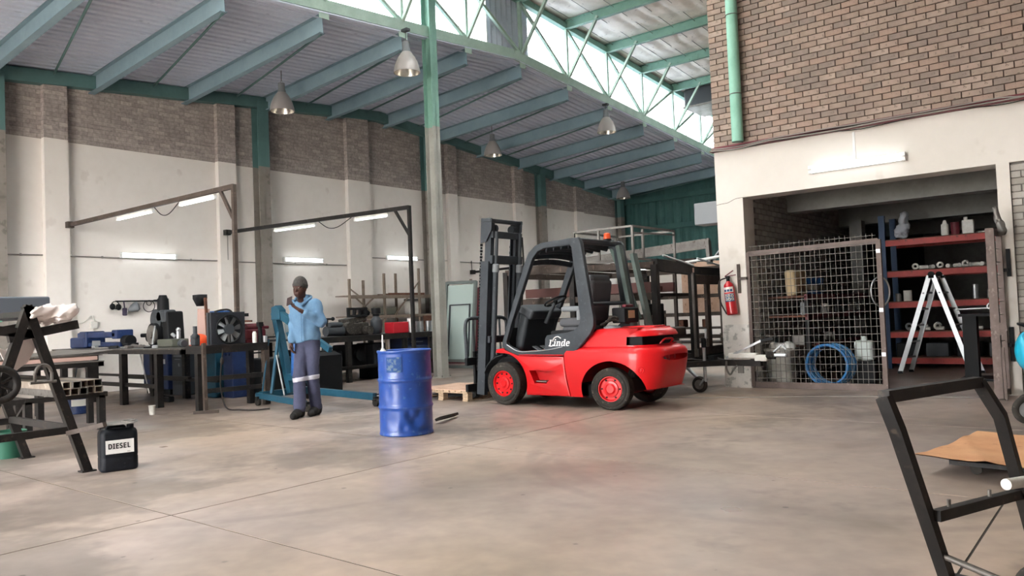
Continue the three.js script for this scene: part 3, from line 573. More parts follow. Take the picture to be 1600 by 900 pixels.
  part(F, 'seat_backrest', [rbox(0.12, 0.56, 0.48, 0.05, 1.24, 1.38, 0, 0, 0, -0.16), rbox(0.14, 0.2, 0.46, 0.05, 1.24, 1.62, 0, 0, 0, -0.2)], M.seat);
  part(F, 'armrest', [rbox(0.3, 0.07, 0.08, 0.03, 0.98, 1.28, 0.26), rbox(0.06, 0.16, 0.06, 0.02, 1.1, 1.2, 0.26)], M.midGrey);
  part(F, 'seat_base', rbox(0.62, 0.36, 0.86, 0.03, 1.05, 0.82, 0), M.dark);
  part(F, 'dashboard', [rbox(0.16, 0.62, 0.7, 0.05, 0.16, 1.02, -0.02, 0, 0, -0.28), rbox(0.24, 0.14, 0.72, 0.04, 0.26, 1.26, -0.02, 0, 0, -0.5)], M.darkGrey);
  const sw = part(F, 'steering_wheel', [torus(0.155, 0.014, 0.52, 1.40, -0.02, PI / 2 - 0.0, 0.0, 0, 36).applyMatrix4(new THREE.Matrix4().makeTranslation(0.52, 1.40, -0.02).multiply(new THREE.Matrix4().makeRotationZ(0.42)).multiply(new THREE.Matrix4().makeTranslation(-0.52, -1.40, 0.02))), bar([0.39, 1.345, -0.02], [0.65, 1.46, -0.02], 0.03, 0.012), ball(0.035, 0.52, 1.395, -0.02)], M.dark);
  part(sw, 'column', rod([0.34, 1.1, -0.02], [0.52, 1.39, -0.02], 0.03, 0.024), M.darkGrey);
  part(F, 'control_lever', [rod([0.7, 1.15, -0.33], [0.72, 1.34, -0.34], 0.01), ball(0.022, 0.72, 1.35, -0.34)], M.dark);
  part(F, 'warning_light_box', [rbox(0.2, 0.2, 0.36, 0.02, 1.62, 1.17, -0.05)], M.dark);
  part(F, 'data_plate', box(0.006, 0.1, 0.16, 1.724, 1.18, -0.03), std({ color: 0xbdb892, roughness: 0.5 }), { label: 'pale yellow display plate' });
  part(F, 'handset', [rbox(0.06, 0.04, 0.2, 0.015, 1.66, 1.29, -0.05)], M.maroon);
  part(F, 'hose_bundle', [0, 1, 2].map((k) => hose([[1.52, 1.05, 0.42 - k * 0.06], [1.58, 1.11 + 0.02 * k, 0.2], [1.66, 1.07, -0.02], [1.60, 1.10, -0.24], [1.52, 1.05, -0.42]], 0.016, 30, 7)), M.rubber);
  // wheels
  const wheel = (name, r, w, hub) => {
    const o = new THREE.Group(); o.name = name;
    const tyre = lathe([[r * 0.60, -w * 0.42], [r * 0.64, -w * 0.5], [r * 0.8, -w * 0.5], [r * 0.84, -w * 0.46], [r * 0.93, -w * 0.47], [r * 0.985, -w * 0.4], [r, -w * 0.28], [r, w * 0.28], [r * 0.985, w * 0.4], [r * 0.93, w * 0.47], [r * 0.84, w * 0.46], [r * 0.8, w * 0.5], [r * 0.64, w * 0.5], [r * 0.60, w * 0.42]], 56, 0, 0, 0, PI / 2);
    part(o, 'tyre', crease(tyre, 25), M.rubber);
    part(o, 'rim', crease(lathe([[r * 0.615, w * 0.40], [r * 0.60, w * 0.46], [r * 0.57, w * 0.46], [r * 0.53, w * 0.3], [r * 0.5, w * 0.27], [hub * 1.5, w * 0.27], [hub * 1.4, w * 0.36], [hub, w * 0.38], [hub * 0.7, w * 0.46], [0, w * 0.46]], 40, 0, 0, 0, PI / 2), 25), M.red, { label: 'red wheel rim' });
    return o;
  };
  const addWheel = (x, r, w, z, steer, hub, bolts, dz) => {
    const o = wheel('wheel', r, w, hub); o.position.set(x, r, z); o.rotation.y = steer + (z < 0 ? PI : 0); F.add(o);
    const rim = o.children[1];
    for (let k = 0; k < bolts; k++) { const a = k / bolts * PI * 2, q = r * 0.46; part(rim, 'wheel_nut', cyl(0.011, 0.011, 0.024, q * Math.cos(a), q * Math.sin(a), w * 0.29, 6, PI / 2), M.dark); }
  };
  for (const s of [1, -1]) { addWheel(0, 0.292, 0.2, s * 0.47, 0, 0.06, 10); addWheel(1.69, 0.262, 0.19, s * 0.455, 0.16, 0.07, 6); }
  for (const s of [1, -1]) part(F, 'front_mudguard', loft([0, 1, 2, 3, 4].map((i) => { const a = (92 + i * 17) * PI / 180, r1 = 0.37, r2 = 0.39, c = [0, 0.3]; return [[c[0] + r1 * Math.cos(a), c[1] + r1 * Math.sin(a), s * 0.54], [c[0] + r2 * Math.cos(a), c[1] + r2 * Math.sin(a), s * 0.54], [c[0] + r2 * Math.cos(a), c[1] + r2 * Math.sin(a), s * 0.36], [c[0] + r1 * Math.cos(a), c[1] + r1 * Math.sin(a), s * 0.36]]; })), M.darkGrey);
  // mast, tilted back
  const tilt = (x, y, z) => { const a = -0.09; const dx = x + 0.56, dy = y; return [-0.56 + dx * Math.cos(a) - dy * Math.sin(a), dx * Math.sin(a) + dy * Math.cos(a), z]; };
  const lean = (g) => g.applyMatrix4(new THREE.Matrix4().makeTranslation(-0.56, 0, 0).multiply(new THREE.Matrix4().makeRotationZ(-0.09)).multiply(new THREE.Matrix4().makeTranslation(0.56, 0, 0)));
  for (const s of [1, -1]) {
    const r1 = part(F, 'outer_mast_rail', lean(merge([span(-0.66, -0.52, 0.1, 2.02, s * 0.37 - 0.012, s * 0.37 + 0.012), span(-0.66, -0.645, 0.1, 2.02, s * 0.37, s * 0.31), span(-0.535, -0.52, 0.1, 2.02, s * 0.37, s * 0.31)])), M.cab);
    part(F, 'inner_mast_rail', lean(merge([span(-0.645, -0.535, 0.14, 2.58, s * 0.31 - 0.011, s * 0.31 + 0.011), span(-0.645, -0.63, 0.14, 2.58, s * 0.31, s * 0.245), span(-0.55, -0.535, 0.14, 2.58, s * 0.31, s * 0.245)])), M.cab);
    const cy = part(F, 'lift_cylinder', lean(merge([cyl(0.04, 0.04, 1.7, -0.47, 1.05, s * 0.27, 18)])), M.cab);
    part(cy, 'piston_rod', lean(cyl(0.026, 0.026, 0.66, -0.47, 2.12, s * 0.27, 14)), M.darkGrey);
    part(cy, 'cylinder_head', lean(merge([cyl(0.05, 0.05, 0.1, -0.47, 1.92, s * 0.27, 18), ball(0.05, -0.47, 1.97, s * 0.27, 1, 0.5, 1)])), M.midGrey);
    const links = []; for (let k = 0; k < 42; k++) links.push(box(0.026, 0.036, k % 2 ? 0.03 : 0.018, -0.70, 0.45 + k * 0.044, s * 0.335));
    part(F, 'lift_chain', lean(merge(links)), M.dark);
    part(F, 'mast_end_plate', lean(poly([[-0.70, 2.64], [-0.50, 2.64], [-0.50, 2.48], [-0.60, 2.30], [-0.70, 2.28]], 0.014).translate(0, 0, s * 0.345)), M.cab);
  }
  part(F, 'mast_crosshead', lean(merge([rbox(0.16, 0.05, 0.74, 0.01, -0.59, 2.61, 0), rbox(0.05, 0.1, 0.64, 0.01, -0.53, 2.41, 0), rbox(0.05, 0.1, 0.7, 0.01, -0.50, 0.9, 0), rbox(0.05, 0.12, 0.7, 0.01, -0.50, 2.05, 0), cyl(0.06, 0.06, 0.05, -0.58, 2.50, 0.2, 20, PI / 2), cyl(0.06, 0.06, 0.05, -0.58, 2.50, -0.2, 20, PI / 2)])), M.cab);
  part(F, 'hydraulic_hose', [hose([tilt(-0.46, 2.4, -0.30), tilt(-0.44, 2.0, -0.33), tilt(-0.42, 1.2, -0.3), [-0.3, 0.6, -0.28]], 0.014, 30, 7)], M.rubber);
  // carriage, load backrest and forks
  part(F, 'carriage', [rbox(0.05, 0.11, 1.04, 0.008, -0.72, 0.58, 0), rbox(0.05, 0.11, 1.04, 0.008, -0.72, 0.2, 0), span(-0.70, -0.62, 0.15, 0.66, -0.26, -0.22), span(-0.70, -0.62, 0.15, 0.66, 0.22, 0.26)], M.dark);
  part(F, 'load_backrest', [hose([[-0.74, 0.52, 0.47], [-0.745, 0.8, 0.47], [-0.75, 1.08, 0.47], [-0.75, 1.17, 0.44], [-0.75, 1.20, 0.36], [-0.75, 1.20, 0], [-0.75, 1.20, -0.36], [-0.75, 1.17, -0.44], [-0.75, 1.08, -0.47], [-0.745, 0.8, -0.47], [-0.74, 0.52, -0.47]], 0.026, 80, 10), ...[-0.3, -0.15, 0, 0.15, 0.3].map((z) => bar([-0.745, 0.6, z], [-0.75, 1.19, z], 0.03, 0.012))], M.cab);
  for (const s of [1, -1]) part(F, 'fork', poly([[-0.72, 0.72], [-0.76, 0.72], [-0.76, 0.115], [-0.80, 0.09], [-1.62, 0.075], [-1.62, 0.062], [-0.76, 0.045], [-0.72, 0.075]], 0.11, 0.004).translate(0, 0, s * 0.27 - 0.055), M.dark);
}
// ---------------------------------------------------------------- signed distance meshing for the figure and soft shapes
const smin = (a, b, k) => { const h = Math.max(k - Math.abs(a - b), 0) / k; return Math.min(a, b) - h * h * k * 0.25; };
function capsule(p, a, b, ra, rb) {                        // distance to a tapered capsule
  const bx = b[0] - a[0], by = b[1] - a[1], bz = b[2] - a[2], px = p[0] - a[0], py = p[1] - a[1], pz = p[2] - a[2];
  const t = Math.max(0, Math.min(1, (px * bx + py * by + pz * bz) / (bx * bx + by * by + bz * bz)));
  const dx = px - bx * t, dy = py - by * t, dz = pz - bz * t; return Math.sqrt(dx * dx + dy * dy + dz * dz) - (ra + (rb - ra) * t);
}
const ellipsoid = (p, c, r) => { const x = (p[0] - c[0]) / r[0], y = (p[1] - c[1]) / r[1], z = (p[2] - c[2]) / r[2], k = Math.sqrt(x * x + y * y + z * z); return (k - 1) * Math.min(r[0], r[1], r[2]); };
const chain = (list, k = 0.03) => (p) => { let d = 9; for (let i = 0; i < list.length; i++) { const c = list[i]; d = smin(d, capsule(p, c[0], c[1], c[2], c[3]), k); } return d; };
function surface(sdf, lo, hi, cell) {                      // naive surface nets
  const n = [0, 1, 2].map((i) => Math.ceil((hi[i] - lo[i]) / cell) + 1), [nx, ny, nz] = n, F = new Float32Array(nx * ny * nz), at = (i, j, k) => i + nx * (j + ny * k);
  for (let k = 0; k < nz; k++) for (let j = 0; j < ny; j++) for (let i = 0; i < nx; i++) F[at(i, j, k)] = sdf([lo[0] + i * cell, lo[1] + j * cell, lo[2] + k * cell]);
  const id = new Int32Array(nx * ny * nz).fill(-1), P = [], I = [];
  for (let k = 0; k + 1 < nz; k++) for (let j = 0; j + 1 < ny; j++) for (let i = 0; i + 1 < nx; i++) {
    const q0 = at(i, j, k), neg = (F[q0] < 0) + (F[q0 + 1] < 0) + (F[q0 + nx] < 0) + (F[q0 + nx + 1] < 0) + (F[q0 + nx * ny] < 0) + (F[q0 + nx * ny + 1] < 0) + (F[q0 + nx * ny + nx] < 0) + (F[q0 + nx * ny + nx + 1] < 0);
    if (neg === 0 || neg === 8) continue;
    let c = 0, sx = 0, sy = 0, sz = 0;
    for (let e = 0; e < 12; e++) {
      const ax = e >> 2, u = e & 1, w = (e >> 1) & 1, a = [0, 0, 0], b = [0, 0, 0]; a[(ax + 1) % 3] = b[(ax + 1) % 3] = u; a[(ax + 2) % 3] = b[(ax + 2) % 3] = w; b[ax] = 1;
      const fa = F[at(i + a[0], j + a[1], k + a[2])], fb = F[at(i + b[0], j + b[1], k + b[2])];
      if (fa < 0 !== fb < 0) { const t = fa / (fa - fb); sx += a[0] + (b[0] - a[0]) * t; sy += a[1] + (b[1] - a[1]) * t; sz += a[2] + (b[2] - a[2]) * t; c++; }
    }
    if (c) { id[at(i, j, k)] = P.length / 3; P.push(lo[0] + (i + sx / c) * cell, lo[1] + (j + sy / c) * cell, lo[2] + (k + sz / c) * cell); }
  }
  for (let k = 1; k + 1 < nz; k++) for (let j = 1; j + 1 < ny; j++) for (let i = 1; i + 1 < nx; i++) for (let ax = 0; ax < 3; ax++) {
    const q1 = at(i, j, k), f0 = F[q1] < 0, f1 = F[q1 + (ax === 0 ? 1 : ax === 1 ? nx : nx * ny)] < 0;
    if (f0 === f1) continue;
    const u = [0, 0, 0], w = [0, 0, 0]; u[(ax + 1) % 3] = 1; w[(ax + 2) % 3] = 1;
    const q = [at(i, j, k), at(i - u[0], j - u[1], k - u[2]), at(i - u[0] - w[0], j - u[1] - w[1], k - u[2] - w[2]), at(i - w[0], j - w[1], k - w[2])].map((x) => id[x]);
    if (q.some((x) => x < 0)) continue;
    if (f0) I.push(q[0], q[1], q[2], q[0], q[2], q[3]); else I.push(q[0], q[2], q[1], q[0], q[3], q[2]);
  }
  const g = new THREE.BufferGeometry(); g.setAttribute('position', new THREE.Float32BufferAttribute(P, 3)); g.setIndex(I); g.computeVertexNormals(); return g;
}
const wob = (p, f, s) => (fbm((((p[0] * f + p[1] * 0.37 * f) % 1) + 1) % 1, (((p[1] * f * 0.8 + p[2] * f * 0.6) % 1) + 1) % 1, 4, 3, s) - 0.5);

// ---------------------------------------------------------------- the man walking with a telephone (local +z is where he faces)
{
  const skin = std({ map: blotch(0x4a3029, 0x3f2822, 0.2, 128, 151), roughness: 0.55 });
  const jacketM = std({ map: blotch(0x6586a3, 0x5a7b99, 0.35, 256, 153), roughness: 0.85 });
  const trouserM = std({ map: blotch(0x4c4f66, 0x42455b, 0.35, 256, 155), roughness: 0.9 });
  const beanieM = std({ map: blotch(0x4a4745, 0x3d3a39, 0.08, 128, 157), roughness: 0.95 });
  const foot = onY(484, 649), PX = foot[0], PZ = foot[2];
  const man = thing('person', 'man in grey beanie, blue jacket and slate trousers walking with a phone at his mouth', 'person', [PX, 0, PZ], 0.50);
  const J = { pel: [0, 0.98, 0], chest: [0, 1.34, 0.03], neck: [-0.01, 1.53, 0.07], head: [-0.03, 1.69, 0.13],
    sL: [0.165, 1.475, 0.05], eL: [0.245, 1.24, 0.10], wL: [0.05, 1.40, 0.30], sR: [-0.155, 1.48, 0.03], eR: [-0.19, 1.21, 0.0], wR: [-0.17, 0.99, 0.12],
    hL: [0.075, 0.95, 0], kL: [0.08, 0.52, 0.05], aL: [0.08, 0.10, -0.04], hR: [-0.075, 0.95, 0], kR: [-0.05, 0.53, 0.17], aR: [-0.03, 0.115, 0.24] };
  // skin: one continuous figure, finer at head and hands
  const headS = (p) => {
    const c = J.head; let d = ellipsoid(p, [c[0], c[1] + 0.015, c[2] - 0.01], [0.078, 0.115, 0.095]);
    d = smin(d, ellipsoid(p, [c[0], c[1] - 0.05, c[2] + 0.03], [0.058, 0.07, 0.062]), 0.04);          // jaw
    d = smin(d, capsule(p, [c[0], c[1] + 0.01, c[2] + 0.085], [c[0], c[1] - 0.028, c[2] + 0.105], 0.008, 0.015), 0.015);   // nose
    d = smin(d, capsule(p, [c[0] - 0.016, c[1] - 0.032, c[2] + 0.092], [c[0] + 0.016, c[1] - 0.032, c[2] + 0.092], 0.009, 0.009), 0.01);
    d = smin(d, capsule(p, [c[0] - 0.045, c[1] + 0.024, c[2] + 0.072], [c[0] + 0.045, c[1] + 0.024, c[2] + 0.072], 0.011, 0.011), 0.018);   // brow
    for (const s of [-1, 1]) {
      d = -smin(-d, ellipsoid(p, [c[0] + s * 0.03, c[1] + 0.004, c[2] + 0.092], [0.016, 0.010, 0.014]), 0.012);            // eye sockets
      d = smin(d, ellipsoid(p, [c[0] + s * 0.03, c[1] + 0.003, c[2] + 0.076], [0.012, 0.011, 0.012]), 0.004);
      d = smin(d, ellipsoid(p, [c[0] + s * 0.08, c[1] - 0.005, c[2] - 0.01], [0.012, 0.032, 0.02]), 0.01);                  // ears
    }
    d = smin(d, capsule(p, [c[0] - 0.024, c[1] - 0.058, c[2] + 0.088], [c[0] + 0.024, c[1] - 0.058, c[2] + 0.088], 0.008, 0.008), 0.008);
    d = smin(d, capsule(p, [c[0] - 0.02, c[1] - 0.072, c[2] + 0.086], [c[0] + 0.02, c[1] - 0.072, c[2] + 0.086], 0.009, 0.009), 0.008);
    return smin(d, capsule(p, [J.neck[0], J.neck[1] - 0.06, J.neck[2] - 0.02], [c[0], c[1] - 0.06, c[2] - 0.03], 0.062, 0.055), 0.03);
  };
  const handBones = (wrist, dir, out, thumb, curl) => {       // dir: along the palm, out: palm normal, thumb: towards the thumb side
    const V = (a) => new THREE.Vector3(...a), w = V(wrist), d = V(dir).normalize(), o = V(out).normalize(), t = V(thumb).normalize(), at = (a, b, c) => w.clone().addScaledVector(d, a).addScaledVector(t, b).addScaledVector(o, c).toArray();
    const B = []; for (const y of [-0.028, -0.01, 0.01, 0.028]) B.push([at(0, y * 0.5, 0), at(0.085, y, 0), 0.02, 0.014]);
    [[0.032, 0.042], [0.011, 0.048], [-0.011, 0.044], [-0.031, 0.034]].forEach(([y, L]) => {
      const a = curl, k1 = at(0.085, y, 0), p1 = at(0.085 + L * Math.cos(a), y, L * Math.sin(a)), p2 = at(0.085 + L * Math.cos(a) + L * 0.62 * Math.cos(a * 2.1), y, L * Math.sin(a) + L * 0.62 * Math.sin(a * 2.1)), p3 = at(0.085 + L * Math.cos(a) + L * 0.62 * Math.cos(a * 2.1) + L * 0.5 * Math.cos(a * 2.9), y, L * Math.sin(a) + L * 0.62 * Math.sin(a * 2.1) + L * 0.5 * Math.sin(a * 2.9));
      B.push([k1, p1, 0.0098, 0.0092], [p1, p2, 0.0092, 0.0085], [p2, p3, 0.0085, 0.0075]);
    });
    B.push([at(0.02, 0.02, 0.005), at(0.05, 0.052, 0.018), 0.016, 0.012], [at(0.05, 0.052, 0.018), at(0.082, 0.06, 0.038), 0.0115, 0.0095], [at(0.082, 0.06, 0.038), at(0.105, 0.052, 0.05), 0.0095, 0.0085]);
    return B;
  };
  const bonesL = handBones(J.wL, [-0.75, 0.55, 0.25], [-0.25, 0.55, -0.6], [-0.3, 0.3, 0.6], 0.55), bonesR = handBones(J.wR, [0.02, -1, 0.28], [0.7, 0, -0.1], [0.15, 0.2, 1], 0.4);
  const handL = chain([[J.eL, J.wL, 0.03, 0.027], ...bonesL], 0.009), handR = chain([[J.eR, J.wR, 0.038, 0.028], ...bonesR], 0.009);
  const inside = chain([[J.pel, J.chest, 0.078, 0.085], [J.chest, J.neck, 0.085, 0.055], [J.sL, J.eL, 0.036, 0.03], [J.sR, J.eR, 0.036, 0.03], [[-0.12, 1.45, 0.03], [0.12, 1.45, 0.03], 0.045, 0.045], [J.hL, J.kL, 0.056, 0.042], [J.kL, J.aL, 0.042, 0.032], [J.hR, J.kR, 0.056, 0.042], [J.kR, J.aR, 0.042, 0.032], [J.aL, [0.08, 0.06, 0.08], 0.034, 0.03], [J.aR, [-0.03, 0.06, 0.35], 0.034, 0.03]], 0.05);
  part(man, 'body', [surface(inside, [-0.36, 0.0, -0.2], [0.4, 1.6, 0.45], 0.014), surface(headS, [-0.15, 1.44, -0.04], [0.1, 1.86, 0.29], 0.0045),
    surface((p) => Math.max(handL(p), p[0] - 0.14), [-0.18, 1.32, 0.2], [0.2, 1.62, 0.48], 0.0042), surface((p) => Math.max(handR(p), p[1] - 1.18), [-0.30, 0.76, -0.02], [-0.06, 1.2, 0.3], 0.0042)], skin, { label: 'dark skin of face and hands' });
  for (const s of [-1, 1]) part(man, 'eye', ball(0.0115, J.head[0] + s * 0.03, J.head[1] + 0.003, J.head[2] + 0.0785), std({ color: 0x7a6c62, roughness: 0.4 }));
  for (const s of [-1, 1]) part(man, 'pupil', ball(0.006, J.head[0] + s * 0.03, J.head[1] + 0.001, J.head[2] + 0.0865), M.dark);
  // jacket
  const jac = (p) => {
    let d = 9; const P = [p[0], p[1], p[2] * 1.22];
    d = smin(d, capsule(P, [-0.045, 1.02, 0.01], [-0.055, 1.36, 0.04], 0.138, 0.13), 0.06); d = smin(d, capsule(P, [0.045, 1.02, 0.01], [0.055, 1.36, 0.04], 0.138, 0.13), 0.06);
    d = smin(d, capsule(p, [-0.11, 1.455, 0.035], [0.11, 1.455, 0.04], 0.078, 0.078), 0.08);
    d = smin(d, capsule(p, J.sL, J.eL, 0.074, 0.064), 0.04); d = smin(d, capsule(p, J.eL, [J.eL[0] * 0.28 + J.wL[0] * 0.72, J.eL[1] * 0.28 + J.wL[1] * 0.72, J.eL[2] * 0.28 + J.wL[2] * 0.72], 0.063, 0.05), 0.03);
    d = smin(d, capsule(p, J.sR, J.eR, 0.072, 0.062), 0.04); d = smin(d, capsule(p, J.eR, J.wR, 0.062, 0.05), 0.03);
    d = smin(d, capsule(p, [-0.02, 1.52, 0.06], [-0.01, 1.555, 0.07], 0.078, 0.07), 0.03);
    if (d > 0.06) return d;
    d += wob(p, 2.2, 5) * 0.028 + wob(p, 5, 9) * 0.008 + 0.005 * Math.sin((p[1] * 46 + p[0] * 30) + 6 * wob(p, 1.6, 3)) * (Math.abs(p[0]) > 0.17 ? 1 : 0.4);
    d = Math.max(d, -(p[1] - 0.985 - 0.02 * Math.sin(p[0] * 14)));
    return Math.max(d, -capsule(p, [-0.02, 1.55, 0.09], [-0.03, 1.72, 0.13], 0.058, 0.058));
  };
  const jm = part(man, 'jacket', surface(jac, [-0.42, 0.92, -0.24], [0.46, 1.64, 0.4], 0.0115), jacketM, { label: 'light blue work jacket' });
  part(jm, 'collar', [hose([[-0.095, 1.53, 0.125], [-0.11, 1.57, 0.06], [-0.05, 1.595, -0.03], [0.04, 1.592, -0.03], [0.088, 1.565, 0.05], [0.06, 1.52, 0.13], [0.01, 1.46, 0.17]], 0.018, 40, 8)], jacketM);
  part(jm, 'pocket_flap', [rbox(0.11, 0.045, 0.012, 0.004, 0.1, 1.33, 0.195, -0.1, 0.25, 0), rbox(0.02, 0.42, 0.012, 0.004, 0.005, 1.2, 0.195, 0.02, 0, 0)], jacketM);
  // trousers with reflective bands
  const legs0 = chain([[[-0.045, 1.0, 0], [0.045, 1.0, 0], 0.112, 0.112], [J.hL, J.kL, 0.094, 0.08], [J.kL, [0.08, 0.12, -0.03], 0.08, 0.078], [J.hR, J.kR, 0.094, 0.08], [J.kR, [-0.03, 0.13, 0.23], 0.08, 0.078]], 0.03), legs = (p) => { const d = legs0(p); return d > 0.06 ? d : d + wob(p, 2.4, 15) * 0.022 + wob(p, 6, 19) * 0.008; };
  const tm = part(man, 'trousers', surface((p) => Math.max(legs(p), 0.075 - p[1], p[1] - 1.06), [-0.26, 0.04, -0.2], [0.28, 1.08, 0.4], 0.0115), trouserM, { label: 'slate blue work trousers' });
  part(tm, 'reflective_band', surface((p) => Math.max(legs(p) - 0.006, Math.abs(p[1] - 0.50 - 0.12 * p[0]) - 0.03), [-0.26, 0.4, -0.2], [0.28, 0.62, 0.4], 0.011), std({ color: 0xb6b6c2, roughness: 0.35 }), { label: 'pale silver reflective band' });
  // work shoes
  for (const [x, z, y] of [[0.08, -0.06, 0], [-0.03, 0.22, 0.0]]) {
    const sh = (p) => { let d = capsule(p, [x, y + 0.10, z + 0.0], [x, y + 0.06, z + 0.13], 0.056, 0.046); d = smin(d, capsule(p, [x, y + 0.05, z + 0.10], [x + 0.005, y + 0.045, z + 0.205], 0.05, 0.045), 0.04); d = smin(d, capsule(p, [x, y + 0.05, z - 0.03], [x, y + 0.12, z - 0.02], 0.05, 0.055), 0.04); return Math.max(d, y - p[1] + 0.001); };
    part(man, 'shoe', surface(sh, [x - 0.08, -0.02, z - 0.12], [x + 0.08, 0.24, z + 0.29], 0.008), std({ color: 0x1d1b1b, roughness: 0.7 }));
  }
  const cap = (p) => { const c = J.head; let d = ellipsoid(p, [c[0] + 0.004, c[1] + 0.055, c[2] - 0.02], [0.092, 0.114, 0.107]); d = Math.max(d, -(p[1] - c[1] - 0.028 - 0.18 * (p[2] - c[2]) * -1 + 0.02)); return d + 0.0014 * Math.sin(Math.atan2(p[0] - c[0], p[2] - c[2]) * 60); };
  const bm = part(man, 'beanie', surface(cap, [-0.16, 1.66, -0.02], [0.1, 1.9, 0.26], 0.0055), beanieM, { label: 'dark grey knitted beanie' });
  part(bm, 'turn_up', surface((p) => { const c = J.head, e = ellipsoid(p, [c[0] + 0.004, c[1] + 0.055, c[2] - 0.02], [0.098, 0.12, 0.113]); return Math.max(e, Math.abs(p[1] - c[1] - 0.05 + 0.18 * (c[2] - p[2]) + 0.01) - 0.024); }, [-0.17, 1.62, -0.03], [0.11, 1.86, 0.28], 0.0055), beanieM);
  // telephone in his left hand
  const c50 = Math.cos(0.50), s50 = Math.sin(0.50), lx = -0.072, ly = 1.525, lz = 0.345;
  const ph = thing('mobile_phone', 'dark mobile phone held in front of the walking man\'s mouth', 'phone', [PX + lx * c50 + lz * s50, ly, PZ - lx * s50 + lz * c50], 0.50);
  const orient = (g) => g.rotateX(-0.75).rotateZ(0.35);
  part(ph, 'case', orient(merge(rbox(0.075, 0.15, 0.01, 0.004, 0, 0.0, 0))), std({ color: 0x3a2e2e, roughness: 0.4 }));
  part(ph, 'screen', orient(merge(box(0.068, 0.14, 0.001, 0, 0.0, -0.0056))), phys({ color: 0x16171a, roughness: 0.1 }));
}
// ---------------------------------------------------------------- lamps: lit tube fittings, each with its own light
function tubeFitting(label, a, b, tubes, facing, group, power = 1) {   // a, b: ends; facing: unit direction the light leaves
  const A = v3(a), B = v3(b), mid = A.clone().add(B).multiplyScalar(0.5), dir = B.clone().sub(A), len = dir.length(), f = v3(facing).normalize();
  const o = room(thing('tube_light', label, 'lamp', mid.toArray(), 0, group));
  const off = (p, k, s = 0) => { const side = new THREE.Vector3().crossVectors(dir, f).normalize(); return p.clone().addScaledVector(f, k).addScaledVector(side, s); };
  part(o, 'batten', bar(off(A, 0.02), off(B, 0.02), Math.abs(f.y) > 0.5 ? (tubes > 1 ? 0.1 : 0.05) : 0.035, Math.abs(f.y) > 0.5 ? 0.035 : (tubes > 1 ? 0.1 : 0.05)), M.offWhite);
  for (let k = 0; k < tubes; k++) {
    const s = tubes > 1 ? (k ? 0.032 : -0.032) : 0, u = dir.clone().normalize();
    part(o, 'tube', rod(off(A.clone().addScaledVector(u, 0.03), 0.062, s), off(B.clone().addScaledVector(u, -0.03), 0.062, s), 0.015, 0.015, 12), tubeGlow, { label: 'glowing white fluorescent tube' });
    for (const e of [A, B]) part(o, 'tube_holder', box(0.045, 0.05, 0.045, ...off(e, 0.05, s).toArray()), M.white);
  }
  const L = new THREE.RectAreaLight(0xf0f8ff, 40 * power, len * 0.95, tubes > 1 ? 0.09 : 0.04); L.name = 'tube_glow';
  L.position.copy(off(mid, 0.085)); L.lookAt(off(mid, 1)); 
  // the long side of the light must lie along the fitting
  const z = f.clone().negate(), x = dir.clone().normalize(), y = new THREE.Vector3().crossVectors(z, x).normalize();
  L.quaternion.setFromRotationMatrix(new THREE.Matrix4().makeBasis(x, y, z)); L.castShadow = true;
  scene.add(L);
  return o;
}
const W0 = WEST + 0.02;
tubeFitting('lit twin tube fitting on the side wall below the first lamp boom', [W0, 2.78, -7.33], [W0, 2.78, -8.5], 2, [1, 0, 0], 'tube lights on the side wall');
tubeFitting('lit twin tube fitting on the side wall behind the walking man', [W0, 2.81, -11.25], [W0, 2.81, -12.4], 2, [1, 0, 0], 'tube lights on the side wall');
tubeFitting('lit twin tube fitting on the side wall crossed by the second boom post', [W0, 2.965, -14.58], [W0, 2.965, -15.75], 2, [1, 0, 0], 'tube lights on the side wall');
tubeFitting('lit twin tube fitting on the side wall seen through the forklift guard', [W0, 3.0, -20.9], [W0, 3.0, -21.55], 2, [1, 0, 0], 'tube lights on the side wall');
tubeFitting('lit twin tube fitting on the low far wall seen past the trailer cage', [-15.7, 2.86, FAR + 0.28], [-14.5, 2.86, FAR + 0.28], 2, [0, 0, 1], 'tube lights on the far wall');
tubeFitting('long lit twin tube fitting on the white store room lintel', [-3.55, 3.115, STORE + 0.005], [-2.34, 3.115, STORE + 0.005], 2, [0, 0, 1], 'tube lights', 0.6);

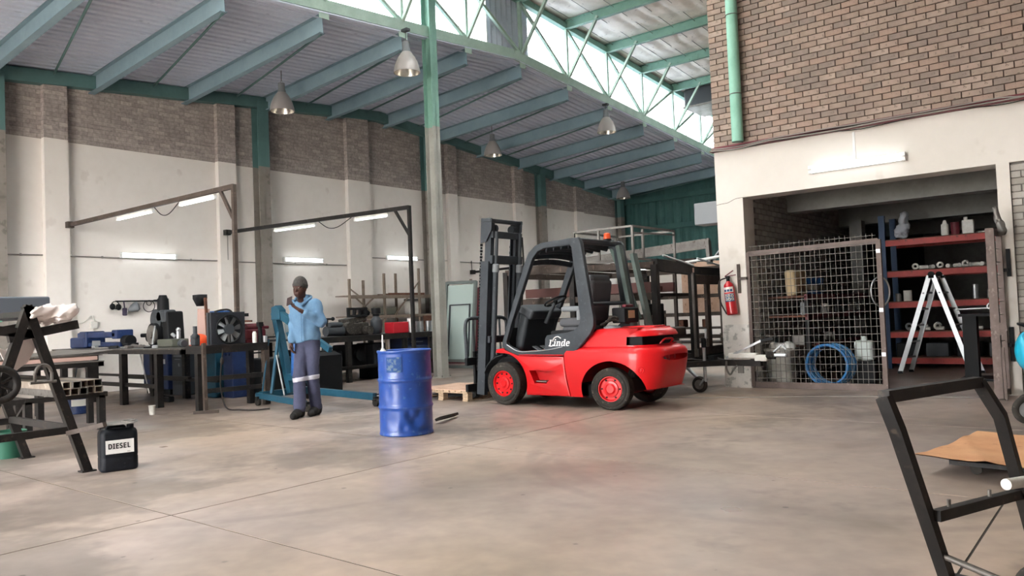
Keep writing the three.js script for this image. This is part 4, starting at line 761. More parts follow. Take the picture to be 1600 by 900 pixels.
// two booms of black steel section standing out from the wall, each with a post, a knee and two tube lights below
function lampBoom(label, wall, end, tubes, foot, cable, mat) {
  const o = room(thing('lamp_boom', label, 'lamp boom', [end[0], foot, end[2]], 0, 'lamp booms over the benches'));
  const at = (t) => [wall[0] + (end[0] - wall[0]) * t, wall[1] + (end[1] - wall[1]) * t, wall[2] + (end[2] - wall[2]) * t];
  part(o, 'boom_arm', bar(wall, end, 0.05, 0.075), mat);
  part(o, 'post', bar([end[0], end[1] + 0.03, end[2]], [end[0], foot, end[2]], 0.06, 0.06), mat);
  part(o, 'knee', bar([at(0.935)[0], at(0.935)[1] - 0.03, at(0.935)[2]], [end[0], end[1] - 0.55, end[2]], 0.04, 0.05), mat);
  part(o, 'wall_bracket', box(0.12, 0.12, 0.12, wall[0] + 0.02, wall[1], wall[2]), mat);
  part(o, 'conduit', rods([[wall[0] - 0.02, wall[1] - 0.05, wall[2] - 0.03], [wall[0] - 0.02, 2.74, wall[2] - 0.03]], 0.012), M.cableGrey);
  part(o, 'cable', hose([[at(cable[0])[0], at(cable[0])[1] - 0.045, at(cable[0])[2]], [at((cable[0] * 2 + cable[1]) / 3)[0], at(cable[0])[1] - 0.2, at(cable[0])[2]], [at((cable[0] + 2 * cable[1]) / 3)[0], at(cable[0])[1] - 0.21, at(cable[0])[2]], [at(cable[1])[0], at(cable[1])[1] - 0.045, at(cable[1])[2]]], 0.008, 24, 6), M.cable);
  for (const [a, b, l] of tubes) { const p = at(a), q = at(b); p[1] -= 0.052; q[1] -= 0.052; tubeFitting(l, p, q, 1, [0, -1, 0], 'tube lights under the booms', 0.8); }
}
lampBoom('brown steel lamp boom reaching from the side wall to a post behind the fan', [-16.10, 3.318, -6.29], onX(365, 291, -11.0), [[0.34, 0.56, 'lit tube light hanging near the wall end of the first boom'], [0.72, 0.905, 'lit tube light hanging near the post of the first boom']], 0.965, [0.57, 0.715], M.brownSteel);
lampBoom('black steel lamp boom reaching from the wall pier to a post on the engine bench', [-16.08, 3.36, -9.62], [-10.75, 3.36, -10.25], [[0.30, 0.53, 'lit tube light near the wall end of the second boom'], [0.74, 0.90, 'lit tube light near the post of the second boom']], 0.0, [0.55, 0.72], M.blackSteel);
single('boom_bracket', 'short black boom stub with conduit on the side wall beside the forklift mast', 'bracket', [bar([-16.15, 2.62, -18.13], [-14.2, 2.66, -18.2], 0.05, 0.07), box(0.12, 0.13, 0.13, -16.24, 2.62, -18.13), rods([[-16.28, 2.62, -18.13], [-16.28, 2.98, -18.13]], 0.012)], M.blackSteel);

// conduit run along the left wall
for (const [y, z0, z1, l] of [[2.735, -4.0, -5.88, 'before the first brick pier'], [2.73, -6.35, -9.50, 'below the first lamp boom'], [2.72, -9.99, -13.2, 'behind the walking man'], [2.95, -14.05, -17.05, 'above the stock rack'], [2.93, -17.6, -20.3, 'beside the forklift mast']]) single('wall_conduit', 'thin grey conduit on the side wall ' + l, 'conduit', [rods([[W0, y, z0], [W0, y - 0.01, (z0 + z1) / 2], [W0, y, z1]], 0.014), ...[0.2, 0.5, 0.8].map((t) => box(0.02, 0.045, 0.03, W0, y, z0 + (z1 - z0) * t))], M.cableGrey);

// high bay lamps, off: a ribbed bell over a shiny reflector
function bayLamp(label, x, y, z, drop) {
  const o = thing('bay_lamp', label, 'lamp', [x, y, z], 0, 'bell shaped bay lamps under the roof');
  const bell = [[0.265, 0], [0.262, 0.03], [0.25, 0.1], [0.22, 0.2], [0.17, 0.31], [0.115, 0.39], [0.085, 0.42]];
  const rf = part(o, 'reflector', crease(lathe([...bell, ...bell.map(([r, h]) => [r - 0.008, h]).reverse()], 40), 30), phys({ color: 0xa9a3a0, roughness: 0.35, transmission: 0.15, thickness: 0 }), { label: 'milky ribbed bell reflector' });
  part(o, 'reflector_lining', crease(lathe([[0.25, 0.004], [0.235, 0.1], [0.205, 0.2], [0.155, 0.3], [0.08, 0.4]], 36), 30), std({ color: 0xd8d4cc, roughness: 0.25, metalness: 0.8 }));
  part(o, 'bulb', [ball(0.05, 0, 0.22, 0, 1, 1.6, 1), cyl(0.03, 0.03, 0.1, 0, 0.34, 0, 12)], std({ color: 0xe6e2d8, roughness: 0.2 }));
  part(o, 'gear_housing', [cyl(0.085, 0.09, 0.05, 0, 0.44, 0, 24), cyl(0.07, 0.075, 0.16, 0, 0.54, 0, 24)], M.midGrey);
  part(o, 'hook', [torus(0.03, 0.007, 0, 0.65, 0, 0, 0, 0, 20)], M.galv);
  part(o, 'hanger', [rod([0, 0.67, 0], [0, drop + 0.36, 0], 0.008), box(0.16, 0.05, 0.1, 0, drop + 0.33, 0)], M.darkGrey);
}
const lampAt = (px, py, depth) => { const d = pixelRay(px, py); return [d.x * depth, EYE + d.y * depth, d.z * depth]; };
for (const [px, py, dp, l] of [[441, 174, 17.0, 'bell bay lamp hanging above the walking man near the eave'], [636, 114, 15.4, 'bell bay lamp beside the free standing column\'s green top'], [770, 243, 22.8, 'bell bay lamp above the forklift mast'], [948, 207, 21.5, 'bell bay lamp hanging from the girder below the clerestory'], [974, 310, 29, 'small far bell bay lamp before the green end wall']]) {
  const p = lampAt(px, py, dp); bayLamp(l, p[0], p[1], p[2], lowDeck(p[2]) - 0.36 - p[1]);
}
// ---------------------------------------------------------------- things on the open floor
{ // blue oil drum with two rolling hoops, dented low down
  const c = [-6.24, -5.80], o = thing('oil_drum', 'dented blue steel oil drum standing on the open floor', 'drum', [c[0], 0, c[1]]);
  const prof = [[0, 0.012], [0.27, 0.012], [0.276, 0], [0.288, 0.004], [0.29, 0.02], [0.284, 0.03]];
  for (let y = 0.05; y < 0.87; y += 0.0125) { let r = 0.284; for (const h of [0.30, 0.585]) r += 0.013 * Math.exp(-(((y - h) / 0.014) ** 2)); prof.push([r, y]); }
  prof.push([0.284, 0.872], [0.291, 0.882], [0.292, 0.897], [0.286, 0.902], [0.279, 0.895], [0.277, 0.865], [0.0, 0.862]);
  const g = lathe(prof, 96), p = g.attributes.position, toward = Math.atan2(6.24, 5.80);
  for (let i = 0; i < p.count; i++) {
    const x = p.getX(i), y = p.getY(i), z = p.getZ(i), r = Math.hypot(x, z); if (r < 0.2) continue;
    const a = Math.atan2(x, z) - toward; let d = 0;
    const dent = (a0, y0, wa, wy, k) => { const da = Math.atan2(Math.sin(a - a0), Math.cos(a - a0)) / wa, dy = (y - y0) / wy; d += k * Math.exp(-da * da - dy * dy); };
    dent(0.35, 0.16, 0.26, 0.075, 0.05); dent(0.1, 0.23, 0.12, 0.04, 0.026); dent(0.55, 0.24, 0.1, 0.05, 0.02); dent(-0.1, 0.1, 0.14, 0.05, 0.02); dent(-0.55, 0.15, 0.3, 0.12, 0.014); dent(0.2, 0.45, 0.2, 0.09, 0.01); dent(-0.7, 0.45, 0.2, 0.12, 0.012); dent(0.7, 0.06, 0.3, 0.04, 0.02); dent(0.0, 0.03, 0.5, 0.02, 0.008); dent(-0.3, 0.74, 0.35, 0.1, 0.007);
    d += (fbm(((a / 6.283) % 1 + 1) % 1, y * 0.9 % 1, 12, 3, 44) - 0.5) * 0.006;
    const k = (r - d) / r; p.setXYZ(i, x * k, y, z * k);
  }
  g.computeVertexNormals();
  const paint = phys({ map: blotch(0x174494, 0x143c84, 0.6, 512, 201, 0.3, 0x3f6095), roughness: 0.38, clearcoat: 0.35, clearcoatRoughness: 0.3 });
  part(o, 'drum_shell', g, paint);
  // torn remains of a paper label, curved on the shell
  const lab = new THREE.CylinderGeometry(0.2885, 0.2885, 0.16, 24, 1, true, toward - 0.72, 0.62).translate(0, 0.755, 0);
  part(o, 'worn_label', lab, std({ map: texture(256, (u, v) => { const n = fbm(u, v, 5, 6, 71); const q = Math.max(0, Math.min(1, (n - 0.42) * 6)); return [36 + q * 56, 68 + q * 40, 122 + q * 6]; }, 1), roughness: 0.8, side: THREE.DoubleSide }), { uv: true, label: 'worn pale paper label' });
  part(o, 'bung', cyl(0.03, 0.03, 0.012, 0.14, 0.872, -0.1, 16), M.galv);
  const fx = c[0] - 0.165, fz = c[1] + 0.155;
  const fu = thing('funnel', 'pale grease funnel standing upside down on the blue oil drum', 'funnel', [fx, 0.8625, fz]);
  part(fu, 'cone', crease(lathe([[0.045, 0], [0.042, 0.02], [0.014, 0.06]], 20), 30), M.offWhite);
  part(fu, 'spout', cyl(0.007, 0.012, 0.16, 0, 0.13, 0, 12), M.offWhite);
}
single('rubber_strip', 'short black rubber strip lying beside the blue drum', 'strip', bar([-6.62, 0.035, -6.98], [-6.40, 0.06, -6.44], 0.07, 0.03, 0.4), M.rubber);
{ // jerry can
  const o = thing('jerry_can', 'black plastic jerry can with white DIESEL label', 'jerry can', [-7.13, 0, -3.15], PI / 2 - 0.26);
  const w = 0.305, h = 0.37, d = 0.22, ring = (y, kx, kz) => { const p = [], r = 0.055; for (let i = 0; i < 32; i++) { const a = i / 32 * PI * 2, ca = Math.cos(a), sa = Math.sin(a); p.push([(Math.sign(ca) * (w / 2 - r) + r * ca) * kx, y, (Math.sign(sa) * (d / 2 - r) + r * sa) * kz]); } return p.reverse(); };
  const body = loft([ring(0.0, 0.93, 0.9), ring(0.012, 0.985, 0.97), ring(0.03, 1, 1), ring(0.112, 1, 1), ring(0.118, 0.985, 0.975), ring(0.128, 0.985, 0.975), ring(0.134, 1, 1), ring(0.30, 1, 1), ring(0.335, 0.985, 0.95), ring(0.355, 0.93, 0.85), ring(0.365, 0.82, 0.7)]);
  const blackP = std({ map: blotch(0x15171c, 0x1d2026, 0.4, 128, 205, 0.28, 0x2b2e33), roughness: 0.55, specularIntensity: 0.35 });
  part(o, 'can_body', body, blackP);
  part(o, 'handle', [hose([[-0.09, 0.35, 0], [-0.08, 0.376, 0], [0, 0.382, 0], [0.05, 0.376, 0], [0.06, 0.35, 0]], 0.015, 24, 8)], blackP);
  part(o, 'cap', [cyl(0.03, 0.03, 0.035, 0.1, 0.375, 0.02, 20)], blackP);
  const lab = part(o, 'label', box(0.225, 0.118, 0.002, 0, 0.215, d / 2 + 0.001, 0, 0, -0.0), M.white, { label: 'white paper label' });
  part(lab, 'lettering', [lettering('DIESEL', 0.04).scale(1.0, 1.15, 1).translate(-0.004, 0.222, d / 2 + 0.002), lettering('no 2', 0.008).translate(0.07, 0.168, d / 2 + 0.002)], M.dark, { label: 'black DIESEL lettering' });
  single('dusty_tray', 'dusty pale metal dish lying on top of the jerry can', 'dish', [place(new THREE.CylinderGeometry(0.13, 0.14, 0.012, 20), -7.12, 0.412, -3.18, 0.04, 0, 0.03), place(new THREE.TorusGeometry(0.05, 0.008, 8, 20), -7.08, 0.424, -3.23, PI / 2 + 0.06, 0, 0)], M.greySteel);
}
{ // pallet under the forks
  const o = room(thing('pallet', 'wooden pallet with board deck lifted on the forklift forks', 'pallet', [-8.15, 0, -8.83]));
  const x0 = -8.75, x1 = -7.66, z0 = -8.33, z1 = -9.33;
  for (const x of [x0 + 0.05, (x0 + x1) / 2, x1 - 0.05]) part(o, 'bottom_board', span(x - 0.05, x + 0.05, 0, 0.02, z0, z1), M.wood);
  for (const x of [x0 + 0.05, (x0 + x1) / 2, x1 - 0.05]) for (const z of [z0 - 0.06, (z0 + z1) / 2, z1 + 0.06]) part(o, 'block', span(x - 0.05, x + 0.05, 0.02, 0.115, z - 0.05, z + 0.05), M.wood);
  for (const z of [z0 - 0.05, (z0 + z1) / 2, z1 + 0.05]) part(o, 'stringer_board', span(x0, x1, 0.115, 0.133, z - 0.05, z + 0.05), M.wood);
  for (let k = 0; k < 9; k++) { const x = x0 + 0.055 + k * (x1 - x0 - 0.11) / 8; part(o, 'deck_board', span(x - 0.052, x + 0.052, 0.133, 0.151, z0, z1), M.wood); }
  part(o, 'deck_sheet', span(x0 + 0.01, x1 - 0.01, 0.151, 0.162, z0 - 0.01, z1 + 0.01), M.ply, { label: 'scuffed pinkish plywood sheet' });
}
{ // bent tube trolley frame in the right foreground
  const o = room(thing('trolley_frame', 'black square tube trolley frame with bent uprights in the foreground', 'trolley', [-0.55, 0, -4.0]));
  const at = (px, py, d) => { const r = pixelRay(px, py); return [r.x * d, EYE + r.y * d, r.z * d]; };
  const A = [at(1381, 620, 3.15), at(1402, 672, 3.13), at(1484, 915, 3.32)], B = [at(1529, 597, 3.75), at(1563, 650, 3.73), at(1612, 830, 3.92)];
  const down = (a, b) => { const t = (b[1] - 0.0) / (a[1] - b[1]); return [b[0] + (b[0] - a[0]) * t, 0.0, b[2] + (b[2] - a[2]) * t]; };
  const fa = down(A[1], A[2]), fb = down(B[1], B[2]);
  const along = [B[0][0] - A[0][0], B[0][1] - A[0][1], B[0][2] - A[0][2]], tube = (pts) => squareTube(pts, 0.05, along);
  part(o, 'upright', tube([A[0], A[1], fa]), M.blackSteel); part(o, 'upright', tube([B[0], B[1], fb]), M.blackSteel);
  part(o, 'top_rail', bar(A[0], B[0], 0.045, 0.05), M.blackSteel);
  const mid = (a, b, t) => [0, 1, 2].map((i) => a[i] + (b[i] - a[i]) * t);
  const ra = at(1462, 806, 3.22), rb = at(1594, 771, 3.86);
  part(o, 'cross_rail', bar(ra, rb, 0.04, 0.045), M.blackSteel);
  for (const t of [0.14, 0.6]) { const q = mid(ra, rb, t); part(o, 'bolt', cyl(0.008, 0.008, 0.05, q[0], q[1] + 0.03, q[2], 8), M.greySteel); }
  part(o, 'stay_rod', rod(at(1470, 867, 3.27), [fa[0] + 0.32, 0.06, fa[2] + 0.12], 0.014), M.greySteel);
  part(o, 'axle', rod([fa[0] + 0.34, 0.09, fa[2] + 0.13], [fb[0] + 0.34, 0.09, fb[2] + 0.13], 0.012), M.greySteel);
  for (const f of [fa, fb]) { part(o, 'base_bar', bar([f[0], 0.025, f[2]], [f[0] + 0.5, 0.05, f[2] + 0.18], 0.05, 0.05), M.blackSteel); part(o, 'wheel', torus(0.07, 0.022, f[0] + 0.34, 0.092, f[2] + 0.13, 0, 0.3, 0, 24), M.rubber); }
  single('white_pipe', 'white plastic pipe resting on the trolley frame cross rail', 'pipe', rod(at(1572, 757, 3.62), at(1690, 738, 3.9), 0.026, 0.026, 18), M.offWhite);
}
{ // cardboard sheet on a low dolly
  const d = room(thing('flatbed_dolly', 'low black flatbed dolly below the cardboard sheet', 'dolly', [-0.5, 0, -6.3]));
  part(d, 'deck', place(new THREE.BoxGeometry(1.25, 0.03, 0.8), -0.43, 0.088, -6.42, 0, -0.12), M.blackSteel);
  for (const [x, z] of [[-0.95, -6.2], [0.1, -6.05], [-0.9, -6.8], [0.1, -6.7]]) part(d, 'castor', [cyl(0.035, 0.035, 0.03, x, 0.036, z, 16, PI / 2), box(0.04, 0.03, 0.05, x, 0.062, z)], M.rubber);
  const g = new THREE.PlaneGeometry(1, 1, 40, 40), p = g.attributes.position, Q = [[-1.30, -6.02], [0.20, -5.62], [0.45, -6.95], [-1.09, -7.26]];
  for (let i = 0; i < p.count; i++) {
    const u = p.getX(i) + 0.5, v = p.getY(i) + 0.5, x = (Q[0][0] * (1 - u) + Q[1][0] * u) * (1 - v) + (Q[3][0] * (1 - u) + Q[2][0] * u) * v, z = (Q[0][1] * (1 - u) + Q[1][1] * u) * (1 - v) + (Q[3][1] * (1 - u) + Q[2][1] * u) * v;
    p.setXYZ(i, x, 0.124 + 0.018 * Math.abs(v - 0.5) * 2 + (fbm(u * 0.99, v * 0.99, 3, 3, 7) - 0.4) * 0.03 + 0.012 * Math.exp(-(((u + v * 0.4 - 0.3) / 0.03) ** 2)), z);
  }
  g.computeVertexNormals(); const under = g.clone().translate(0, -0.006, 0); under.index.array.reverse();
  single('cardboard_sheet', 'large creased brown cardboard sheet lying on the low dolly', 'cardboard', [g, under], M.cardboard);
}
{ // A-frame stock stand at the left edge
  const o = room(thing('stock_stand', 'black steel A-frame stock stand with sloping arms beside the jerry can', 'stand', [-7.9, 0, -2.45]));
  const st = M.blackSteel;
  for (const x of [-7.3, -8.7]) {
    part(o, 'leg', bar([x, 1.47, -2.50], [x, 0.0, -2.96], 0.07, 0.07), st); part(o, 'leg', bar([x, 1.47, -2.52], [x, 0.0, -2.04], 0.07, 0.07), st);
    part(o, 'arm', bar([x, 1.20, -2.36], [x, 1.30, -2.90], 0.06, 0.075), st); part(o, 'arm', bar([x, 1.22, -2.62], [x, 1.30, -2.06], 0.06, 0.075), st);
    part(o, 'cross_tie', bar([x, 0.385, -2.84], [x, 0.385, -2.16], 0.045, 0.06), st);
    part(o, 'foot_plate', box(0.1, 0.012, 0.12, x, 0.006, -2.96), st);
  }
  part(o, 'long_tie', bar([-7.3, 0.40, -2.82], [-8.7, 0.40, -2.82], 0.045, 0.06), st); part(o, 'long_tie', bar([-7.3, 1.40, -2.5], [-8.7, 1.40, -2.5], 0.04, 0.05), st);
  part(o, 'foot_tie', bar([-7.28, 0.36, -2.8], [-6.98, 0.43, -2.98], 0.05, 0.04), M.brownSteel);
  part(o, 'shackle', [torus(0.065, 0.014, -7.24, 0.90, -2.60, 0, PI / 2 + 0.2, 0, 24, PI), rod([-7.24, 0.90, -2.535], [-7.24, 0.82, -2.535], 0.013), rod([-7.24, 0.90, -2.665], [-7.24, 0.82, -2.665], 0.013), rod([-7.24, 0.82, -2.70], [-7.24, 0.82, -2.50], 0.013)], M.greySteel, { label: 'grey steel shackle' });
  // crumpled clear film over the top arm
  const film = phys({ color: 0xe6dcd8, roughness: 0.25, transmission: 0.3, thickness: 0 });
  const bag = (p) => { let d = capsule(p, [-7.3, 1.40, -2.56], [-7.3, 1.41, -2.82], 0.06, 0.085); d = smin(d, capsule(p, [-7.42, 1.38, -2.6], [-7.3, 1.36, -2.78], 0.06, 0.07), 0.04); return d + wob(p, 3.1, 3) * 0.08 + wob(p, 7, 8) * 0.05 + Math.abs(wob(p, 5, 12)) * 0.07; };
  single('plastic_film', 'crumpled pale plastic film bundled over the stand\'s top arm', 'film', [surface(bag, [-7.58, 1.22, -2.98], [-7.12, 1.56, -2.42], 0.011)], film);
  const sheet = new THREE.PlaneGeometry(1, 1, 16, 16), sp = sheet.attributes.position; const Q = [[-7.36, 1.44, -2.52], [-7.36, 1.24, -2.36], [-7.4, 0.98, -2.52], [-7.36, 1.2, -2.6]];
  single('plastic_sheet', 'translucent plastic sheet hanging inside the A-frame legs', 'film', crease(poly([[2.62, 1.18], [2.50, 1.26], [2.46, 1.22], [2.36, 1.10], [2.30, 1.14], [2.36, 0.98], [2.44, 0.93], [2.53, 1.0]].map(([z, y]) => [z, y]), 0.012).rotateY(PI / 2).translate(-7.37, 0, 0), 30), film);
  single('mint_section', 'mint green steel section lying on the A-frame arm', 'steel section', [span(-7.36, -10.2, 1.345, 1.39, -2.30, -2.14), span(-7.36, -10.2, 1.34, 1.35, -2.34, -2.10)], M.mint);
  single('grey_hood', 'plain grey steel box on the stand behind the plastic film', 'box', [rbox(1.6, 0.22, 0.5, 0.02, -9.3, 1.49, -2.88)], std({ color: 0x5d636c, roughness: 0.5 }));
  single('green_bucket', 'green plastic bucket on the floor under the A-frame stand', 'bucket', crease(lathe([[0, 0.004], [0.115, 0.004], [0.12, 0], [0.15, 0.25], [0.158, 0.25], [0.158, 0.265], [0.148, 0.265], [0.117, 0.012], [0, 0.012]], 32, -8.93, 0, -2.88), 30), M.greenBucket);
  single('spoked_handwheel', 'dark spoked hand wheel hanging low on the A-frame stand', 'wheel', [torus(0.13, 0.03, -7.2, 0.83, -2.26, 0, PI / 2, 0), ...[0, 1, 2].map((k) => rod([-7.2, 0.83 + 0.12 * Math.cos(k * PI / 3), -2.26 + 0.12 * Math.sin(k * PI / 3)], [-7.2, 0.83 - 0.12 * Math.cos(k * PI / 3), -2.26 - 0.12 * Math.sin(k * PI / 3)], 0.012))], M.blackSteel);
}
{ // low trestle table with a bundle of rectangular tubes
  const o = room(thing('tube_trestle', 'low black trestle carrying the bundle of rectangular steel tubes', 'trestle', [-11.2, 0, -3.9]));
  for (const [x, z] of [[-10.24, -4.33], [-10.24, -3.5], [-12.2, -4.33], [-12.2, -3.5], [-10.9, -3.62]]) part(o, 'leg', span(x - 0.04, x + 0.04, 0, 0.43, z - 0.04, z + 0.04), M.blackSteel);
  for (const z of [-4.33, -3.5]) part(o, 'side_rail', span(-12.3, -10.2, 0.40, 0.47, z - 0.035, z + 0.035), M.blackSteel);
  for (const x of [-10.24, -12.2]) part(o, 'end_rail', span(x - 0.035, x + 0.035, 0.41, 0.47, -4.4, -3.3), M.blackSteel);
  part(o, 'brace', bar([-10.3, 0.40, -3.5], [-10.9, 0.02, -3.5], 0.03, 0.03), M.blackSteel);
  const hollow = (w, h, len) => poly([[-w / 2, -h / 2], [w / 2, -h / 2], [w / 2, h / 2], [-w / 2, h / 2]], len, 0, [[[-w / 2 + 0.006, -h / 2 + 0.006], [-w / 2 + 0.006, h / 2 - 0.006], [w / 2 - 0.006, h / 2 - 0.006], [w / 2 - 0.006, -h / 2 + 0.006]]]).rotateY(-PI / 2);
  const tone = [M.greySteel, std({ map: blotch(0xa79c90, 0x96897c, 0.5, 128, 211, 0.3, 0xc0b6ab), roughness: 0.45, metalness: 0.4 }), std({ map: blotch(0xbdb3a6, 0xa89d90, 0.5, 128, 212), roughness: 0.4, metalness: 0.4 })];
  let n = 0;
  for (let r = 0; r < 2; r++) for (let k = 0; k < 6; k++) {
    const len = rr(4.8, 5.2), e = rr(-0.05, 0.05);
    single('steel_tube', 'rectangular hollow steel tube stacked in the bundle on the low trestle', 'steel tube', hollow(0.098, 0.082, len).translate(-10.05 + e - (k > 3 ? 0.12 : 0), 0.512 + r * 0.084, -3.76 - k * 0.101), tone[(n++ * 7 + r) % 3], 'tubes on the low trestle');
  }
}
{ // table with sheet metal offcuts behind
  const o = room(thing('sheet_table', 'dark steel table stacked with metal sheets behind the tube trestle', 'table', [-11.8, 0, -4.2]));
  for (const [x, z] of [[-11.1, -4.55], [-11.1, -3.6], [-12.9, -4.55]]) part(o, 'leg', span(x - 0.035, x + 0.035, 0, 0.80, z - 0.035, z + 0.035), M.blackSteel);
  part(o, 'frame', [span(-13.2, -11.0, 0.76, 0.82, -4.7, -4.63), span(-13.2, -11.0, 0.76, 0.82, -3.4, -3.34), span(-11.06, -11.0, 0.76, 0.82, -4.7, -3.34)], M.blackSteel);
  part(o, 'top', span(-13.2, -10.98, 0.82, 0.832, -4.7, -3.3), M.greySteel);
  for (let k = 0; k < 5; k++) single('metal_sheet', ['curled grey metal sheet topping the offcut stack', 'thick grey plate in the offcut stack', 'brown flat sheet in the offcut stack', 'thin pinkish sheet in the offcut stack', 'lowest grey sheet of the offcut stack'][k], 'metal sheet', (() => { const kk = 4 - k, w = 2.0 - kk * 0.05, g = new THREE.BoxGeometry(w, kk === 1 ? 0.05 : 0.008, 1.16 + 0.04 * kk, 1, 1, 24), p = g.attributes.position; for (let i = 0; i < p.count; i++) p.setY(i, p.getY(i) + (kk === 4 ? 0.09 * Math.max(0, -p.getZ(i) - 0.1) ** 1.6 : 0)); g.computeVertexNormals(); return place(g, -12.02 + kk * 0.02, 0.838 + [0.0, 0.035, 0.072, 0.084, 0.096][kk], -3.98 - 0.05 * kk); })(), [M.greySteel, M.greySteel, M.brownSteel, M.pink, M.greySteel][k], 'offcut sheets on the steel table');
  single('small_blue_drum', 'small navy plastic drum with white label behind the tube trestle', 'drum', crease(lathe([[0, 0], [0.145, 0], [0.155, 0.015], [0.155, 0.40], [0.14, 0.43], [0.05, 0.44], [0, 0.44]], 28, -12.6, 0, -5.0), 30), M.navy);
  single('drum_label', 'white paper label round the small navy drum', 'label', new THREE.CylinderGeometry(0.1565, 0.1565, 0.10, 20, 1, true, 0.55, 1.7).translate(-12.6, 0.17, -5.0), std({ color: 0xd9d8cf, roughness: 0.7, side: THREE.DoubleSide }));
}
{ // engine crane: base with two legs on castors, sloping mast, boom and ram
  const o = room(thing('engine_crane', 'blue hydraulic engine crane standing behind the walking man', 'engine crane', [-10.0, 0, -7.0])), b = M.craneBlue;
  part(o, 'leg', bar([-10.65, 0.15, -6.82], [-9.12, 0.11, -6.58], 0.07, 0.08), b); part(o, 'leg', bar([-10.65, 0.15, -7.65], [-8.60, 0.14, -7.40], 0.07, 0.10), b);
  part(o, 'cross_beam', bar([-10.53, 0.16, -6.80], [-10.53, 0.16, -7.72], 0.09, 0.1), b);
  part(o, 'mast', [bar([-10.40, 0.15, -7.26], [-10.74, 1.42, -7.24], 0.11, 0.10)], b);
  for (const s of [-1, 1]) part(o, 'mast_brace', bar([-10.40, 0.17, -7.26 + s * 0.36], [-10.58, 1.1, -7.26 + s * 0.08], 0.035, 0.05), b);
  part(o, 'boom', [bar([-10.72, 1.44, -7.24], [-9.90, 1.05, -7.26], 0.09, 0.115), bar([-9.95, 1.08, -7.26], [-9.40, 0.82, -7.26], 0.065, 0.085)], b);
  part(o, 'pivot_plate', [poly([[-10.78, 1.30], [-10.54, 1.30], [-10.56, 1.46], [-10.66, 1.53], [-10.77, 1.50]], 0.13, 0.01).translate(0, 0, -7.31)], b);
  part(o, 'hydraulic_ram', [rod([-10.28, 0.42, -7.25], [-10.24, 0.98, -7.25], 0.065, 0.065, 20)], M.blue, { label: 'royal blue hydraulic ram' });
  part(o, 'ram_rod', rod([-10.24, 0.98, -7.25], [-10.22, 1.2, -7.25], 0.025), M.chrome);
  part(o, 'ram_foot', [box(0.2, 0.1, 0.12, -10.35, 0.40, -7.25)], b);
  part(o, 'pump_handle', rods([[-10.42, 0.72, -7.05], [-10.36, 0.75, -6.98], [-10.10, 0.16, -6.92]], 0.012), M.galv);
  part(o, 'tie_rod', [rod([-10.70, 1.0, -7.08], [-10.52, 0.2, -6.82], 0.013), rod([-10.66, 1.46, -7.22], [-10.05, 1.22, -7.30], 0.012)], b);
  part(o, 'hose', hose([[-10.30, 1.2, -7.20], [-10.20, 1.36, -7.15], [-10.10, 1.3, -7.20], [-10.10, 1.18, -7.24]], 0.01, 20, 6), M.cableGrey);
  for (const [x, z] of [[-9.05, -6.57], [-8.58, -7.40], [-10.55, -6.76], [-10.6, -7.72]]) { const c = part(o, 'castor', [cyl(0.055, 0.055, 0.045, x, 0.056, z, 20, PI / 2)], M.rubber); part(c, 'castor_fork', [box(0.05, 0.06, 0.07, x, 0.11, z)], M.dark); }
  part(o, 'leg_handle', rods([[-8.58, 0.17, -7.40], [-8.35, 0.19, -7.44], [-8.30, 0.14, -7.35], [-8.54, 0.1, -7.30]], 0.01), M.blackSteel);
  single('air_hose', 'black air hose trailing over the floor from the crane to the drum', 'hose', hose([[-8.45, 0.012, -7.45], [-8.2, 0.012, -7.45], [-7.6, 0.012, -7.15], [-7.0, 0.012, -6.9], [-6.6, 0.012, -6.5]], 0.012, 50, 7), M.cable);
}
single('cup', 'white disposable cup standing on the floor before the bench', 'cup', crease(lathe([[0, 0.003], [0.038, 0.003], [0.04, 0], [0.05, 0.135], [0.054, 0.135], [0.054, 0.14], [0.047, 0.138], [0.037, 0.01], [0, 0.008]].map(([r, h]) => [r * 0.95, h * 0.95]), 20, -11.15, 0, -5.42), 30), M.offWhite);
// ---------------------------------------------------------------- long fabrication bench by the side wall
{
  const o = room(thing('work_bench', 'long black steel fabrication bench with thick plate top by the side wall', 'bench', [-13.4, 0, -6.5])), s = M.blackSteel;
  for (const [x, z] of [[-15.6, -5.95], [-14.3, -5.95], [-13.15, -5.93], [-12.02, -5.96], [-14.2, -6.95], [-13.09, -6.98], [-15.5, -6.98]]) part(o, 'leg', span(x - 0.05, x + 0.05, 0, 0.88, z - 0.05, z + 0.05), s);
  part(o, 'bench_top', span(-15.9, -11.12, 0.905, 0.925, -7.1, -5.86), std({ map: blotch(0x4a4541, 0x3c3835, 0.8, 256, 221, 0.35, 0x6a645e), roughness: 0.5 }));
  part(o, 'apron', [span(-15.9, -11.12, 0.84, 0.905, -5.93, -5.87), span(-15.9, -11.12, 0.84, 0.905, -7.08, -7.02), span(-11.18, -11.12, 0.84, 0.905, -7.08, -5.87)], s);
  for (const z of [-5.95, -6.97]) part(o, 'foot_rail', span(-15.6, -12.02, 0.30, 0.36, z - 0.03, z + 0.03), s);
  part(o, 'foot_rail', span(-15.6, -12.02, 0.40, 0.44, -6.5, -6.44), s);
}
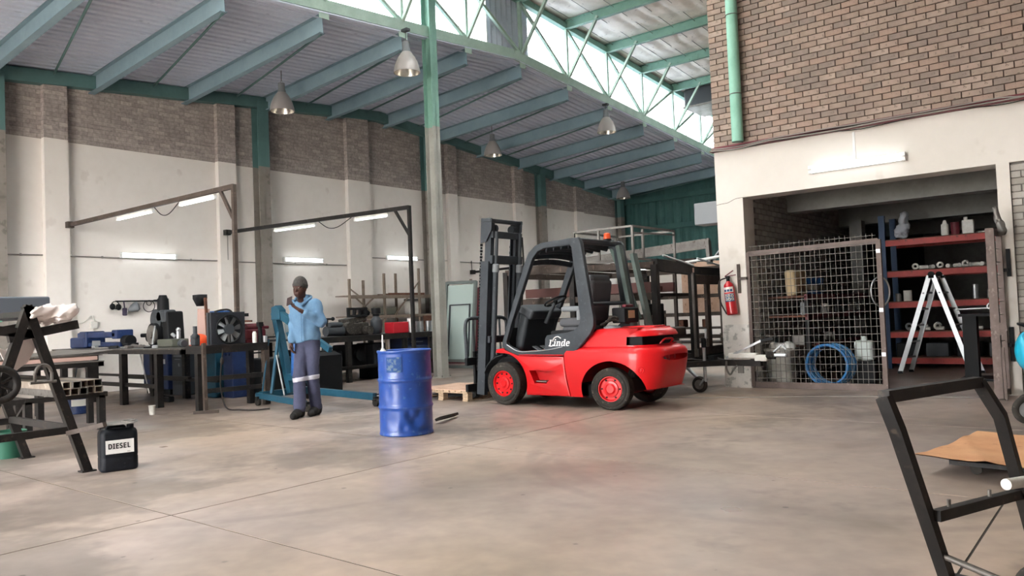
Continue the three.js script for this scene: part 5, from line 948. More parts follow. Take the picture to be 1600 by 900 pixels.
{
  const o = room(thing('fan_bench', 'black steel bench with brown posts carrying the radiator fan', 'bench', [-11.4, 0, -6.6])), s = M.blackSteel;
  for (const [x, z, m] of [[-10.86, -5.99, s], [-10.66, -6.98, M.brownSteel], [-11.04, -6.95, s]]) part(o, 'leg', span(x - 0.045, x + 0.045, 0, 0.9, z - 0.045, z + 0.045), m);
  part(o, 'bench_top', span(-11.1, -10.6, 0.93, 0.96, -7.0, -5.92), s);
  part(o, 'apron', [span(-10.66, -10.61, 0.84, 0.93, -7.0, -5.92), span(-11.1, -10.61, 0.84, 0.93, -5.97, -5.92)], s);
  for (const y of [0.28, 0.46]) part(o, 'foot_rail', bar([-10.86, y, -5.99], [-10.68, y, -6.96], 0.05, 0.07), s);
  part(o, 'foot_rail', bar([-10.68, 0.46, -6.98], [-11.04, 0.46, -6.95], 0.04, 0.05), s);
}
{ // stand pipe in front of the bench
  single('pipe_prop', 'brown steel prop with flat foot leaning by the fan bench', 'prop', [bar([-10.45, 0.02, -5.85], [-10.52, 1.0, -5.88], 0.05, 0.05), bar([-10.55, 0.02, -5.72], [-10.33, 0.02, -5.98], 0.05, 0.04)], M.brownSteel);
  const f = room(thing('radiator_fan', 'black radiator cooling fan in square shroud standing on the bench end', 'fan', [-10.7, 0.96, -6.42]));
  const cy = 1.195, cz = -6.40, x = -10.72, sq = 0.28;
  const hole = []; for (let i = 0; i < 40; i++) hole.push([0.01 + 0.215 * Math.cos(i / 40 * PI * 2), -0.01 + 0.215 * Math.sin(i / 40 * PI * 2)]);
  const tilt = (g) => g;
  part(f, 'shroud', poly([[-sq, -0.23], [sq, -0.23], [sq, 0.25], [-sq, 0.25]], 0.05, 0.006, [hole]).rotateY(PI / 2).translate(x - 0.05, cy, cz), std({ map: blotch(0x2e3137, 0x26292e, 0.4, 128, 223, 0.28, 0x41454b), roughness: 0.5 }));
  part(f, 'shroud_ring', torus(0.208, 0.014, x + 0.005, cy - 0.01, cz - 0.01, 0, PI / 2, 0, 40), M.dark);
  part(f, 'radiator_core', span(x - 0.13, x - 0.08, cy - 0.23, cy + 0.25, cz - 0.28, cz + 0.28), M.darkGrey);
  for (let k = 0; k < 8; k++) { const a = k / 8 * PI * 2 + 0.2, g = poly([[0.06, -0.025], [0.2, -0.05], [0.205, 0.045], [0.06, 0.03]], 0.006); g.rotateX(0.5); g.rotateZ(a); g.rotateY(PI / 2); part(f, 'blade', g.translate(x - 0.02, cy - 0.01, cz - 0.01), std({ color: 0x8f9396, roughness: 0.35, metalness: 0.3 })); }
  part(f, 'hub', cyl(0.078, 0.078, 0.05, x, cy - 0.01, cz - 0.01, 28, 0, 0, PI / 2), M.darkGrey);
  part(f, 'cross_stay', [bar([x + 0.015, cy + 0.2, cz + 0.0], [x + 0.015, cy - 0.22, cz - 0.02], 0.012, 0.012), bar([x + 0.015, cy + 0.1, cz - 0.2], [x + 0.015, cy - 0.02, cz], 0.012, 0.012)], M.dark);
  part(f, 'lug', [box(0.04, 0.05, 0.07, x - 0.03, cy + 0.2, cz - 0.32)], M.dark);
  part(f, 'top_pipe', hose([[x - 0.1, cy + 0.26, cz + 0.16], [x - 0.09, cy + 0.285, cz + 0.05], [x - 0.09, cy + 0.28, cz - 0.08], [x - 0.08, cy + 0.18, cz - 0.16]], 0.014, 24, 7), M.rubber);
  single('bench_cable', 'black welding cable drooping from the fan bench to the floor', 'cable', [hose([[-10.55, 0.9, -6.2], [-10.55, 0.5, -6.15], [-10.56, 0.3, -6.16], [-10.5, 0.04, -6.2], [-10.2, 0.014, -6.25], [-9.95, 0.014, -6.35], [-9.85, 0.02, -6.5]], 0.011, 60, 7), ball(0.04, -10.55, 0.72, -6.18, 0.7, 1.4, 0.7)], M.cable);
  single('grey_pump', 'small grey pump beside the radiator fan', 'pump', [rbox(0.12, 0.16, 0.1, 0.02, -11.0, 1.04, -6.02), cyl(0.03, 0.03, 0.14, -11.0, 1.18, -6.02, 14), ball(0.05, -10.97, 1.1, -6.0)], M.darkGrey);
  single('orange_helmet', 'orange safety helmet with visor lying on the bench beside the fan', 'helmet', [ball(0.12, -11.35, 1.03, -6.28, 1, 0.85, 1.15), ball(0.13, -11.33, 0.955, -6.28, 1, 0.2, 1.3)], M.orange);
  single('respirator', 'grey respirator filter beside the orange helmet', 'mask', [ball(0.07, -11.5, 0.996, -6.08, 1, 0.9, 1), cyl(0.05, 0.055, 0.05, -11.42, 0.99, -6.06, 16, 0, 0, PI / 2)], M.darkGrey);
  single('spray_can', 'white spray can standing on the bench behind the fan', 'can', [cyl(0.033, 0.033, 0.15, -10.66, 1.035, -6.8, 16), cyl(0.02, 0.03, 0.03, -10.66, 1.12, -6.8, 16)], M.offWhite);
  single('silver_tin', 'silver tin standing on the bench beside the red engine part', 'tin', cyl(0.04, 0.04, 0.1, -10.66, 1.01, -6.98, 18), M.alu);
  single('red_gearbox', 'dark red cast gearbox part lying behind the fan', 'engine part', [rbox(0.2, 0.16, 0.34, 0.03, -10.94, 1.09, -6.96), cyl(0.06, 0.06, 0.3, -10.92, 1.2, -6.96, 16, PI / 2), rbox(0.16, 0.05, 0.42, 0.02, -10.95, 1.19, -7.0), box(0.24, 0.05, 0.4, -10.94, 0.986, -6.96)], M.maroon);
  single('black_valve', 'black upright valve on the bench next to the red gearbox', 'valve', [cyl(0.03, 0.035, 0.26, -10.66, 1.091, -6.9, 14), box(0.07, 0.07, 0.08, -10.66, 1.24, -6.9), ball(0.035, -10.66, 1.0, -6.9)], M.dark);
}
{ // machines on the long bench
  const y = 0.925;
  const m = room(thing('pipe_bender', 'long navy blue pipe threading machine lying on the bench', 'machine', [-14.9, y, -6.4]));
  part(m, 'motor_body', [rbox(0.62, 0.2, 0.4, 0.03, -16.0 + 0.35, y + 0.1, -6.4)], M.navy);
  part(m, 'main_bed', [rbox(1.6, 0.11, 0.3, 0.025, -14.95, y + 0.235, -6.4), rbox(1.5, 0.08, 0.26, 0.02, -14.8, y + 0.06, -6.4)], M.navy);
  part(m, 'end_block', rbox(0.3, 0.3, 0.36, 0.03, -15.45, y + 0.16, -6.4), M.navy); part(m, 'end_block', rbox(0.2, 0.16, 0.3, 0.02, -14.2, y + 0.24, -6.4), M.navy);
  part(m, 'chuck', [cyl(0.1, 0.1, 0.2, -13.98, y + 0.12, -6.4, 20, 0, 0, PI / 2), rbox(0.2, 0.06, 0.2, 0.01, -13.9, y + 0.05, -6.4)], M.dark);
  part(m, 'rating_plate', box(0.34, 0.09, 0.006, -14.95, y + 0.09, -6.262), M.midGrey);
  single('black_bracket', 'black angled machine bracket at the end of the pipe machine', 'bracket', [rbox(0.34, 0.07, 0.2, 0.02, -14.0 + 0.1, y + 0.2, -6.75), rbox(0.1, 0.22, 0.2, 0.02, -13.72, y + 0.14, -6.75), torus(0.06, 0.02, -13.74, y + 0.16, -6.64)], M.dark);
  single('grinding_disc', 'worn grinding disc propped on the bench', 'disc', [cyl(0.14, 0.14, 0.025, -13.86, y + 0.14, -6.9, 30, PI / 2 - 0.2), cyl(0.05, 0.05, 0.04, -13.86, y + 0.14, -6.88, 20, PI / 2 - 0.2)], M.greySteel);
  const d = room(thing('bench_grinder', 'black bench drill and grinder with round guards standing tall on the bench', 'grinder', [-13.2, y, -6.65]));
  part(d, 'column', [rbox(0.2, 0.58, 0.3, 0.03, -13.0, y + 0.305, -6.72, 0, 0, 0.08)], M.dark);
  part(d, 'belt_guard', [cyl(0.19, 0.19, 0.12, -13.3, y + 0.46, -6.62, 36, PI / 2), rbox(0.36, 0.22, 0.2, 0.04, -13.12, y + 0.52, -6.66)], M.darkGrey);
  part(d, 'wheel_guard', [cyl(0.205, 0.205, 0.1, -13.3, y + 0.207, -6.55, 40, PI / 2)], M.dark);
  part(d, 'grinding_wheel', [cyl(0.165, 0.165, 0.05, -13.28, y + 0.207, -6.49, 36, PI / 2), cyl(0.06, 0.06, 0.06, -13.28, y + 0.207, -6.47, 24, PI / 2)], M.greySteel);
  part(d, 'motor', [cyl(0.09, 0.1, 0.22, -13.22, y + 0.72, -6.66, 24), cyl(0.1, 0.1, 0.03, -13.22, y + 0.62, -6.66, 24), cyl(0.06, 0.08, 0.06, -13.22, y + 0.86, -6.66, 20)], M.dark);
  part(d, 'tool_rest', rod([-13.12, y + 0.36, -6.46], [-13.02, y + 0.05, -6.36], 0.014), M.galv);
  { const cb = room(thing('blue_control_box', 'tall blue steel control box standing behind the bench', 'box', [-13.15, 0, -7.75])); part(cb, 'housing', [rbox(0.5, 1.52, 0.3, 0.02, -13.35, 0.76, -7.75)], M.blue); part(cb, 'maker_plate', box(0.28, 0.05, 0.006, -13.45, 1.14, -7.597), M.white); }
  single('brown_board', 'pinkish brown board standing upright beside the blue control box', 'board', [rbox(0.28, 0.62, 0.03, 0.006, -12.72, 1.24, -7.12, 0, 0.2, -0.04)], M.pink);
  single('rust_post', 'thin rusty steel post beside the pinkish board', 'post', [bar([-12.55, 0.93, -7.1], [-12.60, 1.74, -7.1], 0.04, 0.04), bar([-12.6, 1.32, -7.1], [-11.2, 1.30, -7.1], 0.03, 0.03)], M.rust);
  const fl = room(thing('flood_lamp', 'black flood lamp mounted above the pinkish board', 'lamp', [-12.75, 1.58, -7.1]));
  part(fl, 'housing', loft([[[-0.05, 0, -0.04], [0.05, 0, -0.04], [0.05, 0, 0.04], [-0.05, 0, 0.04]], [[-0.12, 0.13, -0.07], [0.12, 0.13, -0.07], [0.12, 0.13, 0.07], [-0.12, 0.13, 0.07]], [[-0.12, 0.2, -0.07], [0.12, 0.2, -0.07], [0.12, 0.2, 0.07], [-0.12, 0.2, 0.07]]].map((r) => r.map(([a, b, c]) => [-12.78 + a, 1.6 + b, -7.1 + c]).reverse())), M.dark);
  part(fl, 'yoke', rods([[-12.66, 1.74, -7.1], [-12.6, 1.62, -7.1], [-12.6, 1.5, -7.1]], 0.012), M.dark);
  single('grey_vice_box', 'olive grey machine base beside the grinder', 'machine', [rbox(0.5, 0.13, 0.3, 0.02, -12.6, y + 0.066, -6.5)], std({ color: 0x55574e, roughness: 0.6 }));
  single('spark_plug_parts', 'small bright metal fittings on the olive grey base', 'fittings', [cyl(0.03, 0.03, 0.1, -12.75, y + 0.182, -6.6, 14, 0.4, 0, 0.9), cyl(0.035, 0.035, 0.12, -12.6, y + 0.192, -6.6, 14), ball(0.04, -12.6, y + 0.28, -6.6)], M.galv);
  for (let k = 0; k < 7; k++) { const x = [-14.5, -14.25, -13.75, -13.5, -13.2, -12.7, -12.3][k]; single('bench_offcut', 'small loose steel offcut on the long bench top', 'offcut', [k % 2 ? rbox(0.22, 0.025, 0.07, 0.005, x, y + 0.0125, -6.02 - 0.03 * k, 0, k, 0) : rbox(0.12, 0.05, 0.08, 0.01, x, y + 0.025, -6.05, 0, k * 2, 0)], [M.galv, M.greySteel, M.dark][k % 3], 'offcuts on the long bench'); }
  single('work_cloth', 'grey work cloth crumpled on the long bench', 'cloth', surface((p) => Math.max(capsule(p, [-13.6, y + 0.02, -6.3], [-13.05, y + 0.02, -6.25], 0.055, 0.035) + wob(p, 3, 31) * 0.05, y - p[1] + 0.002), [-13.75, y - 0.02, -6.45], [-12.92, y + 0.14, -6.13], 0.012), std({ color: 0x5b5654, roughness: 0.95 }));
}
{ // tool rail on the wall with things hanging from it
  const X = WEST + 0.07, Y = 1.83;
  single('tool_rail', 'black steel tool rail fixed to the side wall above the bench', 'rail', [bar([X, Y, -7.2], [X, Y, -8.24], 0.03, 0.03), bar([X, Y, -8.2], [X, Y - 0.32, -8.2], 0.02, 0.02), bar([X, Y + 0.01, -8.0], [X, Y + 0.01, -8.26], 0.08, 0.03)], M.dark);
  single('ear_defenders', 'black ear defenders hanging from the wall tool rail', 'ear defenders', [torus(0.075, 0.01, X + 0.03, Y - 0.08, -7.18, 0, PI / 2, 0, 24), ball(0.055, X + 0.04, Y - 0.11, -7.12, 0.8, 1.2, 1), ball(0.055, X + 0.04, Y - 0.12, -7.24, 0.8, 1.2, 1)], M.dark);
  single('dark_glove', 'dark purple glove hanging from the wall tool rail', 'glove', [rbox(0.05, 0.16, 0.09, 0.02, X + 0.045, Y - 0.22, -7.36), rod([X + 0.03, Y + 0.0, -7.35], [X + 0.045, Y - 0.16, -7.36], 0.012)], std({ color: 0x3a3445, roughness: 0.9 }));
  single('grey_visor', 'grey face visor hanging from the wall tool rail', 'visor', loft([[0, 0.03], [0.06, 0.09], [0.15, 0.13], [0.2, 0.10]].map(([d, w], i) => [[X + 0.02, Y - 0.02 - d, -7.6 - w + i * 0.02], [X + 0.02 + w * 0.8, Y - 0.02 - d, -7.6], [X + 0.02, Y - 0.02 - d, -7.6 + w + i * 0.02], [X + 0.01, Y - 0.02 - d, -7.6]])), M.midGrey);
  single('drive_belt', 'black drive belt looped over the wall tool rail', 'belt', [torus(0.12, 0.008, X + 0.03, Y - 0.11, -7.87, 0, PI / 2, 0, 40), torus(0.05, 0.007, X + 0.05, Y - 0.045, -7.86, 0, PI / 2, 0, 30)], M.dark);
  single('socket_box', 'white electrical socket box with cable on the side wall above the bench', 'socket', [rbox(0.06, 0.14, 0.13, 0.01, WEST + 0.03, 1.36, -6.78), rods([[WEST + 0.015, 1.28, -6.78], [WEST + 0.015, 0.95, -6.78]], 0.014), hose([[WEST + 0.02, 1.44, -6.8], [WEST + 0.03, 1.55, -6.75], [WEST + 0.02, 1.42, -6.6], [WEST + 0.02, 1.4, -6.5], [WEST + 0.02, 1.46, -6.42]], 0.007, 24, 6)], M.offWhite);
}
{ // under the long bench
  const c = room(thing('welder_cabinet', 'navy blue steel cabinet with two white stickers under the bench', 'cabinet', [-14.4, 0.3, -7.35]));
  part(c, 'cabinet_body', [rbox(0.95, 0.72, 0.5, 0.02, -14.55, 0.46, -7.4)], M.navy);
  for (const x of [-14.42, -14.2]) part(c, 'sticker', box(0.07, 0.09, 0.004, x, 0.62, -7.148), M.white);
  part(c, 'foot_rail', span(-15.0, -14.1, 0.0, 0.11, -7.6, -7.2), M.dark);
  const w = room(thing('welding_machine', 'dark grey welding machine with control panel under the bench', 'welder', [-13.6, 0.1, -7.35]));
  part(w, 'welder_body', rbox(0.4, 0.8, 0.5, 0.02, -13.82, 0.4, -7.45), M.darkGrey);
  part(w, 'control_panel', [box(0.3, 0.03, 0.005, -13.8, 0.72, -7.198), box(0.2, 0.012, 0.005, -13.8, 0.66, -7.198), cyl(0.03, 0.03, 0.02, -13.72, 0.56, -7.19, 16, PI / 2)], M.midGrey);
  single('blue_compressor_box', 'bright blue steel box under the bench beside the black legs', 'box', [rbox(0.42, 0.82, 0.4, 0.02, -12.72, 0.41, -7.4)], M.craneBlue);
  single('black_charger', 'black battery charger with knobs under the bench', 'charger', [rbox(0.3, 0.85, 0.34, 0.02, -12.25, 0.425, -7.45), cyl(0.03, 0.03, 0.03, -12.3, 0.75, -7.27, 14, PI / 2), cyl(0.03, 0.03, 0.03, -12.2, 0.75, -7.27, 14, PI / 2)], M.navy);
  single('white_rod', 'thin white rod leaning below the bench', 'rod', rod([-13.05, 0.16, -6.3], [-13.35, 0.86, -6.3], 0.012), M.white);
  single('floor_broom', 'dark broom head lying on the floor under the bench', 'broom', [rbox(0.34, 0.09, 0.1, 0.02, -12.85, 0.046, -6.5), rod([-12.9, 0.08, -6.5], [-13.02, 0.2, -6.35], 0.014)], M.dark);
  single('hanging_motor', 'dark pump with cables hung on the wall under the bench end', 'pump', [rbox(0.12, 0.26, 0.22, 0.03, WEST + 0.14, 0.66, -6.5), hose([[WEST + 0.1, 0.55, -6.42], [WEST + 0.08, 0.3, -6.38], [WEST + 0.1, 0.18, -6.3]], 0.012, 20, 6), hose([[WEST + 0.1, 0.55, -6.58], [WEST + 0.1, 0.3, -6.6], [WEST + 0.1, 0.1, -6.6]], 0.012, 20, 6)], M.darkGrey);
}
{ // clutter between fan bench and engine crane
  single('oil_tank', 'black steel oil tank on legs behind the fan bench', 'tank', [rbox(0.7, 0.62, 0.7, 0.04, -12.1, 0.33, -8.1)], M.dark);
  single('black_hopper', 'black sloping sheet hopper behind the engine crane', 'hopper', poly([[-12.1, 0.02], [-11.3, 0.02], [-11.3, 0.66], [-11.5, 0.72], [-12.1, 0.62]], 0.5, 0.01).translate(0, -0.02, -8.98), M.dark);
  const r = room(thing('wall_rack', 'thin black pipe rack against the wall behind the fan bench', 'rack', [-15.6, 0, -10.1]));
  for (const [x, z] of [[-15.2, -9.2], [-15.2, -10.0], [-15.2, -11.0]]) part(r, 'post', rod([x, 0, z], [x, 1.0, z], 0.022), M.dark);
  part(r, 'rail', [rod([-15.2, 0.62, -9.2], [-15.2, 0.62, -11.0], 0.016), rod([-15.2, 0.95, -9.2], [-15.2, 0.95, -11.0], 0.016)], M.dark);
}
// ---------------------------------------------------------------- engine bench along the side wall
{
  const o = room(thing('engine_bench', 'long black steel bench loaded with engine parts before the stock rack', 'bench', [-13, 0, -10.7])), s = M.blackSteel;
  for (const [x, z] of [[-12.45, -9.0], [-12.45, -10.06], [-12.45, -11.6], [-12.45, -12.45], [-13.6, -9.0], [-13.6, -10.4], [-13.6, -12.4]]) part(o, 'leg', span(x - 0.045, x + 0.045, 0, 0.87, z - 0.045, z + 0.045), s);
  part(o, 'bench_top', span(-13.75, -12.38, 0.90, 0.935, -12.6, -8.75), s);
  part(o, 'apron', [span(-12.44, -12.39, 0.82, 0.90, -12.6, -8.75), span(-13.75, -12.4, 0.82, 0.90, -12.6, -12.55)], s);
  part(o, 'lower_shelf', [span(-13.7, -12.4, 0.26, 0.29, -12.5, -8.85), span(-12.45, -12.4, 0.27, 0.33, -12.5, -8.85)], s);
  for (const [z, w, h, m, n] of [[-9.3, 0.35, 0.42, M.dark, 'black engine block stored on the lower shelf'], [-9.9, 0.4, 0.36, M.darkGrey, 'dark gearbox casing stored on the lower shelf'], [-10.5, 0.42, 0.45, M.dark, 'black drum housing stored on the lower shelf'], [-11.1, 0.36, 0.46, M.darkGrey, 'grey cylinder casing stored on the lower shelf']])
    single('stored_casting', n, 'casting', [rbox(0.6, h, w, 0.04, -12.98, 0.292 + h / 2, z), cyl(w * 0.3, w * 0.3, 0.12, -12.65, 0.29 + h * 0.55, z, 20, 0, 0, PI / 2), cyl(w * 0.18, w * 0.2, 0.1, -12.98, 0.292 + h + 0.05, z, 16)], m);
  single('white_crate', 'white plastic tub under the engine bench', 'tub', [rbox(0.4, 0.16, 0.46, 0.03, -13.0, 0.085, -10.35)], M.offWhite);
  single('black_crate', 'black plastic crate under the engine bench', 'crate', [rbox(0.4, 0.24, 0.4, 0.02, -12.9, 0.122, -11.05)], M.dark);
  single('chrome_pipe', 'bright upright pipe under the engine bench', 'pipe', cyl(0.02, 0.02, 0.5, -12.5, 0.545, -9.6, 14), M.alu);
  const y = 0.935;
  single('grey_motor_cover', 'pale grey sheet metal cover beside the walking man', 'cover', poly([[-9.55, 0], [-9.02, 0], [-9.02, 0.3], [-9.4, 0.3], [-9.55, 0.12]].map(([a, b]) => [-a, b]), 0.3, 0.01).rotateY(PI / 2).translate(-13.1, y, 0), std({ color: 0x7d8788, roughness: 0.6 }));
  const e = room(thing('engine_block', 'dark greasy engine with black rocker cover on the bench', 'engine', [-12.95, y, -10.3])), g2 = std({ map: blotch(0x35322f, 0x4a4641, 0.25, 128, 231, 0.4, 0x6a645c), roughness: 0.55, metalness: 0.35 });
  part(e, 'crankcase', [rbox(0.46, 0.26, 0.62, 0.03, -12.95, y + 0.13, -10.55), cyl(0.12, 0.12, 0.12, -12.7, y + 0.16, -10.3, 24, 0, 0, PI / 2), cyl(0.09, 0.09, 0.2, -12.66, y + 0.1, -10.75, 20, 0, 0, PI / 2)], g2);
  part(e, 'cylinder_head', [rbox(0.34, 0.12, 0.5, 0.02, -12.95, y + 0.32, -10.6, 0.15)], g2);
  part(e, 'starter_motor', [cyl(0.1, 0.1, 0.42, -12.75, y + 0.11, -9.95, 24, PI / 2), cyl(0.05, 0.05, 0.3, -12.7, y + 0.24, -9.95, 18, PI / 2)], M.darkGrey);
  part(e, 'rocker_cover', poly([[-0.26, -0.1], [0.26, -0.1], [0.26, 0.1], [-0.26, 0.1]], 0.06, 0.01, [[[-0.2, -0.05], [-0.2, 0.05], [-0.1, 0.05], [-0.1, -0.05]], [[-0.05, -0.05], [-0.05, 0.05], [0.05, 0.05], [0.05, -0.05]], [[0.1, -0.05], [0.1, 0.05], [0.2, 0.05], [0.2, -0.05]]]).rotateY(PI / 2).rotateX(0).translate(-12.8, y + 0.48, -10.58), M.dark, { label: 'black open rocker cover' });
  part(e, 'tap_handles', [rod([-12.9, y + 0.36, -9.75], [-12.9, y + 0.36, -10.05], 0.02), ball(0.04, -12.9, y + 0.36, -9.75), ball(0.04, -12.9, y + 0.36, -10.05), rod([-12.9, y + 0.1, -9.9], [-12.9, y + 0.36, -9.9], 0.025)], M.dark);
  const a = room(thing('air_filter_pot', 'dark steel pot with black knob cap standing on the engine bench', 'filter', [-12.8, y, -11.15]));
  part(a, 'pot', crease(lathe([[0, 0], [0.1, 0], [0.11, 0.05], [0.13, 0.2], [0.12, 0.3], [0.06, 0.38], [0.05, 0.42], [0, 0.42]], 28, -12.8, y, -11.12), 30), M.darkGrey);
  part(a, 'cap', [cyl(0.1, 0.1, 0.12, -12.8, y + 0.5, -11.12, 8), cyl(0.075, 0.075, 0.05, -12.8, y + 0.41, -11.12, 12)], M.dark);
  single('red_crate', 'red plastic crate on the engine bench', 'crate', (() => { const o1 = csg(rbox(0.3, 0.24, 0.44, 0.02, -12.6, y + 0.122, -11.52), [box(0.26, 0.24, 0.40, -12.6, y + 0.16, -11.52)]); return o1; })(), std({ color: 0xb31f2b, roughness: 0.5 }));
  single('white_paint_tin', 'white cylindrical tin on the engine bench beside the red crate', 'tin', [cyl(0.085, 0.085, 0.31, -12.5, y + 0.155, -11.86, 24), torus(0.085, 0.007, -12.5, y + 0.305, -11.86, PI / 2)], M.white);
  single('grey_pump_casing', 'pale grey pump casing behind the white tin', 'pump', [ball(0.12, -12.85, y + 0.121, -12.05, 1, 1, 1.2), cyl(0.05, 0.05, 0.2, -12.82, y + 0.2, -12.0, 16, PI / 2)], M.greySteel);
  for (let k = 0; k < 5; k++) if (k !== 2) single('cylinder_liner', 'polished steel cylinder liner standing on the engine bench', 'cylinder liner', crease(lathe([[0.04, 0], [0.054, 0], [0.054, 0.24], [0.04, 0.24], [0.04, 0]], 24, -12.56, y + 0.001, -12.1 - 0.112 * k), 30), M.galv, 'liners on the engine bench');
  single('steel_plate', 'flat bright steel plate on the engine bench edge', 'plate', span(-12.49, -12.4, y + 0.0, y + 0.015, -12.58, -12.4), M.alu);
  // navy drawer cabinet at the end of the bench
  const n = room(thing('drawer_cabinet', 'navy steel drawer cabinet under the end of the engine bench', 'cabinet', [-12.6, 0, -12.3]));
  part(n, 'cabinet_body', span(-13.0, -12.53, 0.292, 0.815, -12.38, -11.67), M.navy);
  for (const yy of [0.58, 0.72]) part(n, 'drawer', rbox(0.02, 0.1, 0.66, 0.005, -12.52, yy, -12.02), std({ color: 0x2a3550, roughness: 0.5 }));
  part(n, 'handle', [rod([-12.505, 0.72, -11.85], [-12.505, 0.72, -12.2], 0.008)], M.alu);
}
{ // stock rack against the wall: angle uprights, two shelves, bars and castings
  const o = room(thing('stock_rack', 'tall grey brown angle iron stock rack against the side wall', 'rack', [-15.7, 0, -14.2])), s = std({ map: blotch(0x8d7f72, 0x7a6c60, 0.5, 128, 233), roughness: 0.6, metalness: 0.3 });
  const ups = [[-15.5, 2.30, -12.62], [-15.95, 2.30, -13.45], [-15.5, 2.46, -13.78], [-15.95, 2.5, -14.6], [-15.5, 2.62, -15.05], [-15.95, 2.55, -16.0], [-15.5, 2.35, -17.2], [-15.5, 2.35, -17.75]];
  for (const [x, h, z] of ups) part(o, 'upright', bar([x, 0, z], [x, h, z], 0.055, 0.055), s);
  for (const y of [1.33, 1.86]) part(o, 'shelf_board', span(-16.05, -15.45, y, y + 0.03, -18.0, -12.6), s);
  part(o, 'shelf_beam', [span(-15.5, -15.44, 1.80, 1.87, -18.0, -12.6), span(-15.5, -15.44, 1.28, 1.34, -18.0, -12.6)], s);
  for (const [a, b] of [[[-15.48, 2.05, -12.62], [-15.48, 1.82, -12.98]], [[-15.48, 1.36, -12.75], [-15.48, 1.82, -13.4]], [[-15.48, 1.36, -13.4], [-15.48, 1.82, -12.8]], [[-15.48, 1.36, -14.1], [-15.48, 1.82, -14.6]], [[-15.48, 1.9, -14.7], [-15.48, 2.3, -15.05]], [[-15.48, 1.3, -16.7], [-15.48, 1.7, -17.3]]]) part(o, 'brace', bar(a, b, 0.03, 0.03), s);
  single('alternator', 'grey alternator on the stock rack shelf', 'alternator', [cyl(0.1, 0.1, 0.18, -15.72, 1.461, -13.0, 20, 0, 0, PI / 2), cyl(0.06, 0.06, 0.24, -15.7, 1.461, -13.0, 16, 0, 0, PI / 2)], M.greySteel);
  single('black_coil', 'black coil housing on the stock rack shelf', 'coil', [cyl(0.09, 0.09, 0.2, -15.72, 1.451, -13.28, 18, PI / 2)], M.dark);
  single('olive_box', 'olive steel box on the stock rack shelf', 'box', [rbox(0.3, 0.22, 0.6, 0.03, -15.75, 1.471, -13.98)], std({ color: 0x64645a, roughness: 0.6 }));
  single('white_gauge_box', 'white gauge housing with dark lid on the stock rack shelf', 'box', [rbox(0.26, 0.36, 0.36, 0.03, -15.74, 1.541, -15.0)], M.offWhite);
  single('gauge_lid', 'dark lid on the white gauge housing', 'tray', rbox(0.28, 0.07, 0.38, 0.02, -15.74, 1.757, -15.0), M.greySteel);  // the dark lid that closes the white gauge housing
  single('flat_bar_bundle', 'rusty flat bars lying on the upper stock rack shelf', 'steel bars', [0, 1, 2, 3].map((k) => span(-15.9 + 0.1 * k, -15.84 + 0.1 * k, 1.892, 1.912 + 0.012 * k, -15.6 + 0.1 * k, -13.7 - 0.1 * k)), M.rust);
  single('navy_jacket', 'dark navy overall jacket hung over the stock rack post', 'jacket', surface((p) => { let d = capsule(p, [-15.32, 2.0, -15.9], [-15.32, 1.45, -15.95], 0.12, 0.2); d = smin(d, capsule(p, [-15.32, 2.0, -15.75], [-15.3, 1.98, -16.35], 0.11, 0.1), 0.08); return d + wob(p, 2, 51) * 0.06; }, [-15.6, 1.1, -16.6], [-15.0, 2.24, -15.5], 0.02), std({ map: blotch(0x33435f, 0x2a3852, 0.4, 128, 235), roughness: 0.9 }));
  single('grey_cabinet', 'dark grey steel cupboard on the stock rack behind the column', 'cupboard', [rbox(0.3, 0.43, 0.9, 0.02, -15.74, 1.576, -16.65)], std({ color: 0x595a5f, roughness: 0.55 }));
  single('rust_plate', 'brown rusty plate leaning below the stock rack shelf', 'plate', rbox(0.03, 0.5, 0.6, 0.005, -15.4, 1.06, -15.4, 0, 0, 0.1), M.rust);
  for (let k = 0; k < 4; k++) single('rack_casting', 'dark casting stored low on the stock rack', 'casting', [rbox(0.3, 0.2, 0.3, 0.05, -15.6, 1.02, -15.9 - k * 0.5), cyl(0.09, 0.09, 0.16, -15.45, 1.08, -15.9 - k * 0.5, 18, 0, 0, PI / 2)], [M.dark, M.rust, M.greySteel, M.dark][k], 'castings low on the stock rack');
  part(o, 'shelf_board', span(-16.05, -15.42, 0.88, 0.91, -18.0, -14.9), s);
}
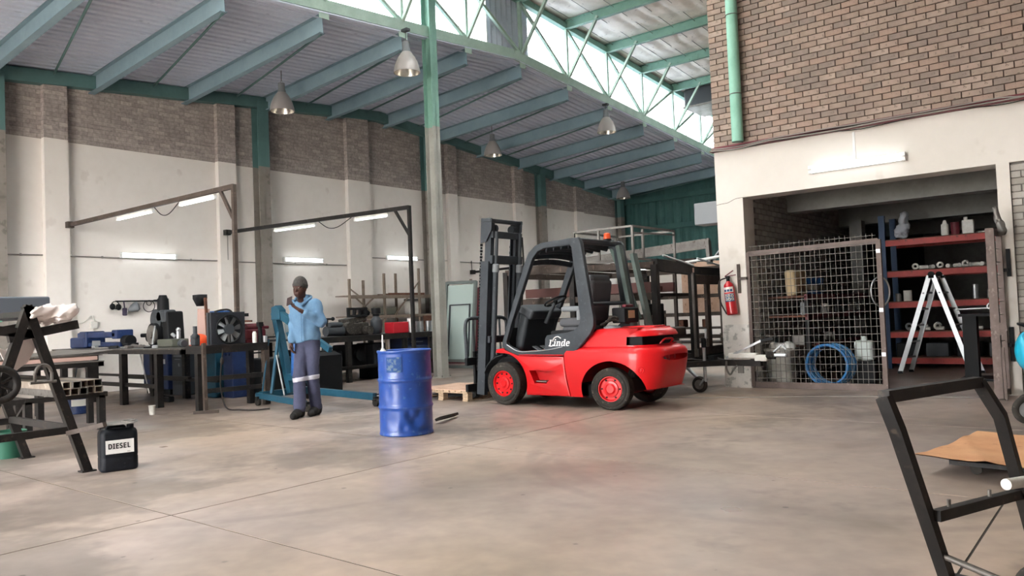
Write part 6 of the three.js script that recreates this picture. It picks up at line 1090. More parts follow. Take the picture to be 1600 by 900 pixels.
{ // framed glass panel leaning before a maroon sheet
  const o = room(thing('leaning_glass_door', 'tall grey steel framed glass panel leaning between column and pallet', 'glass door', [-12.6, 0, -13.6])), fr = M.greySteel;
  const lean = (x, y) => [x, y, -13.45 - y * 0.06];
  const bars2 = [[[-13.12, 0.02], [-13.0, 2.08]], [[-12.18, 0.02], [-12.08, 2.06]], [[-13.12, 0.06], [-12.18, 0.06]], [[-13.0, 2.06], [-12.08, 2.04]], [[-13.1, 0.2], [-12.2, 0.2]]];
  for (const [a, b] of bars2) part(o, 'frame_bar', bar(lean(...a), lean(...b), 0.07, 0.07), std({ color: 0x6e7673, roughness: 0.5, metalness: 0.3 }));
  const pane = poly([[-13.05, 0.22], [-12.22, 0.22], [-12.12, 2.0], [-12.97, 2.0]], 0.012).rotateX(-0.06).translate(0, 0, -13.46);
  part(o, 'pane', pane, phys({ color: 0xa9bab5, roughness: 0.18, metalness: 0.0, clearcoat: 1, clearcoatRoughness: 0.1 }), { label: 'grey green glass pane' });
  const inner = [[[-12.93, 0.3], [-12.88, 1.52]], [[-12.28, 0.3], [-12.24, 1.52]], [[-12.88, 1.52], [-12.24, 1.52]]];
  for (const [a, b] of inner) part(o, 'inner_bar', bar([a[0], a[1], -13.42 - a[1] * 0.06], [b[0], b[1], -13.42 - b[1] * 0.06], 0.025, 0.03), M.darkGrey);
  single('maroon_sheet', 'maroon painted steel door leaf standing behind the forklift mast', 'door leaf', span(-13.62, -13.1, 0, 1.98, -15.1, -15.04), M.maroon);
  single('narrow_maroon_sheet', 'narrow maroon painted sheet standing beside the column foot', 'sheet', span(-15.0, -13.95, 0, 1.75, -15.2, -15.14), M.maroon);
}
// ---------------------------------------------------------------- trailer with a steel cage body behind the forklift
{
  const o = room(thing('cage_trailer', 'black trailer chassis with tall steel cage body behind the forklift', 'trailer', [-7, 0, -10.9])), b = M.blackSteel, br = M.brownSteel;
  const x0 = -8.0, x1 = -5.3, zs = [-9.75, -10.9, -12.0], T = 1.86;
  part(o, 'drawbar', [bar([-6.0, 0.435, -10.5], [-4.12, 0.43, -10.5], 0.09, 0.085)], b);
  part(o, 'draw_frame', [bar([-5.3, 0.43, -9.8], [-4.7, 0.43, -10.45], 0.06, 0.08), bar([-5.3, 0.43, -11.4], [-4.7, 0.43, -10.55], 0.06, 0.08)], b);
  part(o, 'chassis_rail', span(x0, x1, 0.38, 0.47, -9.80, -9.72), b); part(o, 'chassis_rail', span(x0, x1, 0.38, 0.47, -12.04, -11.96), b);
  for (const x of [x0, -6.7, x1]) part(o, 'cross_member', span(x - 0.04, x + 0.04, 0.38, 0.47, -12.0, -9.75), b);
  for (const [x, z, h] of [[x1, zs[0], T], [x1, zs[1], T - 0.05], [x1, zs[2], T - 0.05], [-6.7, zs[0], T], [x0, zs[0], T + 0.06], [x0, zs[2], T], [-6.7, zs[2], T]]) part(o, 'post', span(x - 0.045, x + 0.045, 0.42, h, z - 0.045, z + 0.045), b);
  part(o, 'top_rail', bar([x0, T + 0.05, zs[0]], [x1, T, zs[0]], 0.07, 0.09), br); part(o, 'top_rail', bar([x0, T, zs[2]], [x1, T, zs[2]], 0.07, 0.09), br);
  part(o, 'top_rail', bar([x1, T, zs[0]], [x1, T - 0.05, zs[1]], 0.09, 0.16), b); part(o, 'top_rail', bar([x1, T - 0.06, zs[1]], [x1, T - 0.07, zs[2]], 0.06, 0.12), b); part(o, 'top_rail', bar([x0, T, zs[0]], [x0, T, zs[2]], 0.07, 0.09), br);
  for (const x of [-7.4, -6.7, -6.0]) part(o, 'roof_bow', bar([x, T + 0.04, zs[0]], [x, T + 0.02, zs[2]], 0.05, 0.06), br);
  // end doors of flat frames
  for (const [za, zb] of [[-10.98, -11.38], [-11.44, -11.94]]) part(o, 'end_frame', [bar([x1, 0.52, za], [x1, T - 0.14, za], 0.05, 0.06), bar([x1, 0.52, zb], [x1, T - 0.14, zb], 0.05, 0.06), bar([x1, 0.56, za], [x1, 0.56, zb], 0.05, 0.12), bar([x1, T - 0.2, za], [x1, T - 0.2, zb], 0.05, 0.14)], br);
  part(o, 'end_panel', bar([x1 - 0.02, 0.52, zs[1]], [x1 - 0.02, 0.52, zs[2]], 0.03, 0.14), b);
  part(o, 'hinge_rod', [bar([x1 + 0.05, 0.5, -10.82], [x1 + 0.05, T - 0.1, -10.82], 0.03, 0.03), box(0.05, 0.12, 0.05, x1 + 0.06, 0.55, -10.82)], M.greySteel);
  for (const y of [0.75, 1.12, 1.42]) { part(o, 'shelf_rail', bar([x0, y, zs[0]], [x1, y, zs[0]], 0.05, y === 1.42 ? 0.09 : 0.06), br); part(o, 'shelf_rail', bar([x0, y, zs[2]], [x1, y, zs[2]], 0.05, 0.06), br); }
  for (const y of [0.78, 1.45]) for (const x of [-7.6, -7.0, -6.4, -5.8]) part(o, 'shelf_bearer', bar([x, y, zs[0]], [x, y, zs[2]], 0.05, 0.05), br);
  for (const x of [-7.3, -6.5]) for (const z of [-9.62, -12.14]) { part(o, 'wheel', [torus(0.25, 0.07, x, 0.32, z, 0, 0, 0, 30), cyl(0.2, 0.2, 0.08, x, 0.32, z, 24, PI / 2)], M.rubber); }
  part(o, 'mid_upright', [bar([-6.1, 0.75, -11.9], [-6.1, 1.82, -11.9], 0.05, 0.05), bar([-6.55, 1.0, -9.78], [-6.55, 1.86, -9.78], 0.05, 0.05)], br);
  part(o, 'maker_plate', [box(0.006, 0.07, 0.05, x1 + 0.05, T - 0.06, -10.86)], M.pink);
  // jockey wheel, hitch and hand brake
  part(o, 'jockey_pole', [cyl(0.024, 0.024, 0.62, -4.94, 0.47, -10.44, 16), cyl(0.018, 0.018, 0.14, -4.9, 0.85, -10.44, 14)], M.galv);
  part(o, 'jockey_sleeve', [cyl(0.036, 0.036, 0.14, -4.94, 0.72, -10.44, 16), box(0.09, 0.07, 0.12, -4.82, 0.5, -10.46)], M.dark);
  part(o, 'jockey_fork', [bar([-4.94, 0.2, -10.39], [-5.0, 0.11, -10.39], 0.05, 0.02), bar([-4.94, 0.2, -10.49], [-5.0, 0.11, -10.49], 0.05, 0.02), bar([-5.32, 0.42, -10.5], [-5.02, 0.14, -10.5], 0.07, 0.03)], M.galv);
  const jw = part(o, 'jockey_wheel', torus(0.088, 0.03, -5.03, 0.118, -10.44, 0, 0, 0, 32), M.rubber); part(jw, 'wheel_hub', [cyl(0.07, 0.07, 0.05, -5.03, 0.118, -10.44, 24, PI / 2), cyl(0.02, 0.02, 0.09, -5.03, 0.118, -10.44, 12, PI / 2)], M.greySteel);
  part(o, 'hitch_body', [rbox(0.42, 0.08, 0.1, 0.02, -4.38, 0.53, -10.5), rbox(0.18, 0.09, 0.1, 0.02, -4.12, 0.50, -10.5)], M.offWhite);
  part(o, 'hitch_gaiter', [0, 1, 2, 3].map((k) => cyl(0.052, 0.052, 0.024, -4.03 + k * 0.03, 0.535, -10.5, 18, 0, 0, PI / 2)), M.rubber);
  part(o, 'coupling_head', [rbox(0.2, 0.05, 0.09, 0.02, -3.86, 0.54, -10.5), hose([[-3.95, 0.58, -10.5], [-3.86, 0.66, -10.5], [-3.84, 0.68, -10.5], [-3.78, 0.62, -10.5]], 0.014, 16, 7)], M.alu);
  part(o, 'brake_lever', [bar([-4.62, 0.50, -10.46], [-4.1, 0.74, -10.46], 0.014, 0.03)], M.alu); part(o, 'lever_grip', bar([-4.1, 0.74, -10.46], [-3.93, 0.77, -10.46], 0.03, 0.04), M.dark);
  part(o, 'safety_chain', [hose([[-4.6, 0.46, -10.42], [-4.6, 0.34, -10.42], [-4.55, 0.27, -10.42], [-4.5, 0.34, -10.42], [-4.45, 0.4, -10.44]], 0.014, 20, 6), box(0.08, 0.1, 0.03, -4.4, 0.34, -10.44)], M.greySteel);
  // open basket frame on top
  const k = room(thing('basket_frame', 'grey open tube basket frame standing on the cage trailer roof', 'frame', [-6.15, T, -10.5])), ax = -6.75, bx2 = -5.72, az = -9.9, bz = -11.2, y0 = 1.98, y1 = 2.46;
  for (const [x, z] of [[bx2, az], [bx2, bz], [ax, az], [ax, bz]]) part(k, 'post', bar([x, y0, z], [x, y1, z], 0.032, 0.032), M.greySteel);
  for (const z of [-10.2]) part(k, 'post', bar([bx2, y0, z], [bx2, y1 - 0.03, z], 0.032, 0.032), M.greySteel);
  part(k, 'post', bar([-6.3, y0, az], [-6.3, y1, az], 0.03, 0.03), M.greySteel);
  for (const y of [y0, y1]) { for (const z of [az, bz]) part(k, 'rail', bar([ax, y, z], [bx2, y, z], 0.03, 0.03), M.greySteel); for (const x of [ax, bx2]) part(k, 'rail', bar([x, y, az], [x, y, bz], 0.03, 0.03), M.greySteel); }
  part(k, 'rail', bar([bx2, y1 - 0.1, az], [bx2 + 0.0, y1 - 0.06, bz], 0.022, 0.022), M.greySteel);
  // steel stock lying on and in the cage
  for (const [n, l, g, m] of [
    ['steel_channel', 'long brown steel channel laid along the trailer roof', [span(-8.1, -5.5, T + 0.08, T + 0.16, -11.5, -11.42)], br],
    ['steel_channel', 'grey steel channel laid across the trailer roof behind the basket', [bar([-7.9, 2.13, -11.75], [-5.35, 2.26, -11.7], 0.06, 0.16), bar([-5.38, 2.3, -11.7], [-5.36, 1.92, -11.7], 0.06, 0.1)], M.greySteel],
    ['steel_channel', 'brown steel section resting near the trailer roof edge', [span(-8.0, -6.85, T + 0.08, T + 0.14, -9.95, -9.87)], br],
    ['steel_strip', 'thin pale strip sticking up behind the trailer basket', [bar([-5.2, 1.98, -11.5], [-5.1, 2.32, -11.9], 0.03, 0.05)], M.galv],
    ['white_conduit', 'white conduit pipe poking out over the trailer end', [rod([-5.6, 1.95, -11.3], [-5.0, 2.02, -11.45], 0.022)], M.white],
    ['alu_tube', 'bright tube slanting down along the trailer end', [rod([-5.22, 1.98, -10.95], [-5.22, 1.86, -12.0], 0.014)], M.alu],
    ['alu_tube', 'thin bright tube slanting to the trailer corner post', [rod([-5.24, 1.99, -9.9], [-5.24, 1.87, -10.85], 0.014)], M.galv],
    ['green_strut', 'dusty green angle strut leaning on the trailer side behind the guard', [bar([-5.95, 2.24, -9.66], [-5.52, 1.1, -9.62], 0.05, 0.09)], std({ color: 0x5f7069, roughness: 0.6 })],
    ['seat_pad', 'dark brown padded board on the cage trailer shelf', [rbox(0.72, 0.14, 0.9, 0.03, -5.74, 0.882, -10.36)], std({ color: 0x40362f, roughness: 0.7 })],
    ['white_drawer_box', 'pair of white drawer fronts low in the cage trailer', [rbox(0.06, 0.16, 0.4, 0.01, -5.5, 0.66, -10.15), rbox(0.06, 0.16, 0.36, 0.01, -5.5, 0.66, -10.62)], M.offWhite],
    ['white_board', 'white board standing inside the cage trailer', [rbox(0.04, 0.36, 0.5, 0.01, -6.05, 1.14, -10.3)], M.offWhite],
    ['dark_window', 'dark framed window unit inside the cage trailer', [rbox(0.05, 0.34, 0.6, 0.02, -6.0, 1.15, -10.95)], M.dark],
    ['ladder_tray', 'maroon steel tray slung inside the top of the cage trailer', [bar([-7.8, 1.56, -10.0], [-5.5, 1.56, -10.0], 0.05, 0.14), bar([-7.8, 1.56, -10.7], [-5.5, 1.56, -10.7], 0.05, 0.14), bar([-6.0, 1.55, -10.0], [-5.7, 1.55, -10.7], 0.05, 0.05), bar([-7.3, 1.55, -10.0], [-7.0, 1.55, -10.7], 0.05, 0.05)], std({ color: 0x5a3a36, roughness: 0.6 })],
  ]) single(n, l, n.split('_').pop(), g, m);
}
{ // ply boards and stock beyond the trailer end
  single('ply_board', 'light plywood board standing behind the trailer end', 'board', [rbox(0.9, 0.9, 0.03, 0.005, -5.9, 1.58, -12.66)], M.ply);
  const r = room(thing('parts_shelf', 'dark shelf unit of parts behind the trailer end', 'shelf unit', [-6.4, 0, -12.9]));
  for (const y of [0.3, 0.6, 0.85, 1.1]) part(r, 'shelf', span(-7.0, -5.4, y, y + 0.03, -13.2, -12.7), M.brownSteel);
  for (const x of [-7.0, -5.42]) part(r, 'upright', span(x - 0.02, x + 0.02, 0, 1.2, -13.2, -13.14), M.brownSteel);
  for (let k = 0; k < 9; k++) single('stored_part', 'dark metal part on the shelf unit behind the trailer', 'part', [k % 2 ? cyl(0.08, 0.08, 0.14, -6.8 + 0.16 * k, [0.402, 0.702, 0.952][k % 3], -12.85, 16) : rbox(0.15, 0.14, 0.2, 0.02, -6.8 + 0.16 * k, [0.402, 0.702, 0.952][k % 3], -12.85)], [M.dark, M.greySteel, M.rust][k % 3], 'parts on the shelf unit behind the trailer');
  single('grey_fan_box', 'grey sheet metal extractor box fixed beyond the white pillar', 'box', [rbox(0.5, 0.42, 0.4, 0.02, -6.35, 3.02, -14.0), bar([-6.1, 3.2, -14.0], [-5.0, 3.25, -14.0], 0.04, 0.04)], std({ color: 0x8d9094, roughness: 0.5 }));
}
// ---------------------------------------------------------------- fire extinguisher on the white pillar
{
  const c = [-4.79, 1.10, STORE + 0.09], o = thing('fire_extinguisher', 'red fire extinguisher with printed label hanging on the white pillar', 'extinguisher', c); o.rotation.z = 0.09;
  part(o, 'cylinder', crease(lathe([[0, 0], [0.07, 0], [0.082, 0.015], [0.082, 0.40], [0.07, 0.46], [0.03, 0.5], [0.022, 0.52], [0, 0.52]], 32), 35), phys({ color: 0xb4101c, roughness: 0.35, clearcoat: 0.4 }));
  const mk = (y0, h, draw) => { const t = canvasTexture(256, 256, draw); return [new THREE.CylinderGeometry(0.0832, 0.0832, h, 24, 1, true, -0.75, 1.9).translate(0, y0, 0), std({ map: t, roughness: 0.5, side: THREE.DoubleSide })]; };
  const [g1, m1] = mk(0.31, 0.22, (x, w, h) => { x.fillStyle = '#e8e2dc'; x.fillRect(0, 0, w, h); x.fillStyle = '#2c4a72'; for (const [a, b, c2, d] of [[20, 40, 60, 40], [95, 40, 60, 40], [170, 40, 60, 40]]) x.fillRect(a, b, c2, d); x.fillStyle = '#c22a30'; x.fillRect(0, 92, w, 24); x.fillStyle = '#33506f'; x.fillRect(0, 122, w, 134); x.fillStyle = '#d8d4ce'; for (let i = 0; i < 3; i++) { x.fillRect(20 + i * 80, 134, 58, 44); x.fillRect(20 + i * 80, 192, 58, 44); } x.fillStyle = '#2a2a2e'; for (let i = 0; i < 3; i++) { x.fillRect(34 + i * 80, 146, 28, 24); x.fillRect(34 + i * 80, 204, 28, 24); } });
  part(o, 'label', g1, m1, { uv: true, label: 'printed instruction label' });
  part(o, 'valve', [cyl(0.022, 0.026, 0.06, 0, 0.54, 0, 16), box(0.05, 0.04, 0.04, 0, 0.57, 0)], M.dark);
  part(o, 'lever', [bar([-0.04, 0.585, 0], [0.13, 0.59, 0], 0.02, 0.012), bar([-0.04, 0.59, 0], [0.10, 0.66, 0], 0.02, 0.012)], M.maroon);
  part(o, 'hose', hose([[-0.03, 0.565, 0], [-0.12, 0.54, 0.01], [-0.16, 0.42, 0.02], [-0.15, 0.2, 0.02], [-0.09, 0.02, 0.0]], 0.011, 30, 7), M.cable);
  single('wall_bracket', 'black steel gate hinge bracket bolted to the white pillar', 'bracket', [span(-4.72, -4.675, 1.42, 1.86, STORE, STORE + 0.02), span(-4.69, -4.56, 1.62, 1.66, STORE + 0.02, STORE + 0.06)], M.brownSteel);
  single('wall_bracket', 'black steel gate hinge bracket high on the narrow pillar', 'bracket', [span(-1.27, -1.225, 1.46, 1.80, STORE, STORE + 0.02), span(-1.33, -1.25, 1.52, 1.56, STORE + 0.02, STORE + 0.05)], M.dark);
  single('wall_bracket', 'black steel gate hinge bracket low on the narrow pillar', 'bracket', [span(-1.285, -1.235, 0.42, 0.84, STORE, STORE + 0.02), span(-1.34, -1.26, 0.60, 0.64, STORE + 0.02, STORE + 0.05)], M.dark);
}
// ---------------------------------------------------------------- mesh gate of the store room
{
  const a = [-4.56, STORE - 0.03], b = [-2.74, STORE - 0.08], o = room(thing('mesh_gate', 'brown steel gate leaf filled with square welded wire mesh', 'gate', [-3.65, 0, STORE - 0.1]));
  const at = (t, y, dz = 0) => [a[0] + (b[0] - a[0]) * t, y, a[1] + (b[1] - a[1]) * t + dz], s = std({ map: blotch(0x6b5d58, 0x5c504b, 0.5, 128, 241, 0.3, 0x7d706a), roughness: 0.55, metalness: 0.2 }), wire = std({ color: 0x6f6d69, roughness: 0.5, metalness: 0.4 });
  part(o, 'stile', bar(at(0, 0.02), at(0, 2.02), 0.06, 0.06), s); part(o, 'stile', bar(at(1, 0.02), at(1, 2.06), 0.06, 0.06), s);
  part(o, 'rail', bar(at(0, 0.05), at(1, 0.05), 0.05, 0.09), s); part(o, 'rail', bar(at(0, 2.0), at(1, 2.04), 0.05, 0.075), s);
  for (let k = 1; k < 26; k++) { const t = k / 26 + (hash2(k, 1, 7) - 0.5) * 0.004; part(o, 'mesh_wire', rod(at(t, 0.08, 0.02), at(t + (hash2(k, 2, 8) - 0.5) * 0.01, 2.15 + (k > 5 ? 0.0 : -0.04), 0.02), 0.0042, 0.0042, 5), wire); }
  for (let k = 0; k < 20; k++) { const y = 0.15 + k * 0.103; part(o, 'mesh_wire', rod(at(0.02, y, 0.025), at(0.985, y + 0.01, 0.025), 0.0042, 0.0042, 5), wire); }
  for (const y of [0.5, 1.1, 1.9]) part(o, 'mesh_clip', box(0.05, 0.05, 0.02, at(1, y)[0], y, at(1, y)[2] + 0.035), M.alu);
  part(o, 'lock_ring', [torus(0.2, 0.012, at(0.985, 1.35)[0], 1.35, at(1, 1)[2] - 0.08, 0, 1.2, 0, 36)], M.galv);
  // the second leaf stands open, seen on edge
  const g = room(thing('mesh_gate', 'open brown gate leaf standing edge on beside the narrow pillar', 'gate', [-1.4, 0, -11.0]));
  part(g, 'stile', bar([-1.36, 0.02, -10.72], [-1.36, 2.03, -10.72], 0.09, 0.07), s); part(g, 'stile', bar([-1.33, 0.02, -11.2], [-1.33, 2.05, -11.2], 0.06, 0.06), s);
  for (const y of [0.06, 2.0]) part(g, 'rail', bar([-1.36, y, -10.72], [-1.33, y, -11.2], 0.05, 0.07), s);
  part(g, 'lock_plate', [poly([[0, 0.75], [0.09, 0.82], [0.09, 0.86], [0, 0.93]], 0.012).translate(-1.33, 0, -10.70), bar([-1.29, 0.02, -10.70], [-1.30, 0.62, -10.72], 0.03, 0.05), bar([-1.285, -0.0, -10.68], [-1.285, 0.34, -10.68], 0.014, 0.014)], s);
  for (let k = 0; k < 12; k++) part(g, 'mesh_wire', rod([-1.36, 0.2 + k * 0.16, -10.75], [-1.33, 0.2 + k * 0.16, -11.18], 0.0042, 0.0042, 5), wire);
  single('pale_rag', 'pale rag tied to the top of the open gate leaf', 'rag', surface((p) => { let d = capsule(p, [-1.32, 2.28, -10.98], [-1.26, 2.0, -10.95], 0.03, 0.05); return d + wob(p, 5, 61) * 0.05; }, [-1.45, 1.85, -11.1], [-1.12, 2.4, -10.8], 0.012), M.greySteel);
}
// ---------------------------------------------------------------- inside the store room
{
  const rackZ = -15.1, r = room(thing('pallet_rack', 'steel shelving with red beams and blue uprights in the store room', 'rack', [-2.6, 0, rackZ - 0.4]));
  for (const [x, z] of [[-3.58, rackZ], [-3.58, rackZ - 0.8], [-1.0, rackZ], [-1.0, rackZ - 0.8]]) part(r, 'upright', span(x - 0.05, x + 0.05, 0, 2.75, z - 0.04, z + 0.04), M.rackBlue);
  const levels = [0.14, 0.60, 1.13, 1.68, 2.24];
  for (const y of levels) { for (const z of [rackZ, rackZ - 0.8]) part(r, 'beam', span(-3.55, -1.0, y - 0.05, y + 0.05, z - 0.025, z + 0.025), M.rackRed); part(r, 'shelf_board', span(-3.55, -1.0, y + 0.05, y + 0.068, rackZ - 0.8, rackZ + 0.01), M.rust); }
  const put = (n, l, c, g, m, grp) => single(n, l, c, g, m, grp);
  const top = (k) => levels[k] + 0.069, Z = rackZ - 0.16;
  put('shopping_bag', 'white plastic bag on the top rack shelf', 'bag', surface((p) => capsule(p, [-3.3, top(4) + 0.1, Z], [-3.22, top(4) + 0.42, Z], 0.1, 0.07) + wob(p, 3.5, 71) * 0.12, [-3.55, top(4), Z - 0.25], [-3.0, top(4) + 0.6, Z + 0.22], 0.018), std({ color: 0xb9bcc4, roughness: 0.5 }));
  put('white_bottle', 'pale plastic bottle on the top rack shelf', 'bottle', [cyl(0.06, 0.065, 0.2, -2.6, top(4) + 0.1, Z, 20), cyl(0.02, 0.04, 0.07, -2.6, top(4) + 0.235, Z, 16)], M.offWhite);
  put('red_can', 'dark red can on the top rack shelf', 'can', [cyl(0.07, 0.07, 0.22, -2.44, top(4) + 0.11, Z, 20)], M.maroon);
  put('white_canister', 'white square canister on the top rack shelf', 'canister', [rbox(0.18, 0.24, 0.16, 0.02, -2.24, top(4) + 0.12, Z), cyl(0.03, 0.03, 0.05, -2.28, top(4) + 0.265, Z, 14)], M.offWhite);
  put('flat_strip', 'long pale strip lying on the top rack shelf', 'strip', span(-2.1, -1.2, top(4), top(4) + 0.025, Z - 0.05, Z + 0.05), M.offWhite);
  for (let k = 0; k < 9; k++) put('pipe_fitting', 'small pale pipe fitting on the second rack shelf from the top', 'fitting', [k % 3 ? cyl(0.035, 0.035, 0.14, -3.1 + k * 0.13, top(3) + 0.036, Z + rr(-0.04, 0.04), 14, PI / 2, 0, rr(0, 3)) : torus(0.04, 0.018, -3.1 + k * 0.13, top(3) + 0.06, Z, 0, 0.4, 0, 20)], M.offWhite, 'fittings on the second rack shelf');
  for (let k = 0; k < 4; k++) put('pale_tube', 'long pale tube lying along the second rack shelf', 'tube', rod([-2.5 + 0.1 * k, top(3) + 0.024, Z - 0.1 - 0.06 * k], [-1.25, top(3) + 0.024, Z - 0.1 - 0.06 * k], 0.022), M.offWhite, 'tubes on the second rack shelf');
  for (let k = 0; k < 6; k++) put('storage_jar', ['grey steel tin near the blue upright', 'pale squat jar near the blue upright', 'shiny tall tin behind the ladder', 'pale jar behind the ladder', 'grey tin beside the clamp stand', 'pale tub near the shelf end'][k] + ' on the middle rack shelf', 'jar', [cyl(0.05 + 0.02 * (k % 2), 0.05 + 0.02 * (k % 2), 0.14 + 0.05 * (k % 3), [-3.4, -3.25, -2.2, -1.95, -1.75, -1.55][k], top(2) + 0.07 + 0.025 * (k % 3), Z, 20)], [M.greySteel, M.offWhite, M.galv, M.offWhite, M.midGrey, M.offWhite][k], 'jars on the middle rack shelf');
  for (let k = 0; k < 7; k++) put('valve_body', 'pale or dark valve fitting on the second lowest rack shelf', 'valve', [torus(0.05, 0.022, [-3.25, -3.02, -2.8, -2.45, -2.22, -1.98, -1.6][k], top(1) + 0.073, Z, 0, 0.3 * k, 0, 22), cyl(0.03, 0.03, 0.13, [-3.25, -3.02, -2.8, -2.45, -2.22, -1.98, -1.6][k] + 0.04, top(1) + 0.031, Z + 0.02, 14, 0, 0, PI / 2)], [M.midGrey, M.offWhite, M.offWhite, M.dark, M.offWhite, M.galv, M.white][k], 'valves on the second lowest rack shelf');
  for (let k = 0; k < 5; k++) put('dark_crate', ['black crate beside the blue upright', 'charcoal crate left of the ladder', 'black crate under the ladder top', 'charcoal crate behind the ladder\'s rear legs', 'black crate at the far end'][k] + ' on the lowest rack shelf', 'crate', rbox(0.36, 0.24, 0.5, 0.02, -3.3 + 0.48 * k, top(0) + 0.12, rackZ - 0.36), [M.dark, M.darkGrey][k % 2], 'crates on the lowest rack shelf');
  // aluminium folding ladder
  const l = room(thing('step_ladder', 'aluminium double step ladder standing open in the store room', 'ladder', [-2.6, 0, -14.4]));
  const apex = 1.60, px = -2.62, pz = -14.3;
  for (const dx of [-0.52, 0.52]) for (const w of [1, -1]) {
    const ox = w * 0.045, oz = w * -0.15;
    part(l, 'stile', bar([px + dx + ox * 1.1, 0.02, pz + oz * 1.1], [px + dx * 0.06 + ox * 0.8, apex, pz + oz * 0.8], 0.028, 0.07), M.alu);
    part(l, 'foot', box(0.07, 0.04, 0.05, px + dx + ox * 1.1, 0.02, pz + oz * 1.1), M.dark);
  }
  for (const dx of [-0.52, 0.52]) for (let k = 1; k < 6; k++) { const t = k * 0.165, q = px + dx * (1 - t * 0.94); part(l, 'rung', rod([q + 0.045, apex * t, pz - 0.15], [q - 0.045, apex * t, pz + 0.15], 0.016), M.galv); }
  for (const w of [1, -1]) part(l, 'hinge', [cyl(0.05, 0.05, 0.03, px + w * 0.036, apex + 0.02, pz - w * 0.12, 20, PI / 2), box(0.16, 0.04, 0.03, px + w * 0.036, apex - 0.02, pz - w * 0.12)], M.dark);
  // drilling stand and clamp on a black pedestal
  const d = room(thing('clamp_stand', 'black steel stand with long screw clamp in the store doorway', 'stand', [-1.75, 0, -13.2]));
  part(d, 'column', [span(-2.08, -1.90, 0, 0.94, -13.3, -13.1), span(-1.72, -1.62, 0, 0.94, -13.6, -13.5)], M.dark); part(d, 'table', span(-2.12, -1.4, 0.94, 0.98, -13.65, -13.05), M.dark); part(d, 'foot', span(-2.15, -1.5, 0, 0.03, -13.65, -13.05), M.dark);
  part(d, 'screw_clamp', [rod([-2.16, 1.05, -13.2], [-1.36, 1.06, -13.2], 0.015), torus(0.04, 0.015, -1.72, 1.08, -13.2)], M.galv);
  // things behind the mesh gate
  const sh = room(thing('side_shelf', 'dark maroon shelf along the brick wall behind the mesh gate', 'shelf', [-4.2, 0, -13]));
  for (const y of [0.55, 1.02, 1.32]) { const zf = y < 0.6 ? -12.4 : -11.95; part(sh, 'shelf_board', span(-4.55, -3.95, y, y + 0.03, -15.3, zf), M.rust); part(sh, 'beam', span(-3.98, -3.93, y - 0.04, y + 0.05, -15.3, zf), M.maroon); }
  for (const z of [-12.0, -13.6, -15.25]) part(sh, 'upright', span(-3.99, -3.93, 0, 1.36, z - 0.03, z + 0.03), M.dark);
  for (let k = 0; k < 2; k++) put('brown_sack', ['tall tan paper sack standing nearest the pillar on the gate shelf', 'tan paper sack behind the first on the gate shelf'][k], 'sack', rbox(0.16, 0.40, 0.26, 0.04, -4.2, 1.352 + 0.2, -12.12 - k * 0.3, 0.0, 0, 0.04), M.bag);
  for (let k = 0; k < 3; k++) { const b = room(thing('blue_pail', ['blue pail with white label next to the tan sacks on the gate shelf', 'middle one of three blue pails on the gate shelf', 'blue pail furthest from the tan sacks on the gate shelf'][k], 'pail', [-4.25, 1.352, -12.75 - k * 0.3], 0, 'blue pails on the gate shelf')); part(b, 'pail_body', crease(lathe([[0, 0], [0.11, 0], [0.13, 0.27], [0.14, 0.27], [0.14, 0.29], [0, 0.3]], 28, -4.25, 1.352, -12.75 - k * 0.3), 30), std({ color: 0x1f5ea6, roughness: 0.45 })); part(b, 'label', new THREE.CylinderGeometry(0.127, 0.121, 0.09, 20, 1, true, 0.1, 1.5).translate(-4.25, 1.352 + 0.13, -12.75 - k * 0.3), std({ color: 0xd8d5c4, roughness: 0.7, side: THREE.DoubleSide })); }
  put('white_bin', 'tall off-white plastic bin standing behind the mesh gate', 'bin', loft([[0, 0.15], [0.5, 0.185], [0.52, 0.2], [0.56, 0.2]].map(([y, w]) => [[-4.36 - w, y, -11.93 - w], [-4.36 + w, y, -11.93 - w], [-4.36 + w, y, -11.93 + w], [-4.36 - w, y, -11.93 + w]])), M.offWhite);
  put('white_papers', 'crumpled white packaging piled in the off-white bin', 'packaging', surface((p) => capsule(p, [-4.46, 0.58, -11.9], [-4.24, 0.56, -11.9], 0.07, 0.09) + wob(p, 4, 81) * 0.1, [-4.62, 0.50, -12.1], [-4.1, 0.74, -11.75], 0.014), M.white);
  for (let k = 0; k < 5; k++) put('hose_coil', ['front mid blue', 'second light blue', 'third dark blue', 'fourth pale blue', 'rear mid blue'][k] + ' loop of the hose coil behind the mesh gate', 'hose', torus(0.29, 0.024, -3.62 + 0.012 * k, 0.316, -11.70 - 0.05 * k, 0, 0, 0.2 * k, 56), std({ color: [0x2d6ea8, 0x5590c4, 0x2c69a0, 0x86b3d6, 0x2f6ca5][k], roughness: 0.35 }), 'loops of the blue hose coil');
  put('white_jug', 'translucent white plastic jug on the floor behind the mesh gate', 'jug', [rbox(0.26, 0.30, 0.2, 0.05, -3.22, 0.50, -12.2), cyl(0.04, 0.05, 0.06, -3.22, 0.68, -12.2, 18), rbox(0.3, 0.34, 0.3, 0.02, -3.22, 0.17, -12.25)].slice(0, 2), std({ color: 0xb9c2bf, roughness: 0.4 }));
  put('jug_box', 'dark wooden box carrying the white jug behind the gate', 'box', rbox(0.34, 0.345, 0.34, 0.01, -3.22, 0.175, -12.22), M.dark);
  put('hand_tap', 'chrome tap fitting on the gate shelf', 'tap', [cyl(0.018, 0.022, 0.2, -4.1, 1.352 + 0.1, -14.3, 14), rod([-4.1, 1.55, -14.3], [-3.95, 1.6, -14.3], 0.014), ball(0.04, -4.1, 1.56, -14.3)], M.chrome);
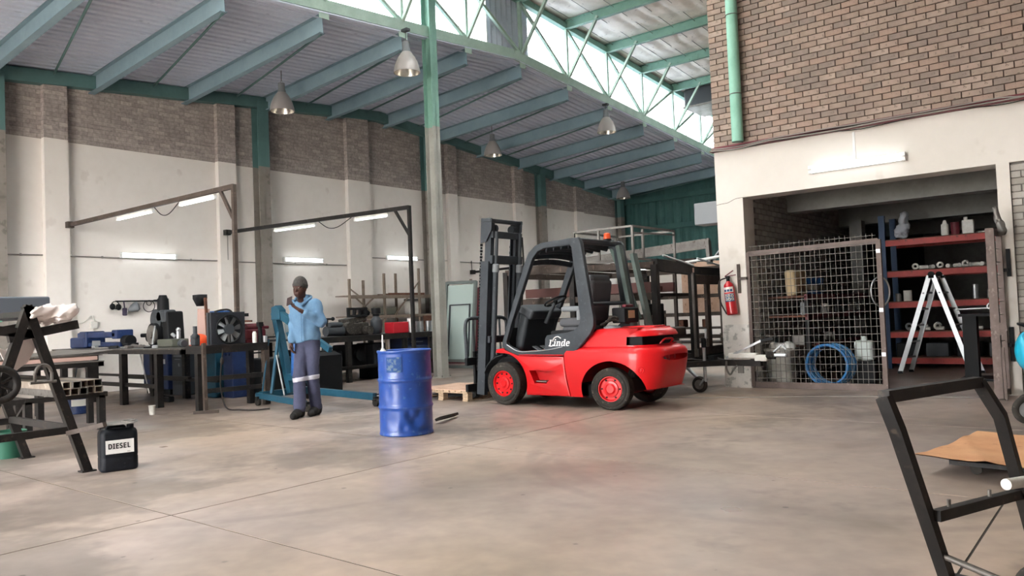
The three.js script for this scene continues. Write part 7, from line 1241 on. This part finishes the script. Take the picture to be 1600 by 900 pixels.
  for (let k = 0; k < 8; k++) put('shelf_oddment', ['grey steel box', 'grey pot', 'black box', 'pale pot', 'steel box', 'squat grey pot', 'dark box', 'white pot'][k] + ['', ' nearest the gate stile', '', ' past the sacks', ' at mid shelf', ' before the column', ' beside the column', ' deepest on the shelf'][k] + ' behind the mesh gate', 'oddment', [k % 2 ? cyl(0.07, 0.08, 0.16, -4.1, [0.582, 1.052][k % 2] + 0.081, -12.2 - 0.38 * k, 18) : rbox(0.2, 0.16, 0.22, 0.02, -4.15, [0.582, 1.052][k % 2] + 0.081, -12.2 - 0.38 * k)], [M.greySteel, M.midGrey, M.dark, M.offWhite][k % 4], 'oddments behind the mesh gate');
  put('pale_box', 'pale plastic box leaning on the middle shelf behind the gate', 'box', rbox(0.14, 0.2, 0.2, 0.02, -4.06, 1.152, -12.28), M.midGrey);
}
// ---------------------------------------------------------------- teal tank at the right edge
{
  const o = room(thing('air_compressor', 'teal wheeled compressor tank beside the narrow white pillar', 'compressor', [-0.6, 0, -8.9]));
  const c = [-0.87, 0.68, -9.0];
  part(o, 'tank', [cyl(0.2, 0.2, 0.7, c[0] + 0.33, c[1], c[2] + 0.12, 32, 0, 0.35, PI / 2), ball(0.2, c[0], c[1], c[2], 0.62, 1, 1, 28)], M.teal);
  part(o, 'frame', [bar([c[0] + 0.08, 0.1, c[2] + 0.1], [c[0] + 0.08, 0.5, c[2] + 0.1], 0.05, 0.05), bar([c[0] + 0.6, 0.1, c[2] + 0.25], [c[0] + 0.6, 0.5, c[2] + 0.25], 0.05, 0.05), bar([c[0] - 0.02, 0.2, c[2] + 0.05], [c[0] + 0.7, 0.2, c[2] + 0.3], 0.05, 0.06)], M.dark);
  for (const s of [-0.16, 0.16]) { const w = part(o, 'wheel', torus(0.105, 0.032, c[0] - 0.02, 0.137, c[2] + s + 0.05, 0, 0.35, 0, 32), M.rubber); part(w, 'wheel_rim', [cyl(0.08, 0.08, 0.04, c[0] - 0.02, 0.137, c[2] + s + 0.05, 24, PI / 2, 0, -0.35)], M.galv); }
  part(o, 'handle', [hose([[c[0] + 0.1, 0.86, c[2]], [c[0] - 0.04, 0.93, c[2] + 0.02], [c[0] - 0.08, 0.95, c[2] + 0.06], [c[0] + 0.1, 0.93, c[2] + 0.1]], 0.012, 20, 7)], M.dark);
}
single('pale_rope', 'thin pale cord lying straight over the floor before the store room', 'rope', hose([[-5.3, 0.006, -9.62], [-4.6, 0.006, -9.85], [-3.5, 0.006, -10.36], [-2.6, 0.006, -10.66], [-1.5, 0.006, -10.9]], 0.006, 60, 5), M.cableGrey);
renderer.render(scene, camera);
